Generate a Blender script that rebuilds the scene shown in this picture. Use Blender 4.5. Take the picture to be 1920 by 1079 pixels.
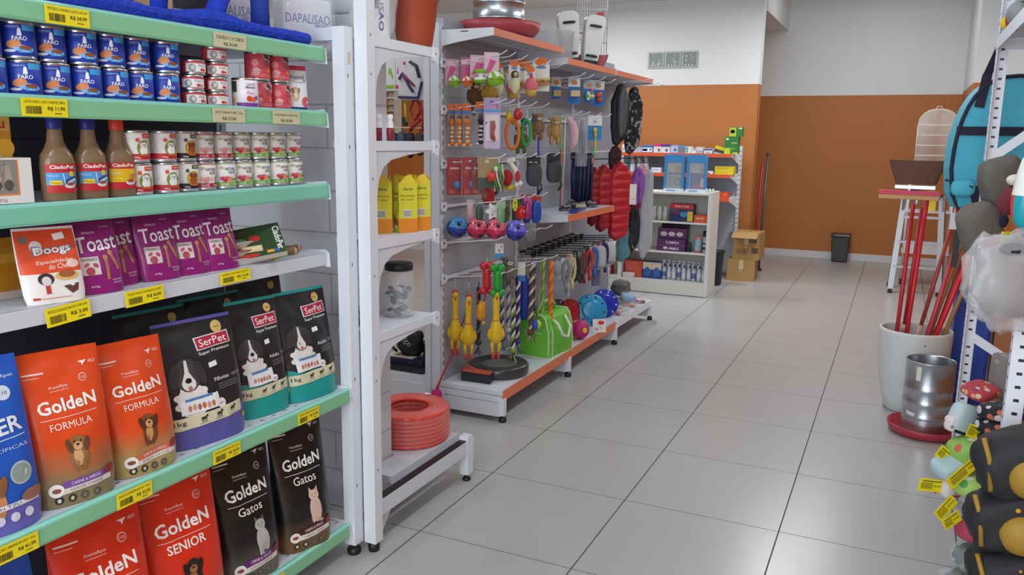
import bpy, bmesh, math, random
from mathutils import Vector, Matrix, noise
from mathutils.geometry import tessellate_polygon
for o in list(bpy.data.objects): bpy.data.objects.remove(o)
sc = bpy.context.scene
COL = sc.collection
PI = math.pi
R = math.radians

# ------------------------------------------------------------------ camera, world, light, exposure
cd = bpy.data.cameras.new('camera'); cam = bpy.data.objects.new('camera', cd); COL.objects.link(cam)
cd.sensor_width = 36.0; cd.lens = 1529.0 / 1920 * 36; cd.clip_start = 0.05
_yaw, _pit, _rol = -0.439393, 0.181291, 0.013224
_F0 = Vector((math.sin(_yaw), math.cos(_yaw), 0)); _R0 = Vector((math.cos(_yaw), -math.sin(_yaw), 0)); _U0 = Vector((0, 0, 1))
_F = _F0 * math.cos(_pit) - _U0 * math.sin(_pit); _U = _U0 * math.cos(_pit) + _F0 * math.sin(_pit)
_Rx = _R0 * math.cos(_rol) + _U * math.sin(_rol); _Uy = _U * math.cos(_rol) - _R0 * math.sin(_rol)
cam.matrix_world = Matrix((( _Rx.x, _Uy.x, -_F.x, 1.4947), (_Rx.y, _Uy.y, -_F.y, -2.4062), (_Rx.z, _Uy.z, -_F.z, 1.44), (0, 0, 0, 1)))
sc.camera = cam

w = bpy.data.worlds.new('world'); sc.world = w; w.use_nodes = True
w.node_tree.nodes['Background'].inputs[0].default_value = (0.86, 0.93, 1.0, 1)
w.node_tree.nodes['Background'].inputs[1].default_value = 0.6

def area_lamp(name, loc, sx, sy, power, col=(1, 0.98, 0.95), rot=(0, 0, 0)):
    l = bpy.data.lights.new(name, 'AREA'); l.shape = 'RECTANGLE'; l.size = sx; l.size_y = sy
    l.energy = power; l.color = col
    o = bpy.data.objects.new(name, l); COL.objects.link(o); o.location = loc; o.rotation_euler = rot
    return o
for lx, ly, lw in ((1.0, -2.6, 14), (1.0, 0.0, 14), (1.0, 2.6, 20), (0.7, 5.1, 30), (1.0, 6.1, 14)):   # ceiling tubes over the aisle
    area_lamp('ceiling_tube_light', (lx, ly, 2.84), 0.16, 1.25, lw, (0.93, 0.97, 1.0))
area_lamp('ceiling_tube_light', (1.1, 7.2, 3.25), 1.2, 0.16, 9, (0.93, 0.97, 1.0))
for ly, lw in ((0.2, 16), (4.9, 52)):                # the next aisle, behind the toy gondola
    area_lamp('ceiling_tube_light', (-1.6, ly, 2.84), 0.16, 1.25, lw, (0.93, 0.97, 1.0))
area_lamp('shop_front_daylight', (0.8, -4.9, 1.7), 4.2, 2.4, 180, (0.84, 0.92, 1.0), (R(90), 0, 0))

sc.view_settings.view_transform = 'Standard'; sc.view_settings.look = 'None'
sc.view_settings.gamma = 1; sc.view_settings.use_curve_mapping = False
sc.view_settings.exposure = 0.0

# ------------------------------------------------------------------ materials
def lin(h):
    h = h.lstrip('#'); o = []
    for i in (0, 2, 4):
        c = int(h[i:i+2], 16) / 255
        o.append(c / 12.92 if c <= 0.04045 else ((c + 0.055) / 1.055) ** 2.4)
    return (o[0], o[1], o[2], 1)
_M = {}
def C(hexc, rough=0.5, metal=0.0, alpha=1.0, coat=0.0):
    k = (hexc, rough, metal, alpha, coat)
    if k in _M: return _M[k]
    m = bpy.data.materials.new('paint_%s_%d' % (hexc.lstrip('#'), len(_M))); m.use_nodes = True
    b = m.node_tree.nodes['Principled BSDF']
    b.inputs['Base Color'].default_value = lin(hexc); b.inputs['Roughness'].default_value = rough
    b.inputs['Metallic'].default_value = metal; b.inputs['Alpha'].default_value = alpha
    b.inputs['Coat Weight'].default_value = coat
    _M[k] = m; return m
def nodes_mat(name):
    m = bpy.data.materials.new(name); m.use_nodes = True
    nt = m.node_tree; b = nt.nodes['Principled BSDF']
    return m, nt, b
def N(nt, t, **kw):
    n = nt.nodes.new(t)
    for k, v in kw.items(): setattr(n, k, v)
    return n
def math_node(nt, op, a, b=None, c=None):
    n = nt.nodes.new('ShaderNodeMath'); n.operation = op
    for i, v in enumerate((a, b, c)):
        if v is None: continue
        if isinstance(v, (int, float)): n.inputs[i].default_value = v
        else: nt.links.new(v, n.inputs[i])
    return n.outputs[0]
def mix_col(nt, f, a, b):
    n = nt.nodes.new('ShaderNodeMix'); n.data_type = 'RGBA'
    if isinstance(f, (int, float)): n.inputs[0].default_value = f
    else: nt.links.new(f, n.inputs[0])
    for i, v in ((6, a), (7, b)):
        if isinstance(v, tuple): n.inputs[i].default_value = v
        else: nt.links.new(v, n.inputs[i])
    return n.outputs[2]
def noisy(name, c1, c2, scale, rough=0.5, bump=0.0, detail=4, metal=0.0):
    m, nt, b = nodes_mat(name)
    tc = N(nt, 'ShaderNodeTexCoord'); nz = N(nt, 'ShaderNodeTexNoise')
    nz.inputs['Scale'].default_value = scale; nz.inputs['Detail'].default_value = detail
    nt.links.new(tc.outputs['Object'], nz.inputs['Vector'])
    nt.links.new(mix_col(nt, nz.outputs[0], lin(c1), lin(c2)), b.inputs['Base Color'])
    b.inputs['Roughness'].default_value = rough; b.inputs['Metallic'].default_value = metal
    if bump:
        bp = N(nt, 'ShaderNodeBump'); bp.inputs['Strength'].default_value = bump; bp.inputs['Distance'].default_value = 0.01
        nt.links.new(nz.outputs[0], bp.inputs['Height']); nt.links.new(bp.outputs[0], b.inputs['Normal'])
    return m
def floor_material():
    m, nt, b = nodes_mat('floor_tiles')
    g = N(nt, 'ShaderNodeNewGeometry'); s = N(nt, 'ShaderNodeSeparateXYZ'); nt.links.new(g.outputs['Position'], s.inputs[0])
    def groove(v, wd):
        q = math_node(nt, 'MULTIPLY', v, 1 / 0.6)
        fr = math_node(nt, 'FRACT', math_node(nt, 'ADD', q, 0.5))
        return math_node(nt, 'LESS_THAN', math_node(nt, 'ABSOLUTE', math_node(nt, 'SUBTRACT', fr, 0.5)), wd / 1.2)
    gx = groove(s.outputs[0], 0.0052); gy = groove(s.outputs[1], 0.0034)
    gr = math_node(nt, 'MAXIMUM', gx, gy)
    nz = N(nt, 'ShaderNodeTexNoise'); nz.inputs['Scale'].default_value = 0.9; nz.inputs['Detail'].default_value = 2
    nt.links.new(g.outputs['Position'], nz.inputs['Vector'])
    base = mix_col(nt, nz.outputs[0], lin('#acacab'), lin('#b3b2b1'))
    nt.links.new(mix_col(nt, gr, base, lin('#484746')), b.inputs['Base Color'])
    nt.links.new(math_node(nt, 'MULTIPLY_ADD', gr, 0.45, 0.27), b.inputs['Roughness'])
    b.inputs['Specular IOR Level'].default_value = 0.55
    return m
def dado_material(zb=2.03):
    m, nt, b = nodes_mat('painted_wall')
    g = N(nt, 'ShaderNodeNewGeometry'); s = N(nt, 'ShaderNodeSeparateXYZ'); nt.links.new(g.outputs['Position'], s.inputs[0])
    nz = N(nt, 'ShaderNodeTexNoise'); nz.inputs['Scale'].default_value = 2.2; nz.inputs['Detail'].default_value = 5
    nt.links.new(g.outputs['Position'], nz.inputs['Vector'])
    o = mix_col(nt, nz.outputs[0], lin('#b06a30'), lin('#b87236')); wh = mix_col(nt, nz.outputs[0], lin('#dcdedd'), lin('#e4e6e6'))
    up = math_node(nt, 'GREATER_THAN', s.outputs[2], zb)
    nt.links.new(mix_col(nt, up, o, wh), b.inputs['Base Color']); b.inputs['Roughness'].default_value = 0.55
    return m
def block_material():
    m, nt, b = nodes_mat('white_painted_blocks')
    g = N(nt, 'ShaderNodeTexCoord'); br = N(nt, 'ShaderNodeTexBrick')
    mp = N(nt, 'ShaderNodeMapping'); mp.inputs['Rotation'].default_value = (R(90), 0, 0)
    nt.links.new(g.outputs['Object'], mp.inputs['Vector']); nt.links.new(mp.outputs[0], br.inputs['Vector'])
    br.inputs['Scale'].default_value = 1; br.inputs['Brick Width'].default_value = 0.8; br.inputs['Row Height'].default_value = 0.155
    br.inputs['Mortar Size'].default_value = 0.004; br.inputs['Mortar Smooth'].default_value = 0.4
    br.inputs['Color1'].default_value = lin('#d9dce3'); br.inputs['Color2'].default_value = lin('#d2d5dc'); br.inputs['Mortar'].default_value = lin('#b4b7bf')
    nt.links.new(br.outputs[0], b.inputs['Base Color']); b.inputs['Roughness'].default_value = 0.6
    bp = N(nt, 'ShaderNodeBump'); bp.inputs['Strength'].default_value = 0.5; bp.inputs['Distance'].default_value = 0.006; bp.invert = True
    nt.links.new(br.outputs['Fac'], bp.inputs['Height']); nt.links.new(bp.outputs[0], b.inputs['Normal'])
    return m
WHITE = C('#dfe3ea', 0.35); WHITE2 = C('#d3d8e0', 0.4); BLACK = C('#17171a', 0.45); DARKP = C('#3c3e47', 0.5)
PANEL = C('#a4a9b3', 0.5); GREEN = C('#83c295', 0.35); TEAL = C('#8fd8c6', 0.35); ORL = C('#e0784f', 0.4)
CHROME = C('#c9ccd0', 0.25, 1.0); GALV = noisy('galvanised_sheet', '#aeb3ba', '#c9cdd3', 14, 0.3, 0, 3, 1.0)
YEL = C('#f2df12', 0.5); INK = C('#2a2a25', 0.6); FILM = C('#eef0f2', 0.12, 0, 0.22); FILM2 = C('#e6e8ea', 0.15, 0, 0.38)

# ------------------------------------------------------------------ mesh building
class MB:
    def __init__(s): s.v = []; s.f = []; s.m = []; s.sm = []; s.mats = []; s.xf = None
    def mi(s, mat):
        if mat not in s.mats: s.mats.append(mat)
        return s.mats.index(mat)
    def add(s, verts, faces, mat, smooth=False):
        o = len(s.v)
        for p in verts:
            p = Vector(p)
            s.v.append(s.xf @ p if s.xf else p)
        ms = mat if isinstance(mat, list) else None
        for i, fc in enumerate(faces):
            s.f.append([o + k for k in fc]); s.m.append(s.mi(ms[i] if ms else mat)); s.sm.append(smooth)
        return s
    def box(s, x0, x1, y0, y1, z0, z1, mat):
        v = [(x0,y0,z0),(x1,y0,z0),(x1,y1,z0),(x0,y1,z0),(x0,y0,z1),(x1,y0,z1),(x1,y1,z1),(x0,y1,z1)]
        return s.add(v, [(3,2,1,0),(4,5,6,7),(0,1,5,4),(1,2,6,5),(2,3,7,6),(3,0,4,7)], mat)
    def bar(s, p, q, wd, ht, mat, up=(0, 0, 1)):
        p = Vector(p); q = Vector(q); d = (q - p).normalized(); u = Vector(up)
        if abs(d.dot(u)) > 0.98: u = Vector((1, 0, 0))
        a = d.cross(u).normalized(); b = a.cross(d)
        v = []
        for e in (p, q):
            for i, j in ((-1,-1),(1,-1),(1,1),(-1,1)): v.append(e + a * wd/2*i + b * ht/2*j)
        return s.add(v, [(3,2,1,0),(4,5,6,7),(0,1,5,4),(1,2,6,5),(2,3,7,6),(3,0,4,7)], mat)
    def tube(s, pts, r, mat, n=8, closed=False, mats=None):
        pts = [Vector(p) for p in pts]; L = len(pts); v = []; f = []; mm = []
        pu = None
        for i, p in enumerate(pts):
            if closed: d = pts[(i+1) % L] - pts[i-1]
            else: d = pts[min(i+1, L-1)] - pts[max(i-1, 0)]
            d = d.normalized() if d.length > 1e-9 else Vector((0,0,1))
            if pu is None:
                pu = Vector((0,0,1)) if abs(d.z) < 0.9 else Vector((1,0,0))
            a = d.cross(pu); a = a.normalized() if a.length > 1e-6 else d.orthogonal().normalized()
            b = a.cross(d).normalized(); pu = b
            rr = r[i] if isinstance(r, (list, tuple)) else r
            for k in range(n):
                t = 2*PI*k/n; v.append(p + (a*math.cos(t) + b*math.sin(t)) * rr)
        for i in range(L if closed else L-1):
            j = (i+1) % L
            for k in range(n):
                f.append((i*n+k, i*n+(k+1) % n, j*n+(k+1) % n, j*n+k)); mm.append(mats[i] if mats else mat)
        if not closed:
            f.append(tuple(range(n))[::-1]); mm.append(mm[0]); f.append(tuple((L-1)*n+k for k in range(n))); mm.append(mm[-2])
        return s.add(v, f, mm, True)
    def lathe(s, prof, mat, n=24, cen=(0,0,0), axis='z', sq=None):
        v = []; f = []; mm = []
        for r, z in prof:
            for k in range(n):
                t = 2*PI*k/n; c, q = math.cos(t), math.sin(t)
                if sq:
                    e = sq; c = math.copysign(abs(c)**e, c); q = math.copysign(abs(q)**e, q)
                p = (r*c, r*q, z) if axis == 'z' else ((z, r*c, r*q) if axis == 'x' else (r*q, z, r*c))
                v.append((p[0]+cen[0], p[1]+cen[1], p[2]+cen[2]))
        for i in range(len(prof)-1):
            for k in range(n):
                f.append((i*n+k, i*n+(k+1) % n, (i+1)*n+(k+1) % n, (i+1)*n+k)); mm.append(mat[i] if isinstance(mat, list) else mat)
        return s.add(v, f, mm, True)
    def ellipsoid(s, c, r, mat, n=16, m=10, rot=None, e=1.0, matfn=None):
        v = []; f = []; mm = []
        for i in range(m+1):
            ph = -PI/2 + PI*i/m
            for k in range(n):
                t = 2*PI*k/n
                d = [math.cos(ph)*math.cos(t), math.cos(ph)*math.sin(t), math.sin(ph)]
                if e != 1.0: d = [math.copysign(abs(q)**e, q) for q in d]
                p = Vector((d[0]*r[0], d[1]*r[1], d[2]*r[2]))
                if rot: p = rot @ p
                v.append(p + Vector(c))
        for i in range(m):
            for k in range(n):
                f.append((i*n+k, i*n+(k+1) % n, (i+1)*n+(k+1) % n, (i+1)*n+k))
                mm.append(matfn(2*(k+.5)/n-1, 2*(i+.5)/m-1) if matfn else mat)
        return s.add(v, f, mm, True)
    def prism(s, outline, d0, d1, mat, plane='yz', side=None):
        n = len(outline)
        def P(a, b, d): return (d, a, b) if plane == 'yz' else ((a, d, b) if plane == 'xz' else (a, b, d))
        v = [P(a, b, d0) for a, b in outline] + [P(a, b, d1) for a, b in outline]
        tr = tessellate_polygon([[Vector((a, b, 0)) for a, b in outline]])
        f = [tuple(t) for t in tr] + [tuple(n+i for i in t[::-1]) for t in tr]
        mm = [mat]*len(f)
        for i in range(n): f.append((i, (i+1) % n, n+(i+1) % n, n+i)); mm.append(side or mat)
        return s.add(v, f, mm)
    def grid(s, fn, nu, nv, mat, smooth=True, matfn=None):
        v = [fn(i/nu, j/nv) for j in range(nv+1) for i in range(nu+1)]; f = []; mm = []
        for j in range(nv):
            for i in range(nu):
                a = j*(nu+1)+i; f.append((a, a+1, a+nu+2, a+nu+1)); mm.append(matfn((i+.5)/nu, (j+.5)/nv) if matfn else mat)
        return s.add(v, f, mm, smooth)
    def build(s, name, parent=None, loc=None, rz=0, bev=0, subd=0, weld=False, solid=0):
        me = bpy.data.meshes.new(name); me.from_pydata([tuple(p) for p in s.v], [], s.f)
        for m in s.mats: me.materials.append(m)
        me.polygons.foreach_set('material_index', s.m); me.polygons.foreach_set('use_smooth', s.sm)
        if weld or True:
            bm = bmesh.new(); bm.from_mesh(me)
            if weld: bmesh.ops.remove_doubles(bm, verts=bm.verts, dist=1e-5)
            bmesh.ops.recalc_face_normals(bm, faces=bm.faces); bm.to_mesh(me); bm.free()
        if name in ('printed_front', 'printed_card', 'paw_holes', 'patches', 'cutouts', 'piping', 'emblem') and parent and len(parent.children):
            base = parent.children[0].data; off = len(base.materials)      # a print belongs to the surface it lies on
            bm = bmesh.new(); bm.from_mesh(base); n0 = len(bm.faces); bm.from_mesh(me); bm.faces.ensure_lookup_table()
            for i in range(n0, len(bm.faces)): bm.faces[i].material_index += off
            for q in s.mats: base.materials.append(q)
            bm.to_mesh(base); bm.free(); bpy.data.meshes.remove(me); return parent.children[0]
        o = bpy.data.objects.new(name, me); COL.objects.link(o)
        if parent: o.parent = parent
        if loc is not None: o.location = loc
        o.rotation_euler = (0, 0, rz)
        if bev:
            md = o.modifiers.new('bevel', 'BEVEL'); md.width = bev; md.segments = 2; md.limit_method = 'ANGLE'; md.angle_limit = R(40)
        if subd:
            md = o.modifiers.new('subdivision', 'SUBSURF'); md.levels = subd; md.render_levels = subd
        return o
def tag(o, label, cat, group=None):
    o['label'] = label; o['category'] = cat
    if group: o['group'] = group
    return o
def thing(name, label, cat, loc=(0, 0, 0), rz=0, group=None):
    o = bpy.data.objects.new(name, None); COL.objects.link(o); o.empty_display_size = 0.05
    o.location = loc; o.rotation_euler = (0, 0, rz)
    return tag(o, label, cat, group)
def struct(name, mb, **kw):
    o = mb.build(name, **kw); o['kind'] = 'structure'; return o
def dup(root, loc, rz, label, group=None):
    r = root.copy(); COL.objects.link(r); r.location = loc; r.rotation_euler = (0, 0, rz); r['label'] = label
    if group: r['group'] = group
    for ch in root.children:
        c = ch.copy(); COL.objects.link(c); c.parent = r
        for g in ch.children:
            d = g.copy(); COL.objects.link(d); d.parent = c
    return r

# ------------------------------------------------------------------ printing on surfaces
_T = {}
def text_mesh(body, bold, shear):
    k = (body, bold, shear)
    if k in _T: return _T[k]
    cu = bpy.data.curves.new('lettering', 'FONT'); cu.body = body; cu.resolution_u = 2; cu.offset = bold; cu.shear = shear
    cu.size = 1; cu.align_x = 'LEFT'
    o = bpy.data.objects.new('lettering', cu); COL.objects.link(o)
    bpy.context.view_layer.update()
    me = bpy.data.meshes.new_from_object(o.evaluated_get(bpy.context.evaluated_depsgraph_get()))
    v = [tuple(p.co)[:2] for p in me.vertices]; f = [tuple(p.vertices) for p in me.polygons]
    bpy.data.objects.remove(o); bpy.data.curves.remove(cu); bpy.data.meshes.remove(me)
    xs = [p[0] for p in v] or [0, 1]; ys = [p[1] for p in v] or [0, 1]
    _T[k] = (v, f, min(xs), max(xs), min(ys), max(ys)); return _T[k]
class Art:
    """flat print laid over a surface given by surf(u, v, h)"""
    def __init__(s, mb, surf, cell=0.02, eps=0.0004): s.mb = mb; s.sf = surf; s.cell = cell; s.eps = eps
    def _tr(s, pts, cu, cv, rot):
        c, q = math.cos(rot), math.sin(rot)
        return [(cu + a*c - b*q, cv + a*q + b*c) for a, b in pts]
    def rect(s, u0, v0, u1, v1, col, layer=1, rot=0):
        nu = max(1, int(abs(u1-u0)/s.cell)); nv = max(1, int(abs(v1-v0)/s.cell)); cu, cv = (u0+u1)/2, (v0+v1)/2
        pts = s._tr([(u0-cu+(u1-u0)*i/nu, v0-cv+(v1-v0)*j/nv) for j in range(nv+1) for i in range(nu+1)], cu, cv, rot)
        f = [(j*(nu+1)+i, j*(nu+1)+i+1, (j+1)*(nu+1)+i+1, (j+1)*(nu+1)+i) for j in range(nv) for i in range(nu)]
        s.mb.add([s.sf(a, b, layer*s.eps) for a, b in pts], f, C(col) if isinstance(col, str) else col)
    def ell(s, cu, cv, ru, rv, col, layer=1, rot=0, n=16):
        k = max(1, int(max(ru, rv)/s.cell)); pts = [(0, 0)]
        for j in range(1, k+1):
            for i in range(n): pts.append((ru*j/k*math.cos(2*PI*i/n), rv*j/k*math.sin(2*PI*i/n)))
        f = [(0, 1+i, 1+(i+1) % n) for i in range(n)]
        for j in range(k-1):
            for i in range(n): f.append((1+j*n+i, 1+(j+1)*n+i, 1+(j+1)*n+(i+1) % n, 1+j*n+(i+1) % n))
        s.mb.add([s.sf(a, b, layer*s.eps) for a, b in s._tr(pts, cu, cv, rot)], f, C(col) if isinstance(col, str) else col)
    def poly(s, pts, col, layer=1):
        tr = tessellate_polygon([[Vector((a, b, 0)) for a, b in pts]])
        s.mb.add([s.sf(a, b, layer*s.eps) for a, b in pts], [tuple(t) for t in tr], C(col) if isinstance(col, str) else col)
    def text(s, body, cu, cv, wd, ht=None, col='#ffffff', layer=2, rot=0, bold=0.0, shear=0.0):
        v, f, x0, x1, y0, y1 = text_mesh(body, bold, shear)
        sx = wd/(x1-x0); sy = (ht/(y1-y0)) if ht else sx
        pts = s._tr([((p[0]-(x0+x1)/2)*sx, (p[1]-(y0+y1)/2)*sy) for p in v], cu, cv, rot)
        s.mb.add([s.sf(a, b, layer*s.eps) for a, b in pts], f, C(col) if isinstance(col, str) else col)
def flat(x0=0.0, v0=0.0): return lambda u, v, h: (x0+h, u, v0+v)
def wrap(rad, z0=0.0): return lambda u, v, h: ((rad+h)*math.cos(u/rad), (rad+h)*math.sin(u/rad), z0+v)
def dog(A, u, v, s, fur, dark, chest='#e9e4da', layer=3, ear=True):
    """a seated dog printed on a pack: body, chest, head, ears, muzzle, eyes, nose"""
    A.ell(u, v-0.62*s, 0.42*s, 0.62*s, fur, layer); A.ell(u-0.05*s, v-0.6*s, 0.2*s, 0.42*s, chest, layer+1)
    A.ell(u-0.2*s, v-1.0*s, 0.1*s, 0.28*s, fur, layer+1); A.ell(u+0.14*s, v-1.0*s, 0.1*s, 0.28*s, fur, layer+1)
    A.ell(u, v, 0.36*s, 0.36*s, fur, layer+2)
    if ear:
        A.ell(u-0.36*s, v-0.08*s, 0.13*s, 0.34*s, dark, layer+3, 0.25); A.ell(u+0.36*s, v-0.08*s, 0.13*s, 0.34*s, dark, layer+3, -0.25)
    A.ell(u, v-0.13*s, 0.19*s, 0.2*s, chest, layer+3)
    A.ell(u, v-0.06*s, 0.07*s, 0.05*s, '#141414', layer+4)
    for q in (-0.14, 0.14): A.ell(u+q*s, v+0.1*s, 0.045*s, 0.05*s, '#141414', layer+4)
def cat(A, u, v, s, fur, dark, layer=3):
    A.ell(u+0.08*s, v-0.85*s, 0.36*s, 0.75*s, fur, layer, 0.12); A.ell(u-0.1*s, v-1.1*s, 0.13*s, 0.5*s, fur, layer+1)
    A.ell(u, v, 0.3*s, 0.28*s, fur, layer+2)
    for q in (-1, 1):
        A.poly([(u+q*0.28*s, v+0.05*s), (u+q*0.06*s, v+0.24*s), (u+q*0.26*s, v+0.46*s)], dark, layer+2)
        A.ell(u+q*0.11*s, v+0.03*s, 0.05*s, 0.04*s, '#7a9a4a', layer+4)
    A.ell(u, v-0.1*s, 0.05*s, 0.035*s, '#b07070', layer+4)
    A.ell(u+0.3*s, v-1.5*s, 0.3*s, 0.1*s, dark, layer+1, -0.5)

def pouch(W, H, T, lean=0.0, seed=0, base=None, colf=None, crease=0.003, taper=0.0, nu=20, nv=30, topw=1.0):
    """a standing film bag: gusseted foot, full belly, flat crimped top; returns builder and front mapping"""
    def half(v): return W/2*(1 - taper*v)*(1 + 0.03*math.sin(v*PI)) * (1-0.05*max(0, 1-v*9))
    def thick(v):
        if v < 0.3: t = 0.86 + 0.14*math.sin(v/0.3*PI/2)
        elif v < 0.93: t = 1 - (1-0.06)*((v-0.3)/0.63)**1.5
        else: t = 0.05
        return T/2*max(t, 0.04)
    def surf(u, v, h, side=1):
        q = min(max(v/H, 0), 1); hw = half(q); a = min(abs(u)/hw, 1.0)
        d = thick(q)*max(1-a**3.0, 0)**0.6
        cr = noise.noise((u*16+seed*3.1, v*11+seed*1.7, seed))*crease + noise.noise((u*38, v*30, seed*2.3))*crease*0.45
        d += cr*(1-a**4)*(1 if q < 0.93 else 0.3)*min(1, q*8+0.2)
        return (side*d + side*h - lean*q, u*(1 + 0*q), v)
    mb = MB()
    for sd in (1, -1):
        def fn(a, b, sd=sd):
            hw = half(b); t = (2*a-1); t = math.copysign(1-(1-abs(t))**1.35, t)
            return surf(t*hw, b*H, 0, sd)
        mb.grid(fn, nu, nv, base, True, (lambda a, b: colf(2*a-1, b)) if colf else None)
    foot = [surf((2*i/nu-1)*half(0), 0, 0, 1) for i in range(nu+1)] + [surf((1-2*i/nu)*half(0), 0, 0, -1) for i in range(1, nu)]
    mb.add(foot, [tuple(range(len(foot)))], base if not colf else colf(0, 0))
    return mb, surf
# ------------------------------------------------------------------ the room
m = MB(); m.box(-5.3, 2.6, -5.0, 8.6, -0.06, 0, floor_material()); struct('floor', m)
WALL = dado_material(2.03); WALLF = dado_material(2.004)
m = MB(); m.box(-5.3, 2.6, -5.0, 6.6, 2.92, 3.0, C('#d9dcdc', 0.7)); struct('ceiling', m)
m = MB(); m.box(-5.3, 2.6, 6.6, 8.6, 3.3, 3.38, C('#d9dcdc', 0.7)); struct('ceiling_alcove', m)
m = MB(); m.box(-5.3, 0.075, 6.6, 6.78, 0, 3.3, WALL); struct('wall_middle', m)
m = MB(); m.box(-0.9, 2.6, 8.5, 8.6, 0, 3.3, WALLF); struct('wall_back', m)
m = MB(); m.box(-0.9, -0.8, 6.78, 8.5, 0, 3.3, WALL); struct('wall_alcove', m)
m = MB(); m.box(-0.8, 0.09, 6.78, 8.5, 2.785, 3.3, C('#dcdedd', 0.6)); struct('trim_beam', m)
m = MB(); m.box(2.06, 2.6, 6.9, 8.5, 0, 3.3, WALL); struct('wall_pillar', m)
m = MB(); m.box(2.5, 2.6, -5.0, 6.9, 0, 3.3, WALL); struct('wall_right', m)
m = MB(); m.box(-5.3, -4.5, -5.0, 6.6, 0, 3.0, WALL); struct('wall_left', m)
m = MB(); m.box(-0.8, 2.06, 8.485, 8.5, 0, 0.085, C('#d6d6d6', 0.4)); struct('baseboard_back', m)
m = MB(); m.box(-5.2, 0.075, 6.585, 6.6, 0, 0.085, C('#d6d6d6', 0.4)); struct('baseboard_middle', m)
m = MB(); m.box(2.045, 2.06, 6.9, 8.485, 0, 0.085, C('#d6d6d6', 0.4)); struct('baseboard_pillar', m)
m = MB(); m.box(-1.5, -0.23, 0.03, 0.165, 0, 1.86, block_material()); struct('wall_partition', m, bev=0.004)

# three glass ventilation blocks high on the middle wall
def vent_block(x, lab):
    t = thing('ventilation_block', lab, 'vent', (x, 6.6, 2.21), 0, 'ventilation blocks in the wall')
    fr = MB(); g = C('#a9aeaf', 0.4)
    fr.box(-.088, .088, -.012, 0, 0, .018, g); fr.box(-.088, .088, -.012, 0, .158, .176, g); fr.box(-.088, -.072, -.012, 0, .018, .158, g); fr.box(.072, .088, -.012, 0, .018, .158, g)
    fr.build('frame', t)
    gl = MB(); gl.box(-.072, .072, -.006, 0, .018, .158, C('#8f9592', 0.15, 0, 1, 0.6)); 
    A = Art(gl, lambda u, v, h: (u, -.006-h, v)); rn = random.Random(int(x*100))
    for k in range(12): A.ell(rn.uniform(-.05, .05), rn.uniform(.035, .14), rn.uniform(.008, .02), rn.uniform(.006, .016), rn.choice(['#9da39f', '#7d8480', '#b4bab6', '#858b86']), 1+k*.2, rn.random()*3)
    for k in range(3): A.ell(-.045+.035*k, .032, .008, .006, '#e8eeee', 5)
    gl.build('glass_pane', t)
for x, l in ((-1.032, 'leftmost of the three grey glass vents above the orange wall'), (-.846, 'middle one of the three grey glass vents above the orange wall'), (-.66, 'rightmost of the three grey glass vents above the orange wall')): vent_block(x, l)

# ------------------------------------------------------------------ left gondola with the pet food
G = thing('gondola_shelving', 'tall white and grey gondola with green price rails holding pet food', 'shelving', (0, 0, 0))
def slots(mb, x, y, z0, z1, step=0.05, hgt=0.022, wd=0.004, ax='x'):
    z = z0
    while z < z1:
        if ax == 'x': mb.box(x-.0006, x+.0006, y-wd/2, y+wd/2, z, z+hgt, BLACK)
        else: mb.box(x-wd/2, x+wd/2, y-.0006, y+.0006, z, z+hgt, BLACK)
        z += step
Y0 = -2.3
m = MB(); m.box(-.62, -.60, Y0, -.30, .1, 2.0, DARKP)
for k in range(8): m.box(-.6005, -.5995, Y0, -.30, .32+.22*k, .323+.22*k, BLACK)
m.build('back_panel', G)
for y in (-.285, -1.3):
    m = MB(); m.box(-.65, -.595, y-.02, y+.02, .03, 2.0, WHITE2); slots(m, -.5945, y-.006, .15, 1.98); m.build('back_upright', G, bev=.002)
m = MB(); m.box(-.145, -.10, -.262, -.215, .04, 1.775, WHITE); m.box(-.1005, -.0994, -.245, -.23, 1.66, 1.70, C('#c9bfae'))
for z in (.25, .63, 1.02, 1.4, 1.62): m.box(-.1004, -.0995, -.246, -.242, z, z+.012, BLACK)
m.build('front_upright', G, bev=.003)
m = MB(); m.box(-.60, -.145, -.25, -.225, 1.735, 1.775, WHITE2); m.build('top_brace', G)
m = MB(); m.lathe([(.0, 0), (.022, 0), (.024, .006), (.024, .02), (.01, .022), (.008, .045), (0, .045)], BLACK, 14, (-.122, -.24, 0)); m.build('foot', G)
m = MB(); m.lathe([(.0, 0), (.022, 0), (.024, .006), (.024, .02), (.01, .022), (.008, .045), (0, .045)], BLACK, 14, (-.45, -.27, 0)); m.build('foot', G)
m = MB(); m.box(-.6, -.145, -.262, -.225, .045, .09, WHITE2); m.build('base_beam', G)
SHELVES = [(1.708, -.168, GREEN, 1), (1.512, -.168, GREEN, 1), (1.285, -.168, TEAL, 1), (1.063, -.176, WHITE, 0), (.607, -.105, GREEN, 1), (.120, -.118, GREEN, 1)]
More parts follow.
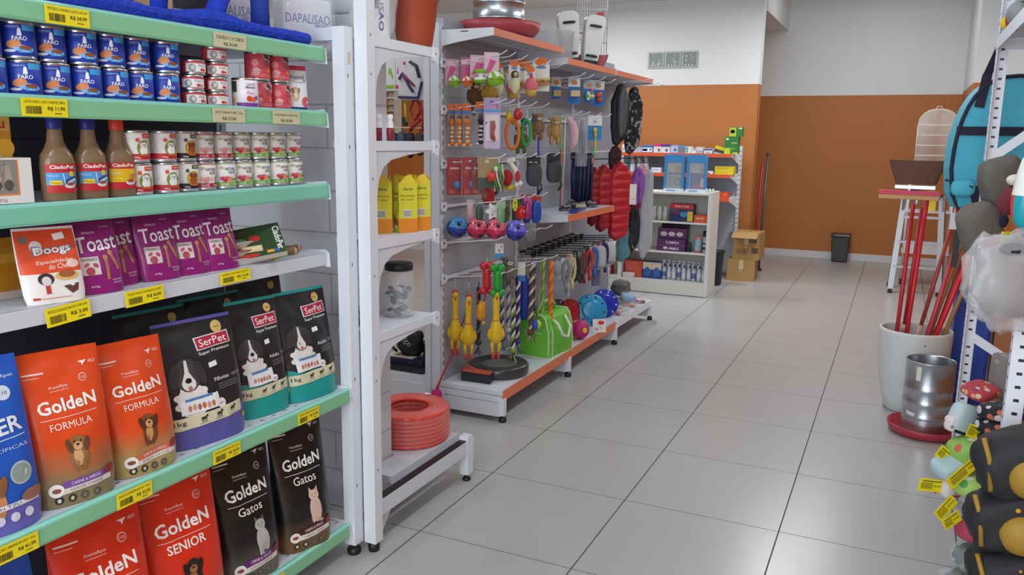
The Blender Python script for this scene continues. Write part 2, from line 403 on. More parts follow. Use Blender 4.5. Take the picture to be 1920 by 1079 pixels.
for z, xf, col, rail in SHELVES:
    m = MB(); m.box(-.60, xf-.006, Y0, -.272, z-.022, z, WHITE2); m.box(xf-.012, xf-.004, Y0, -.272, z-.04, z, WHITE2)
    if z < 1:
        rn = random.Random(3)
        for k in range(40): m.box(xf-.05, xf-.044, Y0+.06+.05*k, Y0+.075+.05*k, z-.0002, z+.0004, C('#7d828a'))
    sh = m.build('shelf', G, bev=.0015)
    if rail:
        col2 = C('#6cb58c', 0.35) if col is GREEN else C('#7cc9b0', 0.35)
        r = MB(); r.prism([(xf-.016, z+.0025), (xf-.004, z+.005), (xf+.003, z+.001), (xf+.006, z-.036), (xf+.004, z-.042), (xf-.006, z-.042), (xf-.002, z-.036), (xf-.004, z-.002)], Y0, -.272, GREEN if z > 1.4 or z < 1 else C('#7cc4aa', .35), 'xz', None)
        r.prism([(xf-.016, z+.003), (xf-.004, z+.0056), (xf+.0032, z+.0012), (xf+.0036, z-.003), (xf-.004, z+.001)], Y0, -.2725, TEAL, 'xz')
        r.build('price_rail', sh)
    e = MB(); e.prism([(xf-.10, z-.035), (xf-.03, z-.045), (xf+.008, z-.048), (xf+.004, z-.002), (xf-.012, z+.010), (xf-.10, z+.004)], -.2715, -.2655, WHITE, 'xz'); e.build('end_bracket', sh, bev=.001)

# price tags clipped to the rails
def price_tag(loc, rz, tilt, lines, price, lab, cream=False, wd=.105, ht=.04, group='yellow price tags on the pet food gondola'):
    m = MB(); bg = C('#cfc9a2', .5) if cream else YEL
    m.xf = Matrix.Rotation(tilt, 4, 'X')
    m.box(-.0006, .0006, -wd/2, wd/2, 0, ht, bg); A = Art(m, flat(.0006), 1)
    if cream:
        A.text(lines, 0, ht*.68, wd*.84, ht*.24, '#57584c'); A.text(price, 0, ht*.25, wd*.42, ht*.24, '#57584c', 2, 0, .01)
    else:
        A.text(lines, 0, ht*.80, wd*.88, ht*.15, '#4a4710'); rn = random.Random(int(abs(loc[1])*1000)); u = -wd*.42
        while u < -.008:
            q = rn.choice([.0006, .001, .0016]); A.rect(u, ht*.14, u+q, ht*.56, '#3a3812', 1); u += q+rn.choice([.0006, .001])
        A.text(price, wd*.24, ht*.44, wd*.38, ht*.24, '#33310c', 2, 0, .01); A.rect(wd*.2, ht*.16, wd*.36, ht*.21, '#55521a')
    o = m.build('price_tag', None, loc, rz); return tag(o, lab, 'price tag', group)
ON = .0075
for y, z, ln, pr, lb, cr in (
    (-1.157, 1.667, 'PETISCO CHURU GATO ATUM', 'R$ 24,99', 'yellow tag at the left end of the top green rail', 0),
    (-.68, 1.667, 'CHURU C/ 4 TUBOS', 'R$ 25,00', 'cream label reading churu on the top green rail', 1),
    (-1.228, 1.472, 'LATA FARO CAO CARNE 280G', 'R$ 11,90', 'yellow tag under the blue dog food cans', 0),
    (-.697, 1.472, 'PATÊ BENATURE 120g', 'R$ 27,00', 'cream label under the short flat tins', 1),
    (-.467, 1.472, 'PATÊ BENATURE 350g', 'R$ 32,90', 'cream label under the tall pink cans', 1)):
    price_tag((-.168+ON, y, z), 0, 0, ln, pr, lb, bool(cr), .118 if cr else .105, .038)
price_tag((-.172, -1.205, 1.018), R(-4), R(5), 'PETISCO DOOGS PALITO CHEF 60G', 'R$ 3,00', 'yellow tag below the orange and white treat bag', False, .105, .042)
price_tag((-.172, -.998, 1.024), R(-4), R(3), 'TOAST FIGOS CHURRASCO 60G', 'R$ 8,00', 'yellow tag below the magenta treat pouches', False, .108, .038)
price_tag((-.172, -.69, 1.030), R(-4), R(2), 'MORDER OSSO PALITO 35 PETS', 'R$ 12,50', 'yellow tag below the green meal tray', False, .108, .034)
for y, pr, lb in ((-1.425, 'R$ 41,99', 'yellow tag below the blue kibble bag'), (-1.13, 'R$ 32,50', 'yellow tag below the two orange puppy kibble bags'), (-.83, 'R$ 26,50', 'yellow tag below the black bag with the lilac base'), (-.488, 'R$ 25,00', 'yellow tag below the black bags with the teal bases')):
    price_tag((-.105+ON, y, .5665), 0, 0, 'RACAO PREMIUM PET 1KG', pr, lb, False, .1, .038)
price_tag((-.118+ON, -.66, .080), 0, 0, 'RACAO PREMIUM GATO 1KG', 'R$ 39,00', 'yellow tag on the lowest green rail under the black cat kibble', False, .1, .038)

# ---------------------------------------------------------------- cans
ORD = ['first', 'second', 'third', 'fourth', 'fifth', 'sixth', 'seventh', 'eighth']
def can_shell(rad, H, rim=CHROME):
    m = MB(); m.lathe([(0, .0015), (rad*.9, .0015), (rad*.94, 0), (rad*.985, .001), (rad*.99, .004), (rad*.955, .007), (rad*.955, H-.007), (rad*.99, H-.004), (rad*.985, H-.001), (rad*.94, H), (rad*.9, H-.003), (0, H-.003)], rim, 28)
    return m
def make_can(name, lab, catg, rad, H, base, art, group, loc, rz):
    t = thing(name, lab, catg, loc, rz, group)
    can_shell(rad, H).build('tin', t)
    l = MB(); l.lathe([(rad*.97, .0065), (rad, .0075), (rad, H-.0075), (rad*.97, H-.0065)], C(base, .4), 32)
    art(Art(l, wrap(rad), .0045, .0005)); l.build('printed_label', t); return t
def art_faro(A):
    A.rect(-.034, .060, .006, .0705, '#1d3ca8'); A.rect(.006, .058, .034, .0705, '#3fa2e0'); A.text('CARNE PATÊ', -.012, .0655, .024, None, '#cfe0ff')
    A.poly([(-.0045, .0475), (.0045, .0475), (.003, .060), (.0015, .063), (-.0015, .063), (-.003, .060)], '#eef2f8', 2)
    A.text('FARO', 0, .042, .027, .0085, '#f4f6fb', 4, 0, .015)
    A.ell(-.012, .030, .014, .0085, '#d9894a', 2, .2); A.ell(.006, .0215, .022, .0075, '#7fb6ea', 2, -.1); A.ell(.010, .0235, .012, .0045, '#8a4f2c', 4)
    A.rect(-.002, .013, .021, .0215, '#3f9fe0', 3); A.text('Filhote', .009, .0165, .014, None, '#e8f4ff', 5, 0, 0, .2)
    A.rect(-.060, .012, -.040, .066, '#2a55c0'); A.ell(-.020, .016, .012, .003, '#cfd8e8', 3)
FA = None
ys = [-1.296, -1.221, -1.146, -1.071, -.995, -.918, -.842]
def faro_lab(i, row): return 'blue dog food can with lighthouse emblem, %s from the pink tins in the %s row' % (ORD[6-i], row)
for i, y in enumerate(ys):
    for row in (0, 1):
        loc = (-.236+.004*math.sin(i*2.3), y-(.010 if row and i < 6 else .0)+.004*row, 1.5125+row*.0785); rz = R(-24+5*math.sin(i*3.7+row*2))
        lb = faro_lab(i, 'lower' if not row else 'upper')
        if FA is None: FA = make_can('pet_food_can', lb, 'can', .0355, .078, '#203fae', art_faro, 'blue dog food cans', loc, rz)
        else: dup(FA, loc, rz, lb)
def art_tin(A):
    A.rect(-.05, .0295, .05, .0345, '#c8404c'); A.rect(-.030, .008, .034, .0295, '#ece9e6', 2); A.ell(-.014, .018, .009, .010, '#8f9591', 3); A.ell(-.012, .019, .005, .006, '#c9ccc8', 4)
    A.text('Patê', .010, .0245, .016, None, '#8a8f8c', 3); A.ell(.012, .0135, .006, .004, '#d23b35', 3); A.ell(.021, .0125, .004, .0025, '#d8613f', 3)
TN = None
for y, n, who in ((-.755, 3, 'left'), (-.673, 4, 'right')):
    for k in range(n):
        pos = ['bottom', 'second', 'third', 'topmost'][k] if n == 4 else ['bottom', 'middle', 'topmost'][k]
        lb = '%s flat tin in the %s stack of short red pate tins' % (pos, 'taller right' if who == 'right' else 'shorter left')
        loc = (-.228, y+.004*math.sin(k*4.1), 1.5125+k*.0402); rz = R(-26+7*math.sin(k*3+y*40))
        if TN is None: TN = make_can('pate_tin', lb, 'can', .032, .040, '#c5404d', art_tin, 'short red pate tins', loc, rz)
        else: dup(TN, loc, rz, lb)
def art_pink(A):
    A.rect(-.036, .010, .036, .020, '#d9606a'); A.ell(-.016, .050, .010, .010, '#e88d92', 2); A.poly([(.004, .074), (.036, .074), (.036, .050), (.024, .060), (.014, .056), (.006, .064)], '#d9d5d0', 2)
    A.ell(.022, .066, .012, .005, '#46434a', 3, -.6); A.text('Be', .016, .056, .012, .008, '#5b5b5f', 4); A.text('Nature', .022, .046, .022, .008, '#4c4c50', 4)
    A.ell(-.012, .030, .010, .006, '#efb2ae', 3); A.poly([(.016, .028), (.023, .034), (.030, .028), (.023, .022)], '#e9843a', 4)
    for k in range(3): A.rect(-.026, .016+.005*k, -.006+.003*k, .018+.005*k, '#f3d6d4', 3)
PK = None
for y, pos in ((-.49, 'left'), (-.406, 'right')):
    for k in (0, 1):
        lb = '%s tall pink pate can in the %s stack beside the small white pouch' % (['lower', 'upper'][k], pos)
        loc = (-.24+.004*k, y-(.008*k), 1.5125+k*.0825)
        if PK is None: PK = make_can('pate_can', lb, 'can', .036, .082, '#d64f5c', art_pink, 'tall pink pate cans', loc, R(-30))
        else: dup(PK, loc, R(-26-6*k), lb)
def art_purple(A):
    A.rect(-.034, .006, .034, .016, '#7b2f9c'); A.rect(-.034, .052, .034, .072, '#ece9ee'); A.text('TUDO DE', .006, .066, .022, .005, '#6b2c80', 3, 0, .01); A.text('Minced', .006, .0585, .026, .007, '#7d2f8e', 3, 0, .02)
    A.text('Peru', .006, .043, .022, .010, '#c26aa0', 3, 0, 0, .3); A.ell(.002, .027, .008, .008, '#cf3f2d', 3); A.ell(.014, .025, .008, .007, '#e2632d', 3); A.ell(.024, .030, .006, .006, '#8a3fa0', 3)
    A.rect(-.05, .045, -.032, .075, '#3c4a33', 2); A.rect(-.05, .010, -.034, .030, '#d9c8a0', 2)
make_can('pate_can', 'purple and white food can standing before the tall pink cans', 'can', .036, .0845, '#efeaf0', art_purple, None, (-.212, -.578, 1.5125), R(-32))
# small white treat pouch at the right end
t = thing('treat_pouch', 'small white and red puppy treat pouch at the right end of the can shelf', 'pouch', (-.225, -.335, 1.5125), R(-22))
pb, sf = pouch(.068, .14, .03, .008, 7, C('#e6e8ea', .35), lambda u, v: C('#c8354f', .35) if v > .90 else (C('#27408c', .35) if v < .10 else C('#e6e8ea', .35)), .0012, .02, 12, 20)
pb.build('pouch', t); a = MB(); A = Art(a, sf, .01)
A.text('PremieR', .0, .105, .048, .012, '#3b4a5c', 2); A.text('cookie', .002, .09, .03, .006, '#7c8894', 2); dog(A, -.012, .066, .026, '#d8b98c', '#9a6f42'); A.ell(.020, .030, .014, .016, '#d8566e', 3); A.ell(.022, .095, .006, .006, '#9aa6b2', 2)
a.build('printed_front', t)

# second row: three sauce bottles, two sorts of white cans, a boxed display
def bottle(y, x, capc, lab, yellow):
    t = thing('sauce_bottle', lab, 'bottle', (x, y, 1.2865), R(-14), 'brown pet sauce bottles')
    prof = [(0, .001), (.034, .0), (.0365, .004), (.0375, .05), (.0375, .085), (.0345, .103), (.0245, .118), (.0185, .133), (.0152, .16), (.0142, .165)]
    b = MB(); b.lathe(prof + [(0, .165)], noisy('brown_sauce', '#7a6045', '#8a6e50', 6, .18), 28, (0, 0, 0)); 
    b.v = [Vector((p.x*.72, p.y, p.z)) for p in b.v]; b.build('bottle', t)
    c = MB(); c.lathe([(.0155, .160), (.0165, .162), (.016, .184), (.0145, .186), (0, .186)], C(capc, .4), 24); 
    for k in range(20):
        q = 2*PI*k/20; c.box(.0158*math.cos(q)-.0007, .0158*math.cos(q)+.0007, .0158*math.sin(q)-.0007, .0158*math.sin(q)+.0007, .163, .182, C(capc, .5))
    c.v = [Vector((p.x*.95, p.y, p.z)) for p in c.v]; c.build('cap', t)
    l = MB()
    def sf(u, v, h):
        a = u/.0375; return ((.0375*.72+.0006+h)*math.cos(a), (.0375+.0006+h)*math.sin(a), v)
    A = Art(l, sf, .006); A.rect(-.037, .019, .037, .083, '#c4242c', 1)
    A.rect(-.0365, .036, .0365, .064 if not yellow else .068, '#e0b41e' if yellow else '#4f9bd9', 2)
    A.poly([(-.0365, .064), (-.010, .073), (.0365, .076), (.0365, .064)], '#e0b41e' if yellow else '#4f9bd9', 2.5)
    A.text('CiadoPet', 0, .0765, .052, .0085, '#fbf6f2', 4, 0, .02); A.rect(-.028, .037, -.004, .0465, '#f0d318', 3); A.text('Peixe' if not yellow else 'Frango', -.016, .0415, .019, .005, '#a3702a', 5)
    A.text('MOLHO', -.020, .057, .022, .004, '#dfeefa', 4)
    if not yellow: A.ell(.016, .047, .017, .0055, '#27477f', 4, .35); A.ell(.019, .0455, .013, .003, '#c4d4e6', 5, .35); A.poly([(.030, .050), (.037, .057), (.036, .046)], '#27477f', 4); A.rect(.0, .04, .002, .062, '#e6e2e0', 4, .12)
    else: A.ell(.022, .050, .009, .007, '#c98a3e', 4)
    A.ell(.014, .0345, .013, .006, '#d9dadf', 4); A.ell(.014, .0385, .009, .004, '#a04a2e', 5); A.ell(.018, .061, .006, .006, '#f2c62a', 4)
    l.build('label', t)
bottle(-1.158, -.235, '#232a80', 'blue-capped brown sauce bottle right beside the boxed display', False)
bottle(-1.072, -.238, '#232a80', 'blue-capped brown sauce bottle in the middle of the three bottles', False)
bottle(-.99, -.242, '#d6402a', 'brown sauce bottle with a red cap and yellow label', True)
t = thing('treat_display_box', 'white and orange boxed cat treat display with clear window at the left photo edge', 'box', (-.262, -1.30, 1.2865), R(-3))
m = MB(); m.box(-.045, .03, -.078, .078, 0, .098, C('#e9e6e2', .45)); m.box(-.045, -.005, -.078, .06, .09, .186, C('#d9b25a', .45)); m.build('box', t, bev=.001)
a = MB(); A = Art(a, flat(.030), 1); A.rect(-.078, .018, .048, .094, '#e58a4a', 1); A.rect(-.078, .022, .044, .094, '#8d8a83', 2)
for k in range(4): A.rect(-.06+.025*k, .03, -.042+.025*k, .082, ['#c9c2b6', '#b9b2a8', '#d3c8bd', '#a8a29a'][k], 3, .05*k); A.ell(-.05+.025*k, .04, .010, .012, '#55534f', 4)
for k in range(3): A.text('Churu', -.045+.03*k, .07, .03, .005, '#b23a3a', 5, PI/2)
A.text('Churu', -.005, .0095, .046, .010, '#b96a6e', 2); A.ell(-.06, .009, .012, .002, '#dfe24a', 2)
A = Art(a, flat(-.005), 1); A.text('Churu', .005, .171, .085, .022, '#c02c3c', 2, 0, .02); A.rect(-.07, .135, .058, .155, '#cf8f2a', 1); A.rect(-.07, .06, .035, .133, '#b9d3e4', 1.5); A.ell(-.015, .10, .045, .032, '#dcc7a4', 3); A.ell(.045, .118, .02, .02, '#e2b03a', 2)
a.build('printed_front', t)
def art_wdog(A, red=True):
    band = '#c3222d' if red else '#1d1c1e'
    A.rect(-.052, .008, .036, .022, band); A.rect(-.034, .062, .034, .0715, '#e9e7e4'); A.rect(.006, .061, .034, .0715, '#d8402e' if red else '#4c5a2c', 2); A.text('PREMIUM', .019, .066, .018, .004, '#f6e6d8', 4)
    A.ell(-.006, .056, .005, .005, '#d8523e' if red else '#575b4c', 3); A.ell(.010, .035, .0185, .020, '#8a9a3f', 2); A.ell(.010, .035, .0165, .018, '#d7b13c' if not red else '#7f8e45', 3)
    fur, dk = ('#ecebe6', '#d5d3cc') if red else ('#a5562c', '#7d3a1c')
    A.ell(.009, .030, .011, .012, fur, 4); A.ell(.009, .042, .0085, .0085, fur, 5)
    for q in (-1, 1): A.ell(.009+q*.0075, .044, .003, .006, dk, 6); A.ell(.009+q*.003, .044, .0012, .0012, '#1a1a1a', 7)
    A.ell(.009, .040, .0018, .0014, '#1a1a1a', 7); A.ell(.009, .0185, .012, .003, '#c75a33', 7); A.text('280g', -.008, .0125, .014, .005, '#f2e4df', 3, 0, .01); A.text('2', -.028, .040, .003, .006, '#99a0a6', 3)
WD = None; WB = None
for x, y, k, blk in ((-.252, -.928, 0, 0), (-.252, -.928, 1, 0), (-.255, -.84, 0, 0), (-.255, -.84, 1, 0), (-.266, -.762, 0, 1), (-.266, -.762, 1, 1)):
    row = ['lower', 'upper'][k]
    if blk: lb = '%s white can with a brown dog and black band' % row
    else: lb = '%s white can with fluffy white dog and red band, in the %s column' % (row, 'left' if y < -.9 else 'right')
    loc = (x+.003*k, y-.006*k, 1.2865+k*.081); rz = R(-22+4*k)
    src = WB if blk else WD
    if src: dup(src, loc, rz, lb)
    else:
        c = make_can('dog_food_can', lb, 'can', .0345, .080, '#e9e7e4', lambda A, b=blk: art_wdog(A, not b), 'white dog food cans', loc, rz)
        if blk: WB = c
        else: WD = c
def art_nat(A, red):
    col = '#b3263c' if red else '#7fae4d'
    A.rect(-.054, .008, .04, .019, col); A.text('PATÊ', -.010, .0135, .022, .007, '#e8f0dc' if not red else '#f3d9dc', 2, 0, .01); A.rect(.014, .0125, .032, .0145, '#eef0ea', 2)
    A.text('NATURAL', .010, .057, .034, .0085, '#33353a', 2, 0, .008); A.text('NUTRI', .014, .047, .022, .008, '#33353a', 2, 0, .008); A.ell(-.016, .060, .007, .004, '#c9b98a', 2)
    for q, (u, v, r) in enumerate(((-.014, .030, .008), (-.003, .031, .008), (.007, .030, .007), (-.008, .024, .007))): A.ell(u, v, r, r*.7, ['#c9404a', '#d3606a', '#d98a92', '#b03040'][q] if not red else ['#e3a7a4', '#dc9490', '#e6b3ae', '#d08a88'][q], 2+q*.4)
    if not red: A.ell(.006, .0245, .008, .0035, '#e8923c', 4); A.ell(.018, .027, .006, .004, '#5f9a45', 4)
    else: A.ell(.028, .028, .006, .012, '#7d8288', 3); A.ell(.028, .028, .0035, .007, '#dadada', 4)
    A.ell(.036, .030, .007, .012, '#a8754c', 2); A.rect(-.054, .070, .04, .0725, '#8fa36a' if not red else '#b03848')
NR = None; NG = None
for i, y in enumerate((-.692, -.618, -.545, -.472, -.395, -.318)):
    for k in (0, 1):
        red = (i == 0) or (i == 1 and k == 1)
        if red: lb = 'white pate can with dark red band, %s' % {(0, 0): 'in the lower row', (0, 1): 'in the upper row beside the brown-dog can', (1, 1): 'in the upper row next to the green-banded cans'}[(i, k)]
        else:
            n = i-1 if k == 0 else i-2
            lb = 'white pate can with green band, %s from the left in the %s row' % (ORD[n], ['lower', 'upper'][k])
        loc = (-.272+.003*math.sin(i*2+k), y-.005*k, 1.2865+k*.081); rz = R(-20+6*math.sin(i*5.1+k*2))
        src = NR if red else NG
        if src: dup(src, loc, rz, lb)
        else:
            c = make_can('pate_can', lb, 'can', .0345, .080, '#eceae6', lambda A, r=red: art_nat(A, r), 'white pate cans', loc, rz)
            if red: NR = c
            else: NG = c

# ---------------------------------------------------------------- treat shelf
def toast(loc, rz, lab, seed):
    t = thing('treat_pouch', lab, 'pouch', loc, rz, 'magenta treat pouches')
    mg = C('#8f1f74', .3); mg2 = C('#7a1a63', .35)
    b, sf = pouch(.118, .168, .045, .03, seed, mg, lambda u, v: mg2 if v > .88 else mg, .0022, .03, 16, 24, 1); b.build('pouch', t)
    a = MB(); A = Art(a, sf, .008); A.text('Toast', 0, .118, .098, .036, '#f6eef4', 3, .06, .012, .12); A.text('BIFINHOS', -.012, .1425, .03, None, '#efe0ea', 2); A.text('novo', .030, .154, .022, None, '#c9a7c0', 2)
    A.rect(-.046, .046, -.004, .088, '#d9d2cc', 2); A.text('CHURRASCO', -.025, .082, .038, .007, '#4b2540', 3, 0, .01)
    A.ell(-.028, .055, .010, .010, '#b0485a', 3); A.ell(-.034, .070, .007, .004, '#c0506a', 3, .6); A.ell(-.014, .068, .007, .005, '#b84a62', 3, -.6)
    for u, q in ((.012, 0), (.034, .35)): A.rect(u-.004, .032+.02*(q > 0), u+.004, .082+.012*(q > 0), '#a8744c', 3, q); A.ell(u-(.008 if q else 0), .084+.01*(q > 0), .0065, .006, '#b8845a', 4)
    A.text('MAIS SABOR', .034, .030, .026, .004, '#e6cfe0', 2); A.text('CROCANTE', .034, .023, .022, .004, '#e6cfe0', 2); A.text('60g', -.022, .018, .020, .006, '#f0dcea', 2)
    a.build('printed_front', t)
toast((-.262, -1.15, 1.0635), R(-18), 'magenta treat pouch partly hidden behind the orange and white bag', 11)
toast((-.212, -1.088, 1.0635), R(-8), 'magenta treat pouch standing in front, next to the orange bag', 12)
toast((-.258, -1.005, 1.0635), R(-10), 'magenta treat pouch overlapped by the leftmost front pouch', 13)
toast((-.235, -.888, 1.0635), R(-6), 'magenta treat pouch in the middle of the shelf row', 14)
toast((-.235, -.782, 1.0635), R(-6), 'magenta treat pouch second from the green meal tray', 15)
toast((-.225, -.682, 1.0635), R(-4), 'magenta treat pouch nearest to the green meal tray', 16)
t = thing('treat_bag', 'orange and white treat bag leaning at the left of the magenta pouches', 'bag', (-.197, -1.215, 1.0635), R(-16))
def cdg(u, v): return C('#e8e4e0', .3) if (v > .965 or abs(u) > .93 or v < .40) else C('#dd4c22', .3)
b, sf = pouch(.128, .165, .032, .05, 21, C('#dd4c22', .3), cdg, .003, .0, 24, 30); b.build('bag', t)
a = MB(); A = Art(a, sf, .008); A.text('Doogs', .008, .114, .078, .022, '#f2efec', 4, .08, .02); A.text('Doogs', .008, .1145, .084, .026, '#6b7d92', 3, .08, .05); A.ell(-.024, .124, .013, .013, '#dcd6d0', 2)
A.text('Especialidades', .008, .090, .078, .010, '#f6e4da', 3, .05, .005, .2); A.text('do Chef', .016, .080, .046, .011, '#f6e4da', 3, .05, .005, .2)
A.rect(.016, .137, .040, .151, '#f3efec', 3, .15); A.ell(-.046, .140, .010, .008, '#6f665c', 2); A.ell(.028, .058, .026, .010, '#d8b25e', 3); A.ell(.028, .062, .018, .008, '#a0522c', 4); A.ell(-.018, .054, .017, .013, '#3a2228', 3); A.ell(-.018, .05, .010, .010, '#d8d2d2', 4)
A.poly([(.016, .036), (.050, .040), (.046, .024), (.032, .018)], '#5c3028', 3); A.rect(-.05, .010, -.036, .015, '#c03a2a', 3); A.rect(-.034, .011, .03, .0135, '#d8a49a', 3); A.ell(.045, .083, .014, .009, '#e9c9b8', 3); A.rect(-.022, .022, -.012, .040, '#c0392f', 3)
a.build('printed_front', t)
t = thing('treat_bag', 'amber dog treat bag with a dark oval badge in the shadowed left corner', 'bag', (-.345, -1.235, 1.0635), R(-6))
b, sf = pouch(.17, .135, .06, .02, 22, C('#b8801e', .35), lambda u, v: C('#c9c2b4', .35) if v < .12 else C('#b8801e', .35), .003); b.build('bag', t)
a = MB(); A = Art(a, sf, .008); A.ell(.045, .042, .022, .021, '#1c2338', 2); A.text('Pedigree', .045, .042, .036, .008, '#c9b68a', 3); A.rect(-.07, .08, .06, .1, '#c89630', 2); a.build('printed_front', t)
# trays at the right end
tray_l = [('lowest white foam tray of the stack beside the magenta pouches', 0), ('middle foam tray of the stack, mostly behind the green one', 1), ('top foam tray of the stack, seen behind the green card', 2)]
for lb, k in tray_l:
    t = thing('treat_tray', lb, 'tray', (-.27-.014*k, -.572+.012*k, 1.0635+.022*k), R(-4+3*k), 'white treat trays in a stack')
    m = MB(); m.prism([(-.055, 0), (.055, 0), (.065, .018), (-.065, .018)], -.075, .075, C('#d8d9d6', .5), 'xz'); m.build('tray', t, bev=.004)
    m = MB(); m.box(-.066, .066, -.078, .078, .018, .0205, C(['#c9cac6', '#a8564c', '#cfd0cc'][k], .3)); m.build('lid_film', t)
t = thing('meal_tray', 'dark green pet meal pack tilted on top of the white trays', 'tray', (-.235, -.545, 1.118), R(-34))
m = MB(); m.xf = Matrix.Rotation(R(38), 4, 'Y') @ Matrix.Rotation(R(12), 4, 'X'); m.box(-.062, .062, -.085, .085, -.009, .009, C('#c4bdb0', .5)); m.build('tray', t, bev=.003)
a = MB(); a.xf = m.xf; A = Art(a, lambda u, v, h: (-v, u, .0095+h), 1); A.rect(-.085, -.062, .085, .062, '#2c4a26', 1); A.text('CiadoPet', .072, .0, .095, .020, '#f1ede8', 3, -PI/2, .02)
A.text('pastinha', -.045, .045, .06, .008, '#b9783a', 2); A.text('para cães', -.045, .034, .06, .008, '#b9783a', 2); A.rect(-.062, -.040, .020, -.016, '#d8c48e', 2, -.05); A.rect(-.058, -.032, .016, -.018, '#e3d5a8', 3, -.05); A.ell(-.038, .008, .018, .014, '#6aa03e', 2); A.ell(.004, .012, .017, .014, '#b8322c', 2); A.ell(-.02, -.054, .03, .007, '#c83030', 3); A.rect(.03, -.055, .05, -.044, '#e8a03a', 3); A.rect(.05, -.055, .066, -.044, '#3a64b0', 3)
a.build('printed_card', t)
for k, (x, y, rz, lb) in enumerate(((-.25, -.40, 72, 'short chew stick lying flat at the right end of the treat shelf'), (-.285, -.335, 84, 'chew stick in the far right corner of the treat shelf'))):
    m = MB(); m.tube([(-.05, 0, .012), (-.02, .002, .013), (.05, 0, .012)], [.0095, .011, .009], C('#8a6a4c', .5), 10); m.tube([(.036, 0, .0122), (.044, 0, .0122)], .0112, C('#c9b48e', .4), 10)
    tag(m.build('chew_stick', None, (x, y, 1.0637), R(rz)), lb, 'treat', 'chew sticks')
m = MB(); m.box(-.06, .05, -.055, .055, 0, .004, C('#8fae3a', .5)); m.box(-.03, .02, -.03, .03, .004, .0045, C('#c8d87c')); tag(m.build('treat_card', None, (-.275, -.455, 1.0637), R(20)), 'flat lime green pack lying next to the meal tray', 'pack')

# ---------------------------------------------------------------- kibble bags
def kib(name, lab, loc, rz, W, H, T, lean, seed, colf, artf, group, crease=.0065, taper=.02):
    t = thing(name, lab, 'pet food bag', loc, rz, group)
    b, sf = pouch(W, H, T, lean, seed, colf(0, .5), colf, crease, taper, 24, 40); b.build('bag', t)
    a = MB(); A = Art(a, sf, .011, .0005); artf(A, W, H); a.build('printed_front', t); return t
def grad(c1, c2, v0, v1):
    q = {}
    def f(u, v):
        k = min(max((v-v0)/(v1-v0), 0), 1); k = round(k*9)/9
        if k not in q:
            a = [int(c1[i:i+2], 16) for i in (1, 3, 5)]; b = [int(c2[i:i+2], 16) for i in (1, 3, 5)]
            q[k] = '#%02x%02x%02x' % tuple(int(a[i]+(b[i]-a[i])*k) for i in range(3))
        return C(q[k], .32)
    return f
def art_golden(sub, bg, pic, band, sub_b=0.0, subw=.5):
    def f(A, W, H):
        A.text('GoldeN', 0, H*.655, W*.70, H*.085, '#f5efe9', 3, .05, .022); A.rect(-W*.34, H*.575, W*.34, H*.5785, '#f0e3da', 2, .03); A.text(sub, .0, H*.525, W*subw, H*(.045 if sub_b == 0 else .06), '#f3e4da', 3, .04, sub_b)
        A.text('PremieRpet', -W*.06, H*.765, W*.22, H*.024, '#f0ddd2', 2, .04); A.rect(-W*.17, H*.742, W*.05, H*.7445, '#f0ddd2', 2, .04)
        A.ell(W*.24, H*.80, W*.052, W*.052, '#d9c0ae', 2); A.ell(W*.24, H*.80, W*.042, W*.042, bg, 3); A.text('110', W*.24, H*.80, W*.055, H*.018, '#e6d2c4', 4)
        A.poly([(W*.22, H*.90), (W*.33, H*.905), (W*.29, H*.885), (W*.27, H*.868), (W*.265, H*.888)], '#f1e4dc', 2); A.text('ABCD', W*.39, H*.893, W*.09, H*.02, '#ecd8cc', 2)
        A.rect(-W*.44, H*.862, -W*.2, H*.872, '#eed9cd', 2); A.rect(-W*.44, H*.84, -W*.26, H*.843, '#eed9cd', 2)
        pic(A, W, H)
        A.rect(-W*.22, H*.135, W*.40, H*.178, band, 5, .08); A.text('CARNE & ARROZ', W*.06, H*.157, W*.36, H*.02, '#efe4ea', 6, .08); A.rect(-W*.28, H*.095, W*.38, H*.132, '#ded6cc', 5, .08); A.text('SABOR CARNE', W*.06, H*.115, W*.4, H*.018, '#8d857c', 6, .08)
        A.ell(-W*.29, H*.118, W*.085, W*.085, '#efebe6', 7); A.ell(-W*.29, H*.118, W*.05, W*.03, '#8d4a3c', 8); A.ell(W*.37, H*.175, W*.075, W*.055, '#8e2f2c', 7, .4)
        for k in range(4): A.ell(-W*.27+W*.15*k, H*.048, W*.05, W*.05, ['#2c2a26', '#332f2a', '#55504a', '#5a554e'][k], 4); A.ell(-W*.27+W*.15*k, H*.048, W*.022, W*.026, ['#d8d2c8', '#c8c2b8', '#7a746c', '#7a746c'][k], 5)
    return f
ORG = '#dc4a1c'
gold1 = grad('#8c7a58', ORG, .16, .42)
pup = lambda fur, dk: (lambda A, W, H: dog(A, W*.02, H*.40, W*.27, fur, dk, '#c99a68'))
kib('kibble_bag', 'orange puppy kibble bag with purple band, left of the pair on the lower shelf', (-.165, -1.232, .6085), R(-15), .18, .345, .085, .045, 31, gold1, art_golden('FORMULA', ORG, pup('#8d6338', '#5c3c20'), '#7b4a9a'), 'orange puppy kibble bags')
kib('kibble_bag', 'orange puppy kibble bag with pale red band, right of the pair on the lower shelf', (-.165, -1.042, .6085), R(-9), .18, .325, .085, .045, 32, grad('#b09a62', ORG, .14, .36), art_golden('FORMULA', ORG, pup('#7c3f1e', '#54280f'), '#d4674e'), 'orange puppy kibble bags')
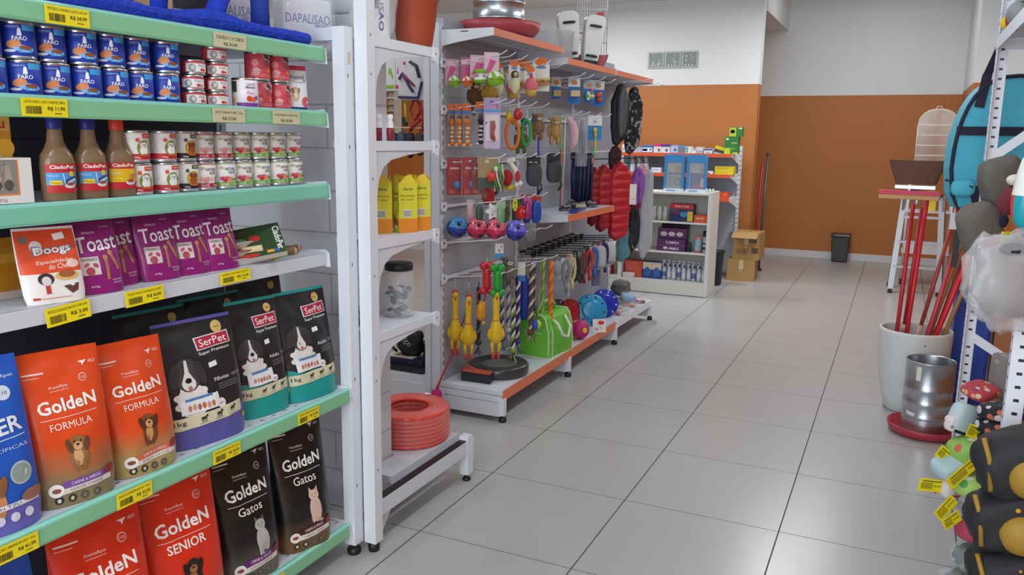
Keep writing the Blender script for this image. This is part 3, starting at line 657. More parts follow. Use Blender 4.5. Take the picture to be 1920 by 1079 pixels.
def art_blue(A, W, H):
    A.text('PREMIER', -W*.0, H*.60, W*.82, H*.09, '#e9eef6', 3, .05, .02); A.rect(-W*.3, H*.53, W*.42, H*.535, '#cfe0f6', 2, .03); A.text('RAÇAS ESPECÍFICAS', W*.02, H*.475, W*.80, H*.03, '#c9dbf2', 3, .04); A.ell(W*.3, H*.33, W*.11, W*.11, '#b9c3c0', 3); A.ell(W*.3, H*.33, W*.09, W*.09, '#8fa09a', 4)
    A.ell(W*.3, H*.79, W*.07, W*.07, '#cfd9e4', 2); A.text('110', W*.3, H*.79, W*.07, H*.02, '#3a62b0', 3); A.text('PremieRpet', W*.28, H*.88, W*.3, H*.024, '#dfe8f6', 2); dog(A, W*.0, H*.30, W*.3, '#c98a54', '#8a5a34', '#efe9e0', 3); A.ell(W*.38, H*.19, W*.12, W*.06, '#9a6a54', 8)
    A.rect(-W*.4, H*.145, W*.44, H*.175, '#e9e6ee', 6); A.text('SHIH TZU', W*.1, H*.16, W*.3, H*.02, '#5a5a86', 7)
    for k in range(4): A.ell(-W*.1+W*.14*k, H*.09, W*.045, W*.045, '#d5cfe6', 6)
kib('kibble_bag', 'blue and lilac kibble bag cut by the left photo edge', (-.17, -1.432, .6085), R(-10), .22, .36, .09, .06, 33, lambda u, v: C('#6a64b8', .32) if v < .17 else C('#1f5ac0', .32), art_blue, None)
def ser_col(base): return lambda u, v: C(base, .32) if (v < .27 - .03*u or v > .985) else C('#232427', .32)
def art_ser(kind, base, left):
    def f(A, W, H):
        u0 = W*.18
        A.rect(u0-W*.22, H*.755, u0+W*.24, H*.855, '#e9e4e2', 2, .05); A.rect(u0-W*.205, H*.762, u0+W*.225, H*.848, '#b01f3a', 3, .05); A.text('SerPet', u0+W*.01, H*.805, W*.36, H*.058, '#f6eff0', 4, .05, .004)
        A.text('Super Premium', u0+W*.0, H*.725, W*.42, H*.032, '#e9e6e4', 3, .05, .01); A.ell(W*.28, H*.905, W*.07, W*.07, '#d8b46a', 3); A.text('100%', W*.28, H*.905, W*.08, H*.015, '#7a5a22', 4)
        A.text(kind, W*.20, H*.50, W*.2, H*.03, '#d9d9d9', 3, .05, .01); A.rect(W*.34, H*.51, W*.46, H*.515, '#a8a8a8', 3, .05); A.rect(W*.34, H*.495, W*.44, H*.499, '#a8a8a8', 3, .05)
        for k in range(3): A.rect(W*.14, H*(.455-.018*k), W*.40, H*(.459-.018*k), '#8f8f8f', 3, .05)
        A.rect(W*.06, H*.605, W*.17, H*.645, '#f2f0ee', 3, .1)
        v = H*.58; s = W*.29
        hd, wh = '#3b393d', '#dedad6'; cx = -W*.21
        A.ell(cx, v-s*1.0, s*1.05, s*.75, '#1a1a1c', 2); A.ell(cx+s*.05, v-s*.95, s*.62, s*.62, wh, 3)
        for k in range(9): A.ell(cx+s*(.05+.6*math.cos(k*.7)), v-s*(.95+.5*math.sin(k*.7)), s*.16, s*.13, wh, 3)
        A.ell(cx, v, s*.52, s*.62, hd, 4); A.ell(cx-s*.52, v+s*.02, s*.2, s*.46, '#302e32', 5, -.25); A.ell(cx+s*.52, v+s*.02, s*.2, s*.46, '#302e32', 5, .25)
        A.poly([(cx-s*.05, v+s*.55), (cx+s*.05, v+s*.55), (cx+s*.09, v+s*.1), (cx+s*.26, v-s*.25), (cx, v-s*.5), (cx-s*.26, v-s*.25), (cx-s*.09, v+s*.1)], wh, 6); A.ell(cx, v-s*.32, s*.28, s*.26, wh, 6)
        A.ell(cx, v-s*.2, s*.13, s*.1, '#101010', 7); A.ell(cx+s*.02, v-s*.5, s*.09, s*.1, '#b56a6a', 7)
        for q in (-.28, .28): A.ell(cx+q*s, v+s*.14, s*.075, s*.07, '#6a4428', 7); A.ell(cx+q*s, v+s*.14, s*.04, s*.04, '#0c0c0c', 8)
        A.rect(-W*.36, H*.285, W*.10, H*.40, '#e3e4e6', 8, .05); A.rect(-W*.30, H*.385, W*.02, H*.405, '#4a7fb0', 9, .05)
        for k in range(6): A.ell(-W*.26+W*.055*k, H*.325+H*.004*(k % 2), W*.022, W*.035, ['#c77f6a', '#c99a6a', '#a8636a', '#c06a3a', '#d0887a', '#b07a4a'][k], 9)
        A.ell(W*.12, H*.31, W*.055, W*.055, '#eee8e8', 9); A.text('28%', W*.12, H*.31, W*.075, H*.018, '#b83a4a', 10)
        A.rect(-W*.47, H*.175, W*.40, H*.27, '#d6cfae', 4, .06); A.text('1kg', -W*.38, H*.212, W*.13, H*.045, '#2c2c28', 5, .06, .01)
        for k in range(3):
            q = -W*.12+W*.19*k; vv = H*.228+H*.008*k; A.ell(q, vv, W*.035, W*.016, '#33312c', 5); A.ell(q+W*.036, vv+W*.018, W*.016, W*.014, '#33312c', 5)
            for d in (-.024, -.01, .012, .026): A.rect(q+W*d-W*.004, vv-W*.045, q+W*d+W*.004, vv, '#33312c', 5)
            A.rect(q-W*.06, H*.186+H*.006*k, q+W*.06, H*.190+H*.006*k, '#6e6a58', 5, .05)
        A.poly([(W*.40, H*.13), (W*.47, H*.13), (W*.435, H*.175)], '#e2c81c', 5)
    return f
kib('kibble_bag', 'black puppy kibble bag with lilac base beside the orange bags', (-.175, -.82, .6085), R(-10), .245, .335, .08, .05, 34, ser_col('#5b56a0'), art_ser('Filhotes', '#5b56a0', 1), 'black kibble bags with a spotted dog')
kib('kibble_bag', 'black adult kibble bag with teal base, left one of the teal pair', (-.195, -.572, .6085), R(-9), .19, .345, .075, .05, 35, ser_col('#1d9a94'), art_ser('Adulto', '#1d9a94', 1), 'black kibble bags with a spotted dog')
kib('kibble_bag', 'black adult kibble bag with teal base, right one next to the white post', (-.172, -.378, .6085), R(-8), .215, .345, .08, .05, 36, ser_col('#1d9a94'), art_ser('Adulto', '#1d9a94', 1), 'black kibble bags with a spotted dog')
for k, (y, hh, col, lb) in enumerate(((-.80, .34, '#161619', 'dark kibble bag standing deep behind the lilac-based bag'), (-.58, .345, '#1b1c1f', 'dark kibble bag with teal seal behind the left teal bag'), (-.385, .375, '#1b1c1f', 'dark kibble bag behind the right teal bag'))):
    kib('kibble_bag', lb, (-.36, y, .6085), R(-6), .23, hh, .08, .04, 40+k, (lambda u, v, c=col: C('#1d8a84', .35) if v > .985 else C(c, .35)), lambda A, W, H: (A.ell(W*.28, H*.9, W*.06, W*.06, '#b89a5a', 3), A.rect(-.02, H*.6, .02, H*.62, '#8a8a8a', 3)), 'dark kibble bags at the back')
RED = '#d8321a'
kib('kibble_bag', 'red-orange kibble bag cut by the bottom photo edge, left on the lowest shelf', (-.175, -1.165, .1215), R(-12), .23, .405, .1, .05, 51, grad('#8c7a58', RED, .12, .3), art_golden('FORMULA', RED, pup('#8d6338', '#5c3c20'), '#7b4a9a'), None)
kib('kibble_bag', 'red-orange senior dog kibble bag on the lowest shelf', (-.185, -.915, .1215), R(-14), .225, .42, .1, .05, 52, grad('#8c7a58', RED, .10, .28), art_golden('SENIOR', RED, lambda A, W, H: dog(A, W*.02, H*.38, W*.26, '#241d1b', '#171312', '#a36a34'), '#7b4a9a', .02, .5), None)
BK = '#161617'
kib('kibble_bag', 'black cat kibble bag showing a grey and white cat, on the lowest shelf', (-.185, -.672, .1215), R(-14), .20, .415, .095, .05, 53, grad('#6a6258', BK, .10, .30), art_golden('Gatos', BK, lambda A, W, H: cat(A, W*.1, H*.40, W*.3, '#b3b1ae', '#5c5a58'), '#6e1f72', .005, .42), 'black cat kibble bags')
kib('kibble_bag', 'black cat kibble bag showing a cream cat, on the lowest shelf by the post', (-.165, -.445, .1215), R(-18), .195, .435, .095, .05, 54, grad('#6e5230', BK, .10, .26), art_golden('Gatos', BK, lambda A, W, H: cat(A, W*.1, H*.40, W*.3, '#d9b9a8', '#cfa494'), '#4a1a20', .005, .42), 'black cat kibble bags')
kib('kibble_bag', 'blue kibble bag peeking up in the bottom left photo corner', (-.18, -1.45, .1215), R(-10), .23, .40, .09, .05, 55, lambda u, v: C('#1c4fa8', .32), lambda A, W, H: A.text('PREMIER', 0, H*.6, W*.8, H*.09, '#e9eef6', 3, .05, .02), None)
# ------------------------------------------------------------------ narrow white end shelf by the partition, with the hose step
E_ = thing('end_shelf_unit', 'narrow white metal shelf unit with tall front post and floor step', 'shelving', (0, 0, 0))
m = MB(); m.box(-.095, -.048, -.215, -.170, .035, 2.35, WHITE)
for z in (.3, .62, .70, .98, 1.3, 1.63, 1.75, 1.9): m.box(-.0485, -.0474, -.196, -.192, z, z+.008, BLACK)
m.build('upright', E_, bev=.002)
m = MB(); m.lathe([(.0, 0), (.02, 0), (.021, .012), (.021, .035), (0, .035)], BLACK, 14, (-.072, -.192, 0)); m.build('foot', E_)
for z in (1.752, 1.424, 1.101, .784):
    s_ = MB(); s_.box(-.222, -.056, -.168, .204, z-.026, z, WHITE); sh = s_.build('shelf', E_, bev=.002)
    b_ = MB(); o = [(-.17, z-.002), (.205, z-.002), (.205, z-.030), (.02, z-.047), (-.08, z-.062), (-.125, z-.085), (-.152, z-.125), (-.163, z-.18), (-.17, z-.18)]
    b_.prism(o, -.0565, -.0525, WHITE2); b_.prism([(-.17, z+.001), (.205, z+.001), (.205, z-.032), (-.17, z-.030)], -.0525, -.0485, WHITE)
    b_.prism([(.190, z+.004), (.222, z+.004), (.230, z-.008), (.224, z-.052), (.214, z-.054), (.19, z-.040)], -.060, -.046, WHITE); b_.prism([(.204, z-.016), (.210, z-.016), (.210, z-.022), (.204, z-.022)], -.0462, -.0455, BLACK)
    b_.build('bracket', sh, bev=.0012)
m = MB(); m.box(-.48, -.112, -.005, .492, .168, .2, C('#c6cad2', .4)) if False else m.box(-.48, -.112, .172, .492, .172, .2, C('#c9cdd5', .4)); m.box(-.222, -.112, -.02, .172, .172, .2, C('#c9cdd5', .4)); m.box(-.112, -.109, -.02, .492, .155, .201, C('#cfd3da', .4))
m.build('step_deck', E_, bev=.002)
m = MB(); m.box(-.085, -.05, -.17, .50, .125, .185, WHITE2); m.box(-.0845, -.0505, -.16, .5, .1845, .188, BLACK); m.prism([(-.17, .125), (-.08, .125), (-.155, .04), (-.17, .04)], -.07, -.066, WHITE2); m.build('step_rail', E_, bev=.0015)
m = MB(); m.prism([(.452, .185), (.46, .203), (.50, .203), (.515, .185), (.51, .03), (.462, .03)], -.088, -.048, WHITE); m.build('leg', E_, bev=.002)
m = MB(); m.lathe([(.0, 0), (.018, 0), (.019, .008), (.012, .012), (.008, .03), (0, .03)], BLACK, 14, (-.068, .487, 0)); m.build('foot', E_)
for y in (.06, .40):
    m = MB(); m.box(-.46, -.43, y+.12, y+.15, .0, .172, WHITE2); m.build('leg', E_)

# red hose coil shrink-wrapped on the step
H_ = thing('hose_coil', 'wrapped coil of red garden hose lying on the white step', 'hose', (-.275, .365, .2015))
m = MB(); hm = noisy('red_hose', '#d8362c', '#e64a3e', 22, .3)
prof = []; L = 8; r0 = .0092
for k in range(L):
    for q in range(5):
        a = -PI/2 + PI*q/4; prof.append((.158 + r0*.9*math.cos(a), r0 + k*2*r0*.92 + r0*math.sin(a)))
for j in range(4):
    for q in range(5):
        a = PI*q/4; prof.append((.150 - j*.0176 - .0088*(1-math.cos(a))/1.0, L*2*r0*.92 - .004 + .006*math.sin(a)))
for k in range(L):
    for q in range(5):
        a = PI/2 - PI*q/4; prof.append((.092 - r0*.9*math.cos(a), r0 + (L-1-k)*2*r0*.92 + r0*math.sin(a)))
prof.append(prof[0]); m.lathe(prof, hm, 64); m.build('hose', H_)
m = MB(); TT = L*2*r0*.92
def film(a, b):
    t = 2*PI*a; ring = [(.164, .003), (.171, .02), (.172, TT*.5), (.170, TT-.02), (.160, TT+.004), (.13, TT+.008), (.10, TT+.006), (.085, TT-.008), (.081, TT*.5), (.083, .01)]
    i = b*(len(ring)-1); k = min(int(i), len(ring)-2); fr = i-k; r = ring[k][0]*(1-fr)+ring[k+1][0]*fr; z = ring[k][1]*(1-fr)+ring[k+1][1]*fr
    r += .0022*noise.noise((t*9, b*14, 3))+.0016*math.sin(t*22); return (r*math.cos(t), r*math.sin(t), z)
m.grid(film, 128, 22, C('#f0bdb6', .14, 0, .2)); m.build('plastic_wrap', H_)
m = MB(); m.tube([(.095, -.135, .06), (.112, -.130, .068), (.122, -.122, .078)], [.009, .011, .010], BLACK, 10); m.tube([(.119, -.124, .075), (.128, -.118, .082)], .0075, C('#e6d9c2', .4), 10)
m.xf = None; o_ = m.build('hose_end', H_); o_.rotation_euler = (0, 0, R(-52))
# paper seals on top of the wrap
m = MB(); m.box(-.012, .012, .135, .155, TT+.0085, TT+.0095, C('#e9e4df')); m.build('paper_seal', H_)

# yellow boxes, jar, things on the end shelf
def bone_meal(loc, rz, lab):
    t = thing('food_box', lab, 'box', loc, rz, 'yellow bone meal boxes')
    m = MB(); yl = C('#d6cf3a', .45); dk = C('#c9b62a', .5); w2, d2, h = .036, .026, .175
    m.box(-d2, d2, -w2, w2, 0, h, yl); m.build('carton', t, bev=.0008)
    f = MB(); f.prism([(-w2, h), (w2, h), (w2*.3, h+.032), (-w2*.2, h+.028)], -.0265+.052, -.0255+.052, C('#e6c93a', .5)); f.prism([(-w2, h), (w2, h), (w2*.6, h+.022), (-w2*.6, h+.030)], -.0265, -.0255, dk)
    f.prism([(-d2, h), (d2, h), (d2*.2, h+.030)], w2-.0005, w2+.0005, C('#eed45a', .5), 'xz'); f.prism([(-d2, h), (d2, h), (-d2*.3, h+.034)], -w2-.0005, -w2+.0005, C('#e0c23a', .5), 'xz'); f.build('open_flap', t)
    a = MB(); A = Art(a, flat(d2), 1); A.rect(-w2, 0, w2, .05, '#e08a2a', 1); A.text('dany', .0, .155, .04, .013, '#4c6a2c', 2, 0, .012); A.text('Farinha', -.002, .132, .055, .009, '#6a6a2a', 2); A.text('de osso', -.004, .119, .05, .008, '#6a6a2a', 2); A.rect(-.02, .055, .012, .083, '#eeece0', 2)
    u = -.018
    while u < .010: A.rect(u, .057, u+.0014, .08, '#222222', 3); u += .0030
    A = Art(a, lambda u, v, h: (u, -w2-h, v), 1); A.text('Farinha', 0, .140, .042, .012, '#5a6a1e', 2); A.text('de osso', 0, .122, .042, .010, '#5a6a1e', 2); A.rect(-.02, .112, .02, .115, '#8a9a2a', 2); A.rect(-d2, 0, d2, .02, '#b9c23a', 1); A.ell(.004, .035, .017, .018, '#b8442a', 2); A.ell(-.012, .045, .008, .02, '#5f8a2a', 2, .4); A.ell(.004, .022, .008, .006, '#eadcc0', 3)
    A.rect(.008, .05, .012, .11, '#4f8a3a', 2, -.5)
    a.build('printed_front', t)
bone_meal((-.165, .015, 1.1015), R(-38), 'yellow bone meal box, front left one on the narrow shelf')
bone_meal((-.105, .085, 1.1015), R(-32), 'yellow bone meal box, middle one with raised flap')
bone_meal((-.098, .165, 1.1015), R(-30), 'yellow bone meal box nearest to the slotted upright')
J = thing('plastic_jar', 'large clear plastic jar with black lid on the narrow end shelf', 'jar', (-.145, .10, .7848))
m = MB(); m.lathe([(0, .002), (.048, 0), (.056, .006), (.058, .02), (.058, .145), (.052, .165), (.044, .174), (.044, .183)], C('#d7dde0', .06, 0, .28), 32); m.build('jar', J)
m = MB(); m.lathe([(.047, .172), (.052, .174), (.052, .196), (.047, .2), (0, .2)], BLACK, 32); m.build('lid', J)
rn = random.Random(5); m = MB()
for k in range(46):
    a = rn.random()*6.3; r = rn.random()**.5*.038; rot = Matrix.Rotation(rn.random()*3, 3, 'X') @ Matrix.Rotation(rn.random()*3, 3, 'Z')
    m.ellipsoid((r*math.cos(a), r*math.sin(a), .012+.095*rn.random()), (.016, .011, .006), C(rn.choice(['#8c9496', '#b9c1c2', '#5a6468', '#39464f', '#c8cecf'])), 8, 5, rot)
o = m.build('wrapped_sweets', J); o['kind'] = 'stuff'
m = MB(); m.ellipsoid((0, 0, .032), (.045, .04, .032), C('#3a4256', .2), 16, 10, None, .8); m.ellipsoid((.01, -.01, .058), (.025, .02, .01), C('#c9cfd6', .1, 0, .5), 12, 8); tag(m.build('treat_sack', None, (-.19, -.085, .7848)), 'dark bag in clear plastic at the left of the large jar', 'bag')
# top of the end shelf and partition: plastic sacks and pots
def crumple(m, c, r, mat, seed, amp=.25, n=26, mm=18, flatz=True):
    base = len(m.v); m.ellipsoid((0, 0, 0), (1, 1, 1), mat, n, mm, None, .75)
    for i in range(base, len(m.v)):
        p = m.v[i]; k = 1 + amp*noise.noise((p.x*2+seed, p.y*2, p.z*2)) + amp*.5*noise.noise((p.x*6, p.y*6+seed, p.z*6))
        z = p.z*k
        m.v[i] = Vector((c[0]+p.x*k*r[0], c[1]+p.y*k*r[1], c[2]+max(z, -.93 if flatz else -9)*r[2]))
t = thing('plastic_sack', 'clear plastic sack with white pads and purple lettering on top of the narrow shelf', 'sack', (-.15, -.03, 1.7535), R(-45))
m = MB(); crumple(m, (0, 0, .13), (.055, .075, .135), C('#e8eaee', .12, 0, .35), 4); m.build('plastic_bag', t)
m = MB(); m.lathe([(0, .0), (.052, .002), (.056, .01), (.056, .25), (.05, .255), (0, .255)], C('#eceef0', .5), 28); m.build('white_pads', t)
m = MB(); A = Art(m, wrap(.0565), .01); A.text('DAPALISAO', .018, .14, .22, .018, '#5c55a0', 2, -PI/2, .01); A.rect(-.004, .1, .008, .22, '#8a8aa0', 1); m.build('printed_label', t)
t = thing('plant_pot', 'brown clay-coloured pot on top of the narrow shelf', 'pot', (-.115, .175, 1.7535))
m = MB(); m.lathe([(0, .002), (.058, 0), (.062, .006), (.070, .055), (.0715, .058), (.084, .16), (.09, .165), (.09, .195), (.084, .195), (.078, .16), (.056, .012), (0, .012)], C('#a84a30', .35), 40); m.build('pot', t)
t = thing('plastic_sack', 'translucent sack lying on top of the white block partition', 'sack', (-.36, .095, 1.8615), 0)
m = MB(); crumple(m, (0, 0, .115), (.12, .055, .12), C('#e4e7ea', .12, 0, .45), 9); m.build('plastic_bag', t)
m = MB(); m.ellipsoid((0, 0, .105), (.09, .04, .10), C('#e6e8ea', .5), 18, 12, None, .6); m.build('white_pads', t)
# goods on top of the left gondola
def pads_pack(loc, rz, lab, txt):
    t = thing('pads_pack', lab, 'pack', loc, rz, 'white pad packs on the gondola top'); 
    m = MB(); m.box(-.05, .05, -.085, .085, .0, .17, C('#e4e4ea', .45)); m.build('pads', t, bev=.012)
    m = MB(); crumple(m, (0, 0, .105), (.068, .105, .112), C('#eef0f4', .08, 0, .25), int(abs(loc[1])*100), .12); m.build('plastic_bag', t)
    m = MB(); A = Art(m, flat(.0505), 1); A.text(txt, 0, .105, .15, .030, '#6a62a8', 2, 0, .01); A.rect(.02, .03, .07, .095, '#c9c6e0', 1); A.rect(-.07, .035, -.01, .085, '#d3d0e6', 1)
    for k in range(2):
        for q in range(2): A.rect(.024+.022*k, .034+.03*q, .042+.022*k, .058+.03*q, '#8f8abc', 2)
    m.build('printed_label', t)
pads_pack((-.34, -.16, 1.7535-.0445), R(-30), 'white pad pack with purple print at the right end of the gondola top', 'DAPALISAO')
pads_pack((-.44, -.385, 1.7095), R(-30), 'white pad pack with purple print behind the upright blue strap', 'DAPALISAO')
t = thing('cardboard_carton', 'brown, black and light blue carton on the gondola top behind the blue plush', 'carton', (-.43, -.60, 1.7095), R(-25))
m = MB(); m.box(-.07, .07, -.10, -.035, 0, .2, C('#b8946a', .6)); m.box(-.071, .071, -.035, .10, 0, .2, C('#26262a', .5)); m.build('carton', t, bev=.002)
m = MB(); A = Art(m, flat(.0712), 1); A.rect(-.034, 0, .0995, .075, '#8fbfe0', 1); A.rect(-.032, .105, .000, .15, '#e8e8ea', 1); A.rect(-.028, .109, -.004, .146, '#26262a', 2); A.text('SL', -.016, .127, .02, .025, '#f0f0f0', 3); m.build('printed_front', t)
FUR = noisy('blue_plush', '#1230a0', '#2148d8', 90, .9, .8)
t = thing('plush_scratcher', 'royal blue plush pet stand lying on the gondola top', 'pet furniture', (-.245, -.62, 1.7095), R(-3))
m = MB(); rn = random.Random(8)
def plush(a, b):
    t_ = 2*PI*b; e = .75; y = -.72+1.04*a; en = min(1, (a*1.04)/.02, (1-a)*1.04/.02); en = max(en, .0)**.5
    cx = math.copysign(abs(math.cos(t_))**e, math.cos(t_)); cz = math.copysign(abs(math.sin(t_))**e, math.sin(t_)); k = 1+.10*noise.noise((y*60, t_*3, 1))+.06*noise.noise((y*140, t_*9, 4))
    lift = .02*math.exp(-((y+.05)/.09)**2)+.018*math.exp(-((y+.42)/.1)**2)
    return (cx*.055*en*k, y, .0225+cz*(.021+lift*.5)*en*k+lift*.5)
m.grid(plush, 160, 16, FUR); m.build('plush_base', t)
m = MB(); m.tube([(.0, -.03, .04), (-.01, .0, .09), (-.02, .05, .16), (-.03, .1, .24)], [.03, .026, .026, .026], FUR, 12); m.build('plush_post', t)
m = MB(); m.tube([(-.015, .16, .03), (-.015, .16, .14), (-.015, .16, .28)], [.028, .027, .027], C('#1f3f9c', .85), 12); m.build('plush_post', t)
m = MB(); m.tube([(-.01, -.20, .04), (-.01, -.19, .1), (-.01, -.16, .2)], .022, FUR, 10); m.build('plush_post', t)

# ------------------------------------------------------------------ toy gondola
T = thing('gondola_shelving', 'long white gondola with orange shelf edges holding hanging toys', 'shelving', (0, 0, 0))
YS = (1.205, 2.125, 3.03, 3.94); XP = -.61
m = MB()
for a, b in zip(YS[:-1], YS[1:]):
    m.box(XP-.06, XP, a+.03, b-.03, .12, 2.02, PANEL)
for k in range(7): m.box(XP-.0002, XP+.0005, YS[0], YS[-1], .34+.26*k, .343+.26*k, C('#878c96'))
m.build('back_panel', T)
for i, y in enumerate(YS):
    m = MB(); m.box(XP-.085, XP+.004, y-.022, y+.022, .02, 1.99, WHITE2); m.box(XP+.003, XP+.006, y+.004, y+.02, .02, 1.99, WHITE)
    slots(m, XP+.0062, y+.012, .1, 1.98, .05, .026, .006)
    if i == 0: m.box(XP-.05, XP-.044, y-.0235, y-.0215, .1, 1.96, C('#a9aeb8'))
    m.build('upright', T, bev=.002)
# base decks and feet
for i, (a, b) in enumerate(zip(YS[:-1], YS[1:])):
    m = MB(); m.box(XP+.004, -.245, a-.01, b-.012, .14, .166, WHITE2); d = m.build('base_deck', T, bev=.0015)
    m = MB(); m.box(-.247, -.238, a-.008, b-.014, .115, .166, ORL if i < 2 else WHITE); m.build('edge_strip', d)
    rn = random.Random(i)
for i, y in enumerate(YS):
    m = MB(); m.prism([(XP+.004, .03), (-.255, .03), (-.248, .10), (-.245, .137), (XP+.004, .137)], y-.018, y+.012, WHITE2, 'xz'); m.prism([(XP+.02, .105), (-.26, .105), (-.26, .108), (XP+.02, .108)], y-.0195, y-.018, C('#9da2ab'), 'xz'); m.build('base_bracket', T, bev=.002)
    m = MB(); m.box(-.262, -.232, y-.02, y+.016, .035, .125, WHITE); m.build('leg', T, bev=.002)
    m = MB(); m.lathe([(0, 0), (.019, 0), (.021, .006), (.021, .022), (.01, .024), (.01, .036), (0, .036)], BLACK, 14, (-.247, y, 0)); m.build('foot', T)
# left half deck, seen through the narrow end shelf
m = MB(); m.box(XP-.55, XP-.085, 1.195, 2.1, .14, .17, WHITE); m.box(XP-.55, XP-.085, 1.19, 1.22, .03, .14, WHITE); m.build('base_deck', T)
# top shelves
for i, (z, xf) in enumerate(((1.958, -.325), (1.902, -.305), (1.902, -.305))):
    a, b = YS[i], YS[i+1]
    m = MB(); m.box(XP+.005, xf-.004, a+.012, b-.012, z-.016, z, C('#c2c6ce', .45)); m.box(XP+.1, XP+.104, a+.012, b-.012, z-.022, z-.016, WHITE); sh = m.build('shelf', T, bev=.001)
    m = MB(); m.box(xf-.006, xf+.002, a+.012, b-.012, z-.034, z+.001, ORL); m.build('edge_strip', sh)
    for y in (a+.008, b-.012):
        m = MB(); m.prism([(XP+.004, z+.002), (xf+.004, z+.002), (xf+.004, z-.034), (XP+.1, z-.058), (XP+.004, z-.075)], y, y+.004, WHITE, 'xz')
        if y < 1.3: m.box(-.50, -.46, y-.0012, y, z-.012, z-.008, BLACK)
        m.build('end_bracket', sh)
# mid shelf with an orange edge, module two
m = MB(); m.box(XP+.005, -.285, 2.145, 3.01, .972, .988, C('#c2c6ce', .45)); sh = m.build('shelf', T, bev=.001)
m = MB(); m.box(-.29, -.281, 2.145, 3.01, .95, .989, ORL); m.build('edge_strip', sh)
for y in (2.141, 3.008):
    m = MB(); m.prism([(XP+.004, .99), (-.28, .99), (-.28, .95), (XP+.1, .93), (XP+.004, .91)], y, y+.004, WHITE, 'xz'); m.build('end_bracket', sh)
# hook rails with ears on the first upright
RAILS = (1.803, 1.577, 1.309, 1.092, .902, .719)
for z in RAILS:
    m = MB(); m.box(XP+.006, XP+.016, 1.19, 2.10, z-.008, z+.008, WHITE); m.prism([(1.188, z+.022), (1.222, z+.022), (1.236, z+.006), (1.236, z-.012), (1.222, z-.026), (1.188, z-.024)], XP+.012, XP+.02, WHITE)
    m.lathe([(0, XP+.0202), (.0065, XP+.0202), (.0065, XP+.0212), (0, XP+.0212)], BLACK, 12, (0, 1.206, z+.002), 'x'); m.build('hook_rail', T)
for z in (1.803, 1.577): 
    m = MB(); m.box(XP+.006, XP+.016, 2.15, 3.0, z-.03, z-.014, WHITE); m.build('hook_rail', T)
WIRE = C('#e2e5ea', .25)
def hook(y, z, x1=-.27, rise=.05, mat=None, zr=None):
    m = MB(); x0 = XP+.012
    m.tube([(x0, y, z-.012), (x0+.004, y, z+.002), (x0+.03, y, z+.004), (x0+(x1-x0)*.65, y, z+.004+rise*.45), (x1-.035, y, z+.004+rise*.62), (x1, y, z+.004+rise)], .0026, mat or WIRE, 7)
    m.build('hook', T)
for z, ys_ in ((1.803, (1.26, 1.36, 1.5, 1.64, 1.81, 1.99)), (1.577, (1.26, 1.36, 1.48, 1.63, 1.80)), (1.309, (1.26, 1.5, 1.64, 1.81, 1.97)), (1.092, (1.26, 1.5, 1.64, 1.80)), (.902, (1.235, 1.29, 1.54, 1.72, 1.88)), (.719, (1.26, 1.36, 1.5, 1.62, 1.8, 1.97)), (1.78, (2.35, 2.5, 2.72, 2.92)), (1.553, (2.31, 2.45, 2.66, 2.86))):
    for y in ys_: hook(y, z)
for y, z in ((3.35, 1.83), (3.48, 1.83), (3.62, 1.82), (3.75, 1.82), (3.2, 1.29), (3.45, 1.29), (3.66, 1.25)): hook(y, z, -.16, .03, None if z > 1.5 else BLACK)
for k in range(9):                                   # black double hooks
    y = 2.2+.105*k; z = .745+.003*k; m = MB()
    m.box(XP+.005, XP+.02, y-.03, y+.03, z-.006, z+.006, BLACK); m.tube([(XP+.015, y-.022, z), (XP+.09, y-.022, z-.004), (-.3, y-.022, z+.012)], .0035, BLACK, 7); m.tube([(XP+.015, y+.022, z-.02), (XP+.09, y+.022, z-.024), (-.29, y+.022, z-.010)], .0035, BLACK, 7); m.box(XP+.08, XP+.092, y-.024, y+.024, z-.03, z+.006, BLACK)
    m.build('double_hook', T)

# ---------------- hanging toys: local +x faces the aisle camera side, origin at the hanging hole
FACE = R(-52)
def card_toy(lab, catg, x, y, zt, wd, ht, col, toy, group=None, rz=FACE, name='toy_on_card', arch=None, name2='toy'):
    t = thing(name, lab, catg, (x, y, zt), rz, group)
    m = MB(); h2 = wd/2
    if arch:
        o = [(-h2, .012-ht), (h2, .012-ht), (h2, -.03)] + [(h2*math.cos(PI*k/8), -.03+.042*math.sin(PI*k/8)) for k in range(9)] + [(-h2, -.03)]
        m.prism(o, -.0008, .0008, C(col, .5))
    else: m.box(-.0008, .0008, -h2, h2, .012-ht, .012, C(col, .5))
    m.build('card', t); q = MB(); toy(q, wd, ht); q.build(name2, t); return t
def rattle(c1, c2, r, zc, yc=0.0):
    def f(q, wd, ht):
        A = Art(q, flat(.001), 1); A.rect(-wd*.42, .0, wd*.42, -.035+.012, '#e9c7d6', 1); A.poly([(-wd*.1, -.02), (wd*.3, -.03), (-wd*.1, -.085), (-wd*.42, -.09)], '#d2588f', 2)
        rot = Matrix.Rotation(R(25), 3, 'X')
        q.ellipsoid((.012+r*.8, yc, zc), (r, r, r), C(c1, .3), 20, 14, rot, 1, lambda a, b: C('#ecebe6', .3) if (b > .12 and int((a+1)*5) % 2 == 0) or b < -.5 else (C('#2f3a2c', .4) if b > .12 and int((a+1)*10) % 4 == 1 else C(c1, .3)))
        q.lathe([(r*1.06, -.004), (r*1.1, 0), (r*1.06, .004)], C(c2, .3), 24, (.012+r*.8, yc, zc))
    return f
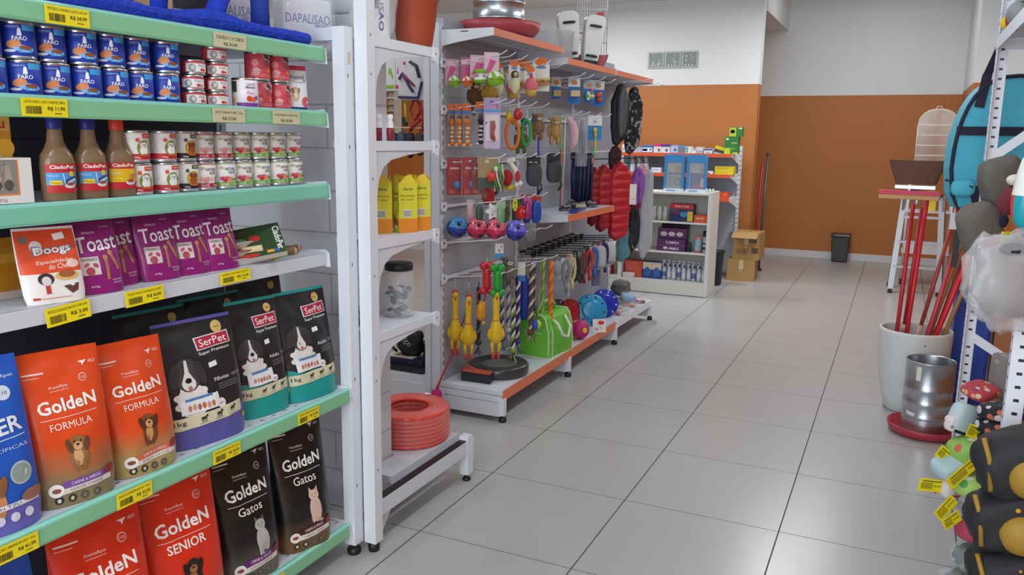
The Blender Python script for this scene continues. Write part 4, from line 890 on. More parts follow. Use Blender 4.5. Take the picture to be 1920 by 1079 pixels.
def bowl_toy(q, wd, ht):
    A = Art(q, flat(.001), 1); A.rect(-wd*.42, -.02, wd*.42, .0, '#e9c7d6', 1); A.poly([(-wd*.1, -.02), (wd*.35, -.03), (0, -.075), (-wd*.42, -.08)], '#d2588f', 2)
    q.lathe([(0, 0), (.03, .004), (.036, .02), (.03, .03), (.012, .034), (.01, .042), (.024, .05), (.032, .062), (.026, .07), (0, .07)], [C('#7fae2e', .3)]*2+[C('#e8e8e4', .3)]*4+[C('#86b82e', .3)]*3, 20, (.04, .005, -.128))
card_toy('pink card with a small green and white ball, leftmost in the top toy row', 'toy', -.575, 1.26, 1.812, .07, .13, '#d8a9bd', rattle('#86b82e', '#7a9e2c', .031, -.10, .006), 'carded rattle balls in the top row')
card_toy('dark pink card with an orange ball in the top toy row', 'toy', -.495, 1.262, 1.818, .06, .12, '#b06a8a', rattle('#d8702a', '#b85a22', .028, -.108), 'carded rattle balls in the top row')
card_toy('pale pink card with green and white double bowl toy', 'toy', -.428, 1.262, 1.826, .082, .11, '#dcb6c6', bowl_toy, 'carded rattle balls in the top row')
card_toy('pale pink card with the biggest green and white ball in the top row', 'toy', -.355, 1.262, 1.838, .075, .115, '#e2bfcd', rattle('#86b82e', '#7a9e2c', .042, -.118, .012), 'carded rattle balls in the top row')
def peng(q, wd, ht):
    cr = C('#d8d4a6', .7); q.ellipsoid((.02, .0, -.115), (.02, .022, .045), cr, 16, 12); q.ellipsoid((.02, 0, -.062), (.019, .020, .021), C('#4a4650', .7), 14, 10); q.ellipsoid((.032, 0, -.062), (.010, .012, .013), C('#c9be6a', .7), 12, 8); q.ellipsoid((.02, .02, -.11), (.008, .006, .03), cr, 10, 8); q.ellipsoid((.02, -.02, -.11), (.008, .006, .03), cr, 10, 8)
    A = Art(q, flat(.001), 1); A.ell(0, -.004, .026, .018, '#e0702a', 1); A.ell(0, -.028, .018, .006, '#5a8ac0', 2)
PE_ = card_toy('white card with cream penguin plush under an orange top', 'toy', -.345, 1.5, 1.822, .06, .14, '#e4e3df', peng, 'orange-topped plush cards', FACE, 'toy_on_card', True, 'plush')
def cupc(q, wd, ht):
    q.lathe([(0, 0), (.024, .001), (.03, .035), (0, .036)], C('#c9a452', .7), 18, (.03, .0, -.145)); q.lathe([(.03, .034), (.034, .04), (.033, .07), (.024, .088), (.008, .098), (0, .1)], C('#e0707c', .7), 18, (.03, 0, -.145)); q.ellipsoid((.03, 0, -.042), (.009, .009, .009), C('#c0243c', .4), 10, 8); q.box(.057, .062, -.012, .012, -.088, -.085, C('#9c2c3c'))
    A = Art(q, flat(.001), 1); A.ell(0, -.004, .026, .018, '#e0702a', 1); A.ell(0, -.028, .018, .006, '#5a8ac0', 2)
CU_ = card_toy('white card with pink cupcake plush and orange top', 'toy', -.31, 1.62, 1.800, .06, .10, '#e4e3df', cupc, 'orange-topped plush cards', FACE, 'toy_on_card', True, 'plush')
def sandw(q, wd, ht):
    A = Art(q, flat(.001), 1); A.ell(0, -.006, .036, .024, '#e0702a', 1); A.ell(0, -.036, .03, .007, '#5a8ac0', 2)
    m2 = [(-.042, -.118), (.042, -.112), (.044, -.088), (-.04, -.098)]
    q.prism([(-.042, -.134), (.040, -.130), (.042, -.112), (-.044, -.116)], .004, .03, C('#c08a52', .7)); q.prism([(-.044, -.116), (.044, -.112), (.044, -.104), (-.044, -.107)], .004, .034, C('#c0542e', .7)); q.prism([(-.044, -.107), (.044, -.104), (.046, -.09), (-.036, -.098)], .004, .03, C('#d8c88a', .7))
    for k in range(6): q.ellipsoid((.032, -.036+.014*k, -.112+.001*k), (.006, .007, .006), C(['#b8442a', '#d8b060', '#7f9a3a'][k % 3], .6), 8, 6)
SA_ = card_toy('white card with a sandwich toy, last in the top row of module one', 'toy', -.33, 1.81, 1.858, .098, .175, '#e6e5e1', sandw, 'orange-topped plush cards', FACE, 'toy_on_card', True)
# row two
def tiger(c1, c2):
    def f(q, wd, ht):
        A = Art(q, flat(.001), 1); A.rect(-wd*.48, -.022, wd*.48, .010, '#e0682a', 1); A.rect(-wd*.48, -.038, wd*.48, -.022, '#4a78b8', 1); A.ell(0, -.055, wd*.3, .012, '#7a5a48', 1)
        q.ellipsoid((.014, -.002, -.078), (.013, .014, .018), C(c1, .7), 12, 8)
        for k in range(8): q.ellipsoid((.014, .002*math.sin(k), -.098-.0105*k), (.011, .0115, .0068), C(c1 if k % 2 == 0 else c2, .7), 12, 6)
        q.ellipsoid((.014, .0, -.186), (.013, .018, .010), C(c1, .7), 12, 8)
        for s in (-1, 1): q.ellipsoid((.014, s*.014, -.192), (.008, .009, .007), C(c2, .7), 8, 6)
    return f
for x, lb in ((-.578, 'leftmost orange striped cat toy on a grey card in the second row'), (-.535, 'middle orange striped cat toy on a grey card in the second row'), (-.49, 'rightmost orange striped cat toy on a grey card in the second row')):
    card_toy(lb, 'toy', x, 1.262, 1.594, .042, .20, '#9a948f', tiger('#e07a2a', '#e9dcc0'), 'striped cat toys in the second row')
card_toy('black and white striped cat toy on a grey card beside the lilac pack', 'toy', -.415, 1.262, 1.604, .046, .16, '#8f8d90', tiger('#23252c', '#d8d6d2'), 'striped cat toys in the second row')
def lilac(q, wd, ht):
    A = Art(q, flat(.001), 1); A.rect(-wd*.48, -.045, wd*.48, .010, '#b39ac8', 1); A.rect(-wd*.48, -.058, wd*.48, -.045, '#5aa0d8', 1); A.rect(-wd*.40, -.222, wd*.40, -.07, '#e4dde6', 1); A.ell(0, -.01, .012, .008, '#7a5a90', 2); A.ell(.024, -.03, .006, .014, '#c07a5a', 2); A.ell(-.03, -.11, .005, .008, '#8a8aa8', 2)
    q.tube([(.01, .0, -.10), (.012, .002, -.13), (.012, -.002, -.16), (.012, .003, -.185)], [.012, .013, .010, .012], C('#a4584c', .6), 10); q.ellipsoid((.012, .008, -.19), (.008, .010, .008), C('#b8685a', .6), 8, 6); q.box(.001, .002, -.04, .04, -.235, -.195, C('#cbbcd6'))
card_toy('lilac blister pack with a brown chew, hanging in front of the second row', 'toy', -.35, 1.262, 1.622, .084, .24, '#c9b9d6', lilac)
def drop_toy(lab, x, y, zt, col, r, cord='#d8d6d2', grp='small lure toys on cords', ln=.03):
    t = thing('lure_toy', lab, 'toy', (x, y, zt), FACE, grp); m = MB(); m.ellipsoid((0, 0, -ln-r*1.1), (r*.8, r, r*1.25), C(col, .4), 14, 10); m.build('lure', t)
    m = MB(); m.tube([(0, 0, .006), (0, .004, -ln*.5), (0, 0, -ln)], .0015, C(cord), 6); m.build('cord', t)
drop_toy('pink lure toy left of the orange ring', -.44, 1.48, 1.602, '#d86a8a', .022); drop_toy('yellow lure toy above the orange ring', -.36, 1.48, 1.603, '#d8b82a', .022); drop_toy('red lure toy above the orange ring', -.31, 1.48, 1.618, '#c0282c', .024); drop_toy('yellow-green lure toy above the green ring', -.40, 1.63, 1.602, '#c9b832', .020, ln=.05)
drop_toy('blue lure toy right of the green ring', -.42, 1.80, 1.595, '#3a4ab0', .018, ln=.045); drop_toy('violet-blue lure toy at the hook end right of the green ring', -.36, 1.80, 1.600, '#3f58b8', .018, ln=.045)
def ring_toy(lab, x, y, zt, col, rw, rh, th):
    t = thing('ring_toy', lab, 'toy', (x, y, zt), FACE, 'rubber ring toys'); m = MB(); m.tube([(0, rw*math.cos(2*PI*k/32), -.055-rh+rh*math.sin(2*PI*k/32)) for k in range(32)], th, C(col, .45), 10, True); m.build('ring', t)
    m = MB(); m.tube([(0, 0, .004), (0, .005, -.03), (0, 0, -.055)], .002, C('#cfcfcb'), 6); m.box(-.001, .001, -.009, .009, -.05, -.02, C('#8fb0c8')); m.build('hanging_tag', t)
ring_toy('orange rubber ring toy hanging in the second row', -.34, 1.48, 1.592, '#dd6f22', .034, .075, .0085); ring_toy('green rubber ring toy beside the orange ring', -.33, 1.63, 1.592, '#1fa03a', .024, .066, .0085)
def plush_fig(lab, x, y, zt, col, col2, s, grp, name='plush_toy'):
    t = thing(name, lab, 'toy', (x, y, zt), FACE, grp); m = MB(); cm = noisy('plush_%s' % col[1:], col, col2, 60, .95, .5); q = s
    m.ellipsoid((0, 0, -.42*q), (.15*q, .17*q, .27*q), cm, 14, 10); m.ellipsoid((.03*q, .02*q, -.12*q), (.14*q, .16*q, .14*q), cm, 14, 10)
    for k in (-1, 1): m.ellipsoid((0, k*.14*q, -.03*q), (.05*q, .06*q, .06*q), cm, 10, 8); m.ellipsoid((.03*q, k*.18*q, -.42*q), (.06*q, .07*q, .2*q), cm, 10, 8); m.ellipsoid((.06*q, k*.11*q, -.72*q), (.07*q, .07*q, .16*q), cm, 10, 8)
    m.ellipsoid((.14*q, .04*q, -.15*q), (.07*q, .08*q, .06*q), C('#d9cfb8', .9), 10, 8); m.build('plush', t)
    m = MB(); m.ellipsoid((.20*q, .04*q, -.13*q), (.02*q, .025*q, .02*q), BLACK, 8, 6)
    for k in (-1, 1): m.ellipsoid((.155*q, .02*q+k*.06*q, -.08*q), (.015*q, .018*q, .02*q), BLACK, 8, 6)
    m.build('face', t)
    m = MB(); m.tube([(0, 0, .006), (0, 0, -.02*q-.01)], .0015, C('#d0d0cc'), 6); m.build('cord', t)
plush_fig('brown plush dog toy between the green ring and the tan teddy', -.34, 1.80, 1.572, '#7a5a3e', '#8c6c4c', .165, 'hanging plush toys'); plush_fig('tan teddy plush hanging at the start of module two', -.45, 2.31, 1.566, '#b08a54', '#c29c66', .19, 'hanging plush toys')
# feather wand, toucan card, small blue cards
t = thing('feather_wand', 'pink feather cat wand with a white stick', 'toy', (-.40, 2.45, 1.560), R(-50)); m = MB(); m.tube([(0, -.03, .005), (0, -.01, .004), (0, .015, -.03), (0, .028, -.08), (0, .026, -.14), (0, .012, -.19)], [.008, .018, .026, .028, .024, .012], noisy('pink_feather', '#d8a9b4', '#e6c0c8', 80, .95, .6), 12); m.build('feather', t)
m = MB(); m.tube([(.005, -.035, .008), (.005, -.035, -.25), (.005, -.045, -.53)], .0035, C('#e4e4e2', .4), 8); m.build('stick', t)
t = thing('feather_wand', 'grey feather cat wand in a clear sleeve beside the pink one', 'toy', (-.40, 2.66, 1.565), R(-50)); m = MB(); m.tube([(0, 0, 0), (0, .01, -.1), (0, 0, -.25)], [.01, .03, .02], C('#8d9096', .9), 10); m.build('feather', t); m = MB(); m.box(-.02, .02, -.035, .035, -.30, .01, C('#dfe4ea', .1, 0, .2)); m.build('clear_sleeve', t)
def toucan(q, wd, ht):
    A = Art(q, flat(.001), 1); A.rect(-wd*.5, -ht+.012, wd*.5, -.055, '#2f86c9', 1); A.ell(0, -.03, .016, .012, '#b9bcb8', 1); q.ellipsoid((.012, 0, -.085), (.012, .014, .018), C('#e8c21e', .5), 12, 8); q.ellipsoid((.012, .004, -.115), (.008, .010, .022), C('#d8b01e', .5), 10, 8); q.tube([(.012, .004, -.135), (.012, .006, -.2), (.012, .004, -.27)], .006, C('#d8c83a', .5), 8); q.tube([(.012, -.012, -.2), (.012, -.012, -.27)], .008, C('#3f9a9a', .5), 8); q.tube([(.012, -.012, -.272), (.012, -.012, -.31)], .009, C('#d8707e', .5), 8)
card_toy('blue and white card with a yellow bird toy and dangling ribbons', 'toy', -.385, 2.86, 1.585, .10, .165, '#e6e8ea', toucan)
def blk(col, shape):
    def f(q, wd, ht):
        A = Art(q, flat(.001), 1); A.rect(-wd*.5, -ht+.012, wd*.5, -.045, '#2a6cb4', 1); A.ell(0, -.02, .02, .014, '#c98a4a', 2)
        if shape == 'block': q.box(.003, .028, -wd*.36, wd*.4, -.105, -.068, C(col, .8))
        elif shape == 'flower':
            for k in range(6): q.ellipsoid((.012, .020*math.cos(k*PI/3), -.09+.020*math.sin(k*PI/3)), (.010, .013, .013), C('#3fa05a' if k % 2 else '#d9d6c8', .7), 10, 7)
            q.ellipsoid((.018, 0, -.09), (.01, .011, .011), C('#e6d8c8', .7), 10, 7); q.ellipsoid((.012, .015, -.055), (.01, .012, .012), C('#d8607a', .7), 10, 7)
        else: q.ellipsoid((.014, 0, -.078), (.014, .026, .016), C(col, .6), 12, 8, Matrix.Rotation(.5, 3, 'X')); q.ellipsoid((.014, .006, -.112), (.012, .02, .016), C('#c24a2a', .6), 12, 8)
    return f
card_toy('blue card with a tan chew block, first of the upper blue cards', 'toy', -.46, 2.35, 1.800, .06, .135, '#d0d3d8', blk('#b09a6a', 'block'), 'blue carded chews in module two')
card_toy('blue card with a beige chew block, second of the upper blue cards', 'toy', -.40, 2.42+.08, 1.806, .078, .165, '#d6d9de', blk('#d2bd92', 'block'), 'blue carded chews in module two')
card_toy('card with green and white flower chew, third of the upper cards', 'toy', -.38, 2.72, 1.806, .08, .145, '#9fb2c0', blk('#5aa05a', 'flower'), 'blue carded chews in module two')
card_toy('blue card with an orange-red chew, last of the upper blue cards', 'toy', -.39, 2.92, 1.812, .086, .165, '#d6d9de', blk('#dd5a2c', 'fruit'), 'blue carded chews in module two')
t = thing('bell_toy', 'golden fish-shaped toy hanging before the black jackets', 'toy', (-.36, 3.35, 1.842), FACE); m = MB(); m.ellipsoid((0, 0, -.13), (.02, .028, .08), C('#b8a04a', .3), 14, 10); m.ellipsoid((0, 0, -.045), (.012, .022, .02), C('#a38e40', .3), 10, 8); m.ellipsoid((.014, .004, -.205), (.012, .014, .012), C('#d8423a', .4), 10, 8); m.build('fish', t); m = MB(); m.tube([(0, 0, .008), (0, 0, -.03)], .0015, C('#d0d0cc'), 6); m.build('cord', t)
# row three
def egg(q, wd, ht):
    A = Art(q, flat(.001), 1); A.rect(-wd*.1, -.012, wd*.12, -.024+.018, '#e6dccb', 1); A.rect(-.022, -.047, .026, -.036, '#e0b9b4', 1); A.ell(-.020, -.062, .009, .010, '#c98a3a', 1); A.ell(-.020, -.062, .006, .007, '#b3262c', 2)
    for k in range(3): A.rect(-.026, -.152-.007*k, .006, -.149-.007*k, '#d88a86', 1)
    q.ellipsoid((.014, .012, -.125), (.017, .0175, .021), C('#3f8ad0', .2), 18, 12); q.box(-.001, .030, -wd*.5, wd*.5, -.188, .012, C('#f0e6e6', .08, 0, .05))
card_toy('red blister card with a blue egg toy, left of the pair', 'toy', -.565, 1.262, 1.326, .074, .19, '#b3262c', egg, 'red cards with blue eggs')
card_toy('red blister card with a blue egg toy, right of the pair', 'toy', -.475, 1.262, 1.330, .074, .19, '#b3262c', egg, 'red cards with blue eggs')
card_toy('brown-red blister card half hidden behind the kraft card', 'toy', -.425, 1.262, 1.330, .07, .185, '#8a3a36', egg, 'red cards with blue eggs')
def kraft(q, wd, ht):
    A = Art(q, flat(.001), 1); A.rect(-wd*.5, -ht+.012, wd*.5, -.092, '#4d5f56', 1); A.ell(-.006, -.012, .012, .007, '#d6cdb8', 1); q.ellipsoid((.026, .016, -.085), (.026, .027, .027), C('#dc4438', .25), 18, 12)
    for k in range(16): q.ellipsoid((.026+.024*math.cos(k*2.4), .016+.024*math.sin(k*2.4)*.8, -.085+.02*math.sin(k*1.7)), (.005, .005, .005), C('#e0564a', .25), 8, 6)
card_toy('kraft and green card with a red spiky ball', 'toy', -.37, 1.262, 1.336, .105, .155, '#a8946c', kraft)
t = thing('net_toy', 'green and white knotted net toy beside the kraft card', 'toy', (-.31, 1.262, 1.332), FACE); m = MB(); rn = random.Random(3)
for k in range(9):
    a = k*.7; m.tube([(.012*math.cos(a), .02*math.sin(a), -.02), (.02*math.cos(a+1), .026*math.sin(a+1), -.09), (.016*math.cos(a+2), .02*math.sin(a+2), -.155)], .004, C(['#5a9a3a', '#dcdcd2', '#6a7a5a'][k % 3], .8), 6)
m.build('net', t); m = MB(); m.box(.012, .013, -.03, .012, -.055, -.02, C('#5c9a44')); m.box(.0132, .0138, -.026, -.004, -.05, -.03, C('#e4e4e0')); m.tube([(0, 0, .006), (0, 0, -.02)], .003, C('#d0d0cc'), 6); m.build('tag', t)
t = thing('plush_toy', 'red ladybird and white bone plush pair hanging in the third row', 'toy', (-.36, 1.5, 1.335), FACE); m = MB(); m.ellipsoid((.02, -.022, -.10), (.03, .03, .042), C('#b01c22', .8), 16, 12, None, 1, lambda a, b: C('#1c1618', .8) if (abs(a*4 % 1-.5) < .16 and abs(b*2.5 % 1-.5) < .22) else C('#b8222a', .8)); m.tube([(.0, -.04, -.14), (.0, 0, -.155), (.0, .04, -.14)], .012, C('#d8c02a', .7), 8); m.build('ladybird', t)
m = MB(); m.tube([(.02, -.005, -.02), (.03, .02, -.06), (.03, .032, -.12)], [.012, .014, .012], C('#e6e2da', .8), 10)
for p in ((.02, -.016, -.014), (.02, .008, -.008), (.03, .026, -.136), (.03, .046, -.128)): m.ellipsoid(p, (.014, .014, .014), C('#e6e2da', .8), 10, 8)
m.ellipsoid((.042, .03, -.09), (.008, .014, .03), C('#c22a34', .7), 10, 8); m.build('bone', t); m = MB(); m.tube([(0, 0, .006), (0, -.01, -.05)], .0015, C('#d0d0cc'), 6); m.build('cord', t)
def bl_plush(lab, x, y, zt, txt, col):
    t = thing('muzzle_pack', lab, 'pack', (x, y, zt), FACE, 'dark packs in the third row'); m = MB(); m.ellipsoid((.016, 0, -.09), (.026, .046, .066), C(col, .6), 16, 12, None, .7); m.tube([(.0, .045, -.14), (.0, .05, -.17), (.0, .03, -.2)], .006, C('#202024', .7), 8); m.build('muzzle', t)
    m = MB(); m.box(-.001, .001, -.04, .04, -.05, .012, C('#2b2b2e')); A = Art(m, flat(.001), 1)
    if txt: A.text(txt, 0, -.032, .05, .026, '#e4e2de', 2, 0, .02)
    m.build('header_card', t); m = MB(); m.box(-.012, .046, -.052, .052, -.165, -.04, C('#cfd6dc', .08, 0, .05)); m.build('clear_bag', t)
bl_plush('dark grey pack headed 20 in the third row', -.36, 1.80, 1.332, '20', '#2e2f33'); bl_plush('black pack at the end of the third row', -.31, 1.97, 1.345, '', '#1b1b1d')
# row four
t = thing('price_flower_tag', 'white flower-shaped tag hanging above the pink balls', 'tag', (-.335, 1.262, 1.122), FACE); m = MB(); o = [((.037+.009*math.cos(k*PI/4.0*1.5 if 0 else 6*2*PI*k/48))*math.cos(2*PI*k/48), -.045+(.037+.009*math.cos(6*2*PI*k/48))*math.sin(2*PI*k/48)) for k in range(48)]; m.prism(o, -.0008, .0008, C('#e9e8e4', .5)); A = Art(m, flat(.001), 1)
for k in range(4): A.rect(-.015, -.038-.006*k, .016-.003*k, -.0365-.006*k, '#9a9a96', 1, -.4)
A.ell(-.008, -.062, .004, .004, '#4a4a4a', 1); m.build('flower_tag', t); m = MB(); m.tube([(0, 0, .006), (0, 0, -.015)], .0015, C('#cfcfcb'), 6); m.build('cord', t)
def sq_pack(lab, x, y, zt, col, col2, wd, ht, grp, name='toy_pack'):
    t = thing(name, lab, 'toy', (x, y, zt), FACE, grp); m = MB(); crumple(m, (.01, 0, -ht*.55), (.016, wd*.48, ht*.45), C(col, .35), x*50+y*9, .12, 16, 12, False); m.build('toy', t); m = MB(); m.box(-.001, .001, -wd*.5, wd*.5, -.03, .012, C(col2, .5)); m.build('header_card', t)
sq_pack('small pale pink fish toy above the blue ball', -.47, 1.262, 1.118, '#d8aab0', '#c9c4c0', .036, .09, 'small packs in the fourth row')
sq_pack('dark teal toy beside the flower tag', -.42, 1.262, 1.118, '#3c5a4c', '#8a9a92', .04, .10, 'small packs in the fourth row')
sq_pack('green knotted toy right of the flower tag', -.30, 1.265, 1.118, '#7aa07a', '#a9bfa8', .042, .11, 'small packs in the fourth row')
t = thing('rubber_ball', 'bright red rubber ball toy hanging above the violet ball', 'toy', (-.36, 1.64, 1.116), FACE); m = MB(); m.ellipsoid((0, 0, -.075), (.036, .036, .040), C('#e0302c', .3), 20, 14); m.ellipsoid((.032, .012, -.066), (.006, .008, .008), C('#e6b82a', .4), 8, 6); m.build('ball', t); m = MB(); m.tube([(0, 0, .006), (0, .006, -.036)], .002, C('#8a2a2a'), 6); m.build('cord', t)
sq_pack('magenta toy behind the red ball', -.32, 1.64, 1.118, '#b02a7a', '#c06aa0', .04, .11, 'small packs in the fourth row')
t = thing('hang_tag', 'white barcode tag hanging in the fourth row', 'tag', (-.40, 1.5, 1.122), FACE); m = MB(); m.box(-.0006, .0006, -.013, .013, -.05, .008, C('#e8e6e0')); A = Art(m, flat(.0006), 1); A.rect(-.010, -.043, .010, -.012, '#6a6a66', 1); A.rect(-.006, -.04, .006, -.015, '#c8c6c0', 2); m.build('tag', t)
t = thing('hang_tag', 'yellow oval tag hanging in the fourth row', 'tag', (-.33, 1.5, 1.126), FACE); m = MB(); m.prism([(.014*math.cos(2*PI*k/24), -.03+.036*math.sin(2*PI*k/24)) for k in range(24)], -.0006, .0006, C('#cfd02a', .5)); A = Art(m, flat(.0006), 1); A.ell(0, -.022, .004, .006, '#5a5a20', 1); A.rect(-.006, -.05, .006, -.046, '#5a5a20', 1, .7); m.build('tag', t)
for k, (x, lb) in enumerate(((-.40, 'rear blue bag toy in the fourth row'), (-.34, 'front blue bag toy in the fourth row'))):
    sq_pack(lb, x, 1.80, 1.116, '#2250b4', '#c0402c', .06, .15, 'blue bag toys')
sq_pack('grey rubber disc toy hanging under the red ball', -.34, 1.72, .965, '#7d7c7e', '#8f8f90', .07, .09, 'loose toys below the fourth row')
# rattle balls resting on the wire pair
def paw_ball(lab, x, c1, c2, r=.054):
    z = .9365+.05*(x+.6)*.3; t = thing('treat_ball', lab, 'ball', (x, 1.2625, z+r*.86), R(-48), 'hollow treat balls with paw holes')
    m = MB(); m.ellipsoid((0, 0, 0), (r, r, r), None, 28, 20, Matrix.Rotation(R(-8), 3, 'X'), 1, lambda a, b: C(c1, .18) if b > -.04 else C(c2, .18)); m.build('shell', t)
    h = MB(); dk = C('#1d1a26', .7)
    def sp(la, lo, rr):
        a, b = R(la), R(lo); c = Vector((math.cos(a)*math.cos(b), math.cos(a)*math.sin(b), math.sin(a))); u = c.orthogonal().normalized(); v = c.cross(u); n = 14
        h.add([(c*.2+c*.8)*r*1.004] + [((c*r + (u*math.cos(2*PI*k/n)+v*math.sin(2*PI*k/n))*rr).normalized())*r*1.004 for k in range(n)], [(0, 1+k, 1+(k+1) % n) for k in range(n)], dk)
    for la, lo in ((24, -4), (18, 75), (20, -80), (-42, 10), (-40, 80), (-38, -75)):
        sp(la, lo, .0115)
        for q in (-22, -8, 7, 21): sp(la+19-abs(q)*.35, lo+q*1.1, .0042)
    h.build('paw_holes', t)
paw_ball('blue hollow treat ball, leftmost on the wire hooks', -.545, '#4f9bd8', '#2a48a8'); paw_ball('pink hollow treat ball behind the front pink one', -.43, '#e0647a', '#c23558'); paw_ball('front pink hollow treat ball, in the middle of the row', -.322, '#e0647a', '#cc2f55', .053)
t = None
paw_ball('violet hollow treat ball, rightmost of the row', -.212, '#6f6ad0', '#3f3aa0', .052)
# row six: bones, chickens
def bone(lab, x, y, zt, col):
    t = thing('rubber_bone', lab, 'toy', (x, y, zt), FACE, 'rubber bones'); m = MB(); h = .165; cm = C(col, .3)
    m.tube([(0, 0, -.03), (0, .0, -.05), (0, .0, -.08), (0, 0, -.115), (0, 0, -.135)], [.020, .022, .0205, .022, .020], cm, 16)
    for s in (-1, 1): m.ellipsoid((0, s*.018, -.018), (.019, .022, .022), cm, 14, 10); m.ellipsoid((0, s*.018, -.147), (.019, .022, .022), cm, 14, 10)
    for k in range(9):
        for s in (-1, 1): m.ellipsoid((.004, s*.0215, -.05-.008*k), (.004, .004, .003), cm, 6, 5)
    m.build('bone', t); m = MB(); m.tube([(0, 0, .022), (0, 0, -.005)], .0015, C('#d8d8d4'), 6); m.build('hanger', t)
bone('red rubber bone toy hanging behind the green one', -.372, 1.262, .815, '#c8283c'); bone('green rubber bone toy hanging in front', -.312, 1.262, .808, '#1f9c34')
t = thing('hang_card', 'blue and white product card above the green bone', 'card', (-.322, 1.30, .905), FACE); m = MB(); m.box(-.0006, .0006, -.022, .022, -.066, .006, C('#e9e7e2')); A = Art(m, flat(.0006), 1); A.rect(-.022, -.066, .022, -.044, '#3a9be0', 1); A.rect(-.006, -.038, .006, -.024, '#c89a6a', 1); A.ell(.010, -.012, .004, .006, '#8a8a88', 1); m.build('card', t)
YK = C('#e3b61c', .4); YK2 = C('#dd9a1e', .4); RK = C('#b8352a', .4)
def chicken(lab, x, y, zt, s=1.0, rz=FACE, tilt=0.0):
    t = thing('rubber_chicken', lab, 'toy', (x, y, zt), rz, 'yellow rubber chickens'); m = MB()
    pr = [(0, .017), (-.03, .0165), (-.075, .0150), (-.118, .0165), (-.135, .021), (-.15, .026), (-.175, .031), (-.2, .0325), (-.222, .028), (-.238, .017)]
    m.tube([(0, tilt*(p[0]*2)*.1, p[0]*s) for p in pr], [p[1]*s for p in pr], YK, 16)
    m.ellipsoid((.006, 0, .004), (.017*s, .016*s, .020*s), YK, 14, 10)
    for k in (-1, 1):
        m.tube([(0, k*.014*s, -.222*s), (0, k*.018*s, -.255*s), (0, k*.014*s, -.29*s)], [.0115*s, .0095*s, .0075*s], YK, 10); m.tube([(.004, k*.031*s, -.165*s), (.006, k*.037*s, -.195*s), (.006, k*.030*s, -.222*s)], [.004, .008, .004], YK, 8)
    m.build('body', t)
    m = MB()
    for k in (-1, 1): m.tube([(0, k*.014*s, -.287*s), (.003, k*.013*s, -.305*s), (.006, k*.012*s, -.322*s)], [.0085*s, .010*s, .005*s], RK, 8)
    m.build('feet', t)
    m = MB(); m.tube([(0, .0165*s*math.cos(2*PI*k/20), -.118*s) if 0 else (.0172*s*math.cos(2*PI*k/20), .0172*s*math.sin(2*PI*k/20), -.122*s) for k in range(20)], .0022, RK, 6, True); m.build('collar', t)
    m = MB()
    for k in range(4): m.ellipsoid((.0, -.010+.007*k, .022+.003*math.sin(k*1.2)), (.004, .0055, .010), RK, 8, 6)
    m.ellipsoid((.018, 0, -.012), (.005, .004, .010), RK, 8, 6); m.build('comb', t)
    m = MB(); m.tube([(.022, 0, .0), (.034, 0, -.004)], [.006, .001], C('#e0902a', .4), 8); m.build('beak', t)
    m = MB(); m.tube([(0, 0, .028), (0, .002, .06), (0, 0, (.762 if zt < 2 else 0) - zt if False else .10)], .0015, C('#d0d0cc'), 6); m.build('cord', t)
chicken('yellow rubber chicken, leftmost of the hanging chickens', -.558, 1.262, .622); chicken('yellow rubber chicken, second from the left with the ball rope behind it', -.478, 1.262, .606, 1.0); chicken('yellow rubber chicken hanging under the green bone', -.318, 1.262, .648, 1.05)
t = thing('rubber_toy', 'orange rubber chicken piece between the yellow chickens', 'toy', (-.425, 1.30, .70), FACE); m = MB(); m.tube([(0, .01, -.10), (0, .0, -.13), (0, 0, -.18), (0, .004, -.20)], [.016, .024, .026, .014], YK2, 14); m.ellipsoid((.006, .012, -.215), (.010, .012, .010), YK2, 10, 8); m.build('toy', t); m = MB(); m.tube([(0, .022*math.cos(2*PI*k/24), -.075+.034*math.sin(2*PI*k/24)) for k in range(24)], .0045, C('#a8423a', .5), 8, True); m.tube([(0, 0, .034), (0, 0, -.042)], .0015, C('#d0d0cc'), 6); m.build('loop', t)
t = thing('rope_ball_toy', 'magenta tennis ball on a red rope by the base of the upright', 'toy', (-.515, 1.345, .735), 0); m = MB(); m.tube([(0, 0, .008), (-.01, -.02, -.2), (-.045, -.09, -.40), (-.078, -.19, -.56), (-.082, -.205, -.59)], [.002, .003, .005, .006, .008], C('#b03a44', .8), 8); m.build('rope', t); m = MB(); m.ellipsoid((-.084, -.21, -.625), (.034, .034, .034), noisy('magenta_felt', '#b01a5c', '#c22a6c', 80, .95, .4), 18, 14); m.build('ball', t)
m = MB(); m.tube([(-.084+.0345*math.cos(q)*math.cos(.5*math.sin(2*q)), -.21+.0345*math.sin(q)*math.cos(.5*math.sin(2*q)), -.625+.0345*math.sin(.5*math.sin(2*q))) for q in [2*PI*k/40 for k in range(40)]], .0014, C('#e6d8dc', .8), 6, True); m.build('seam', t)
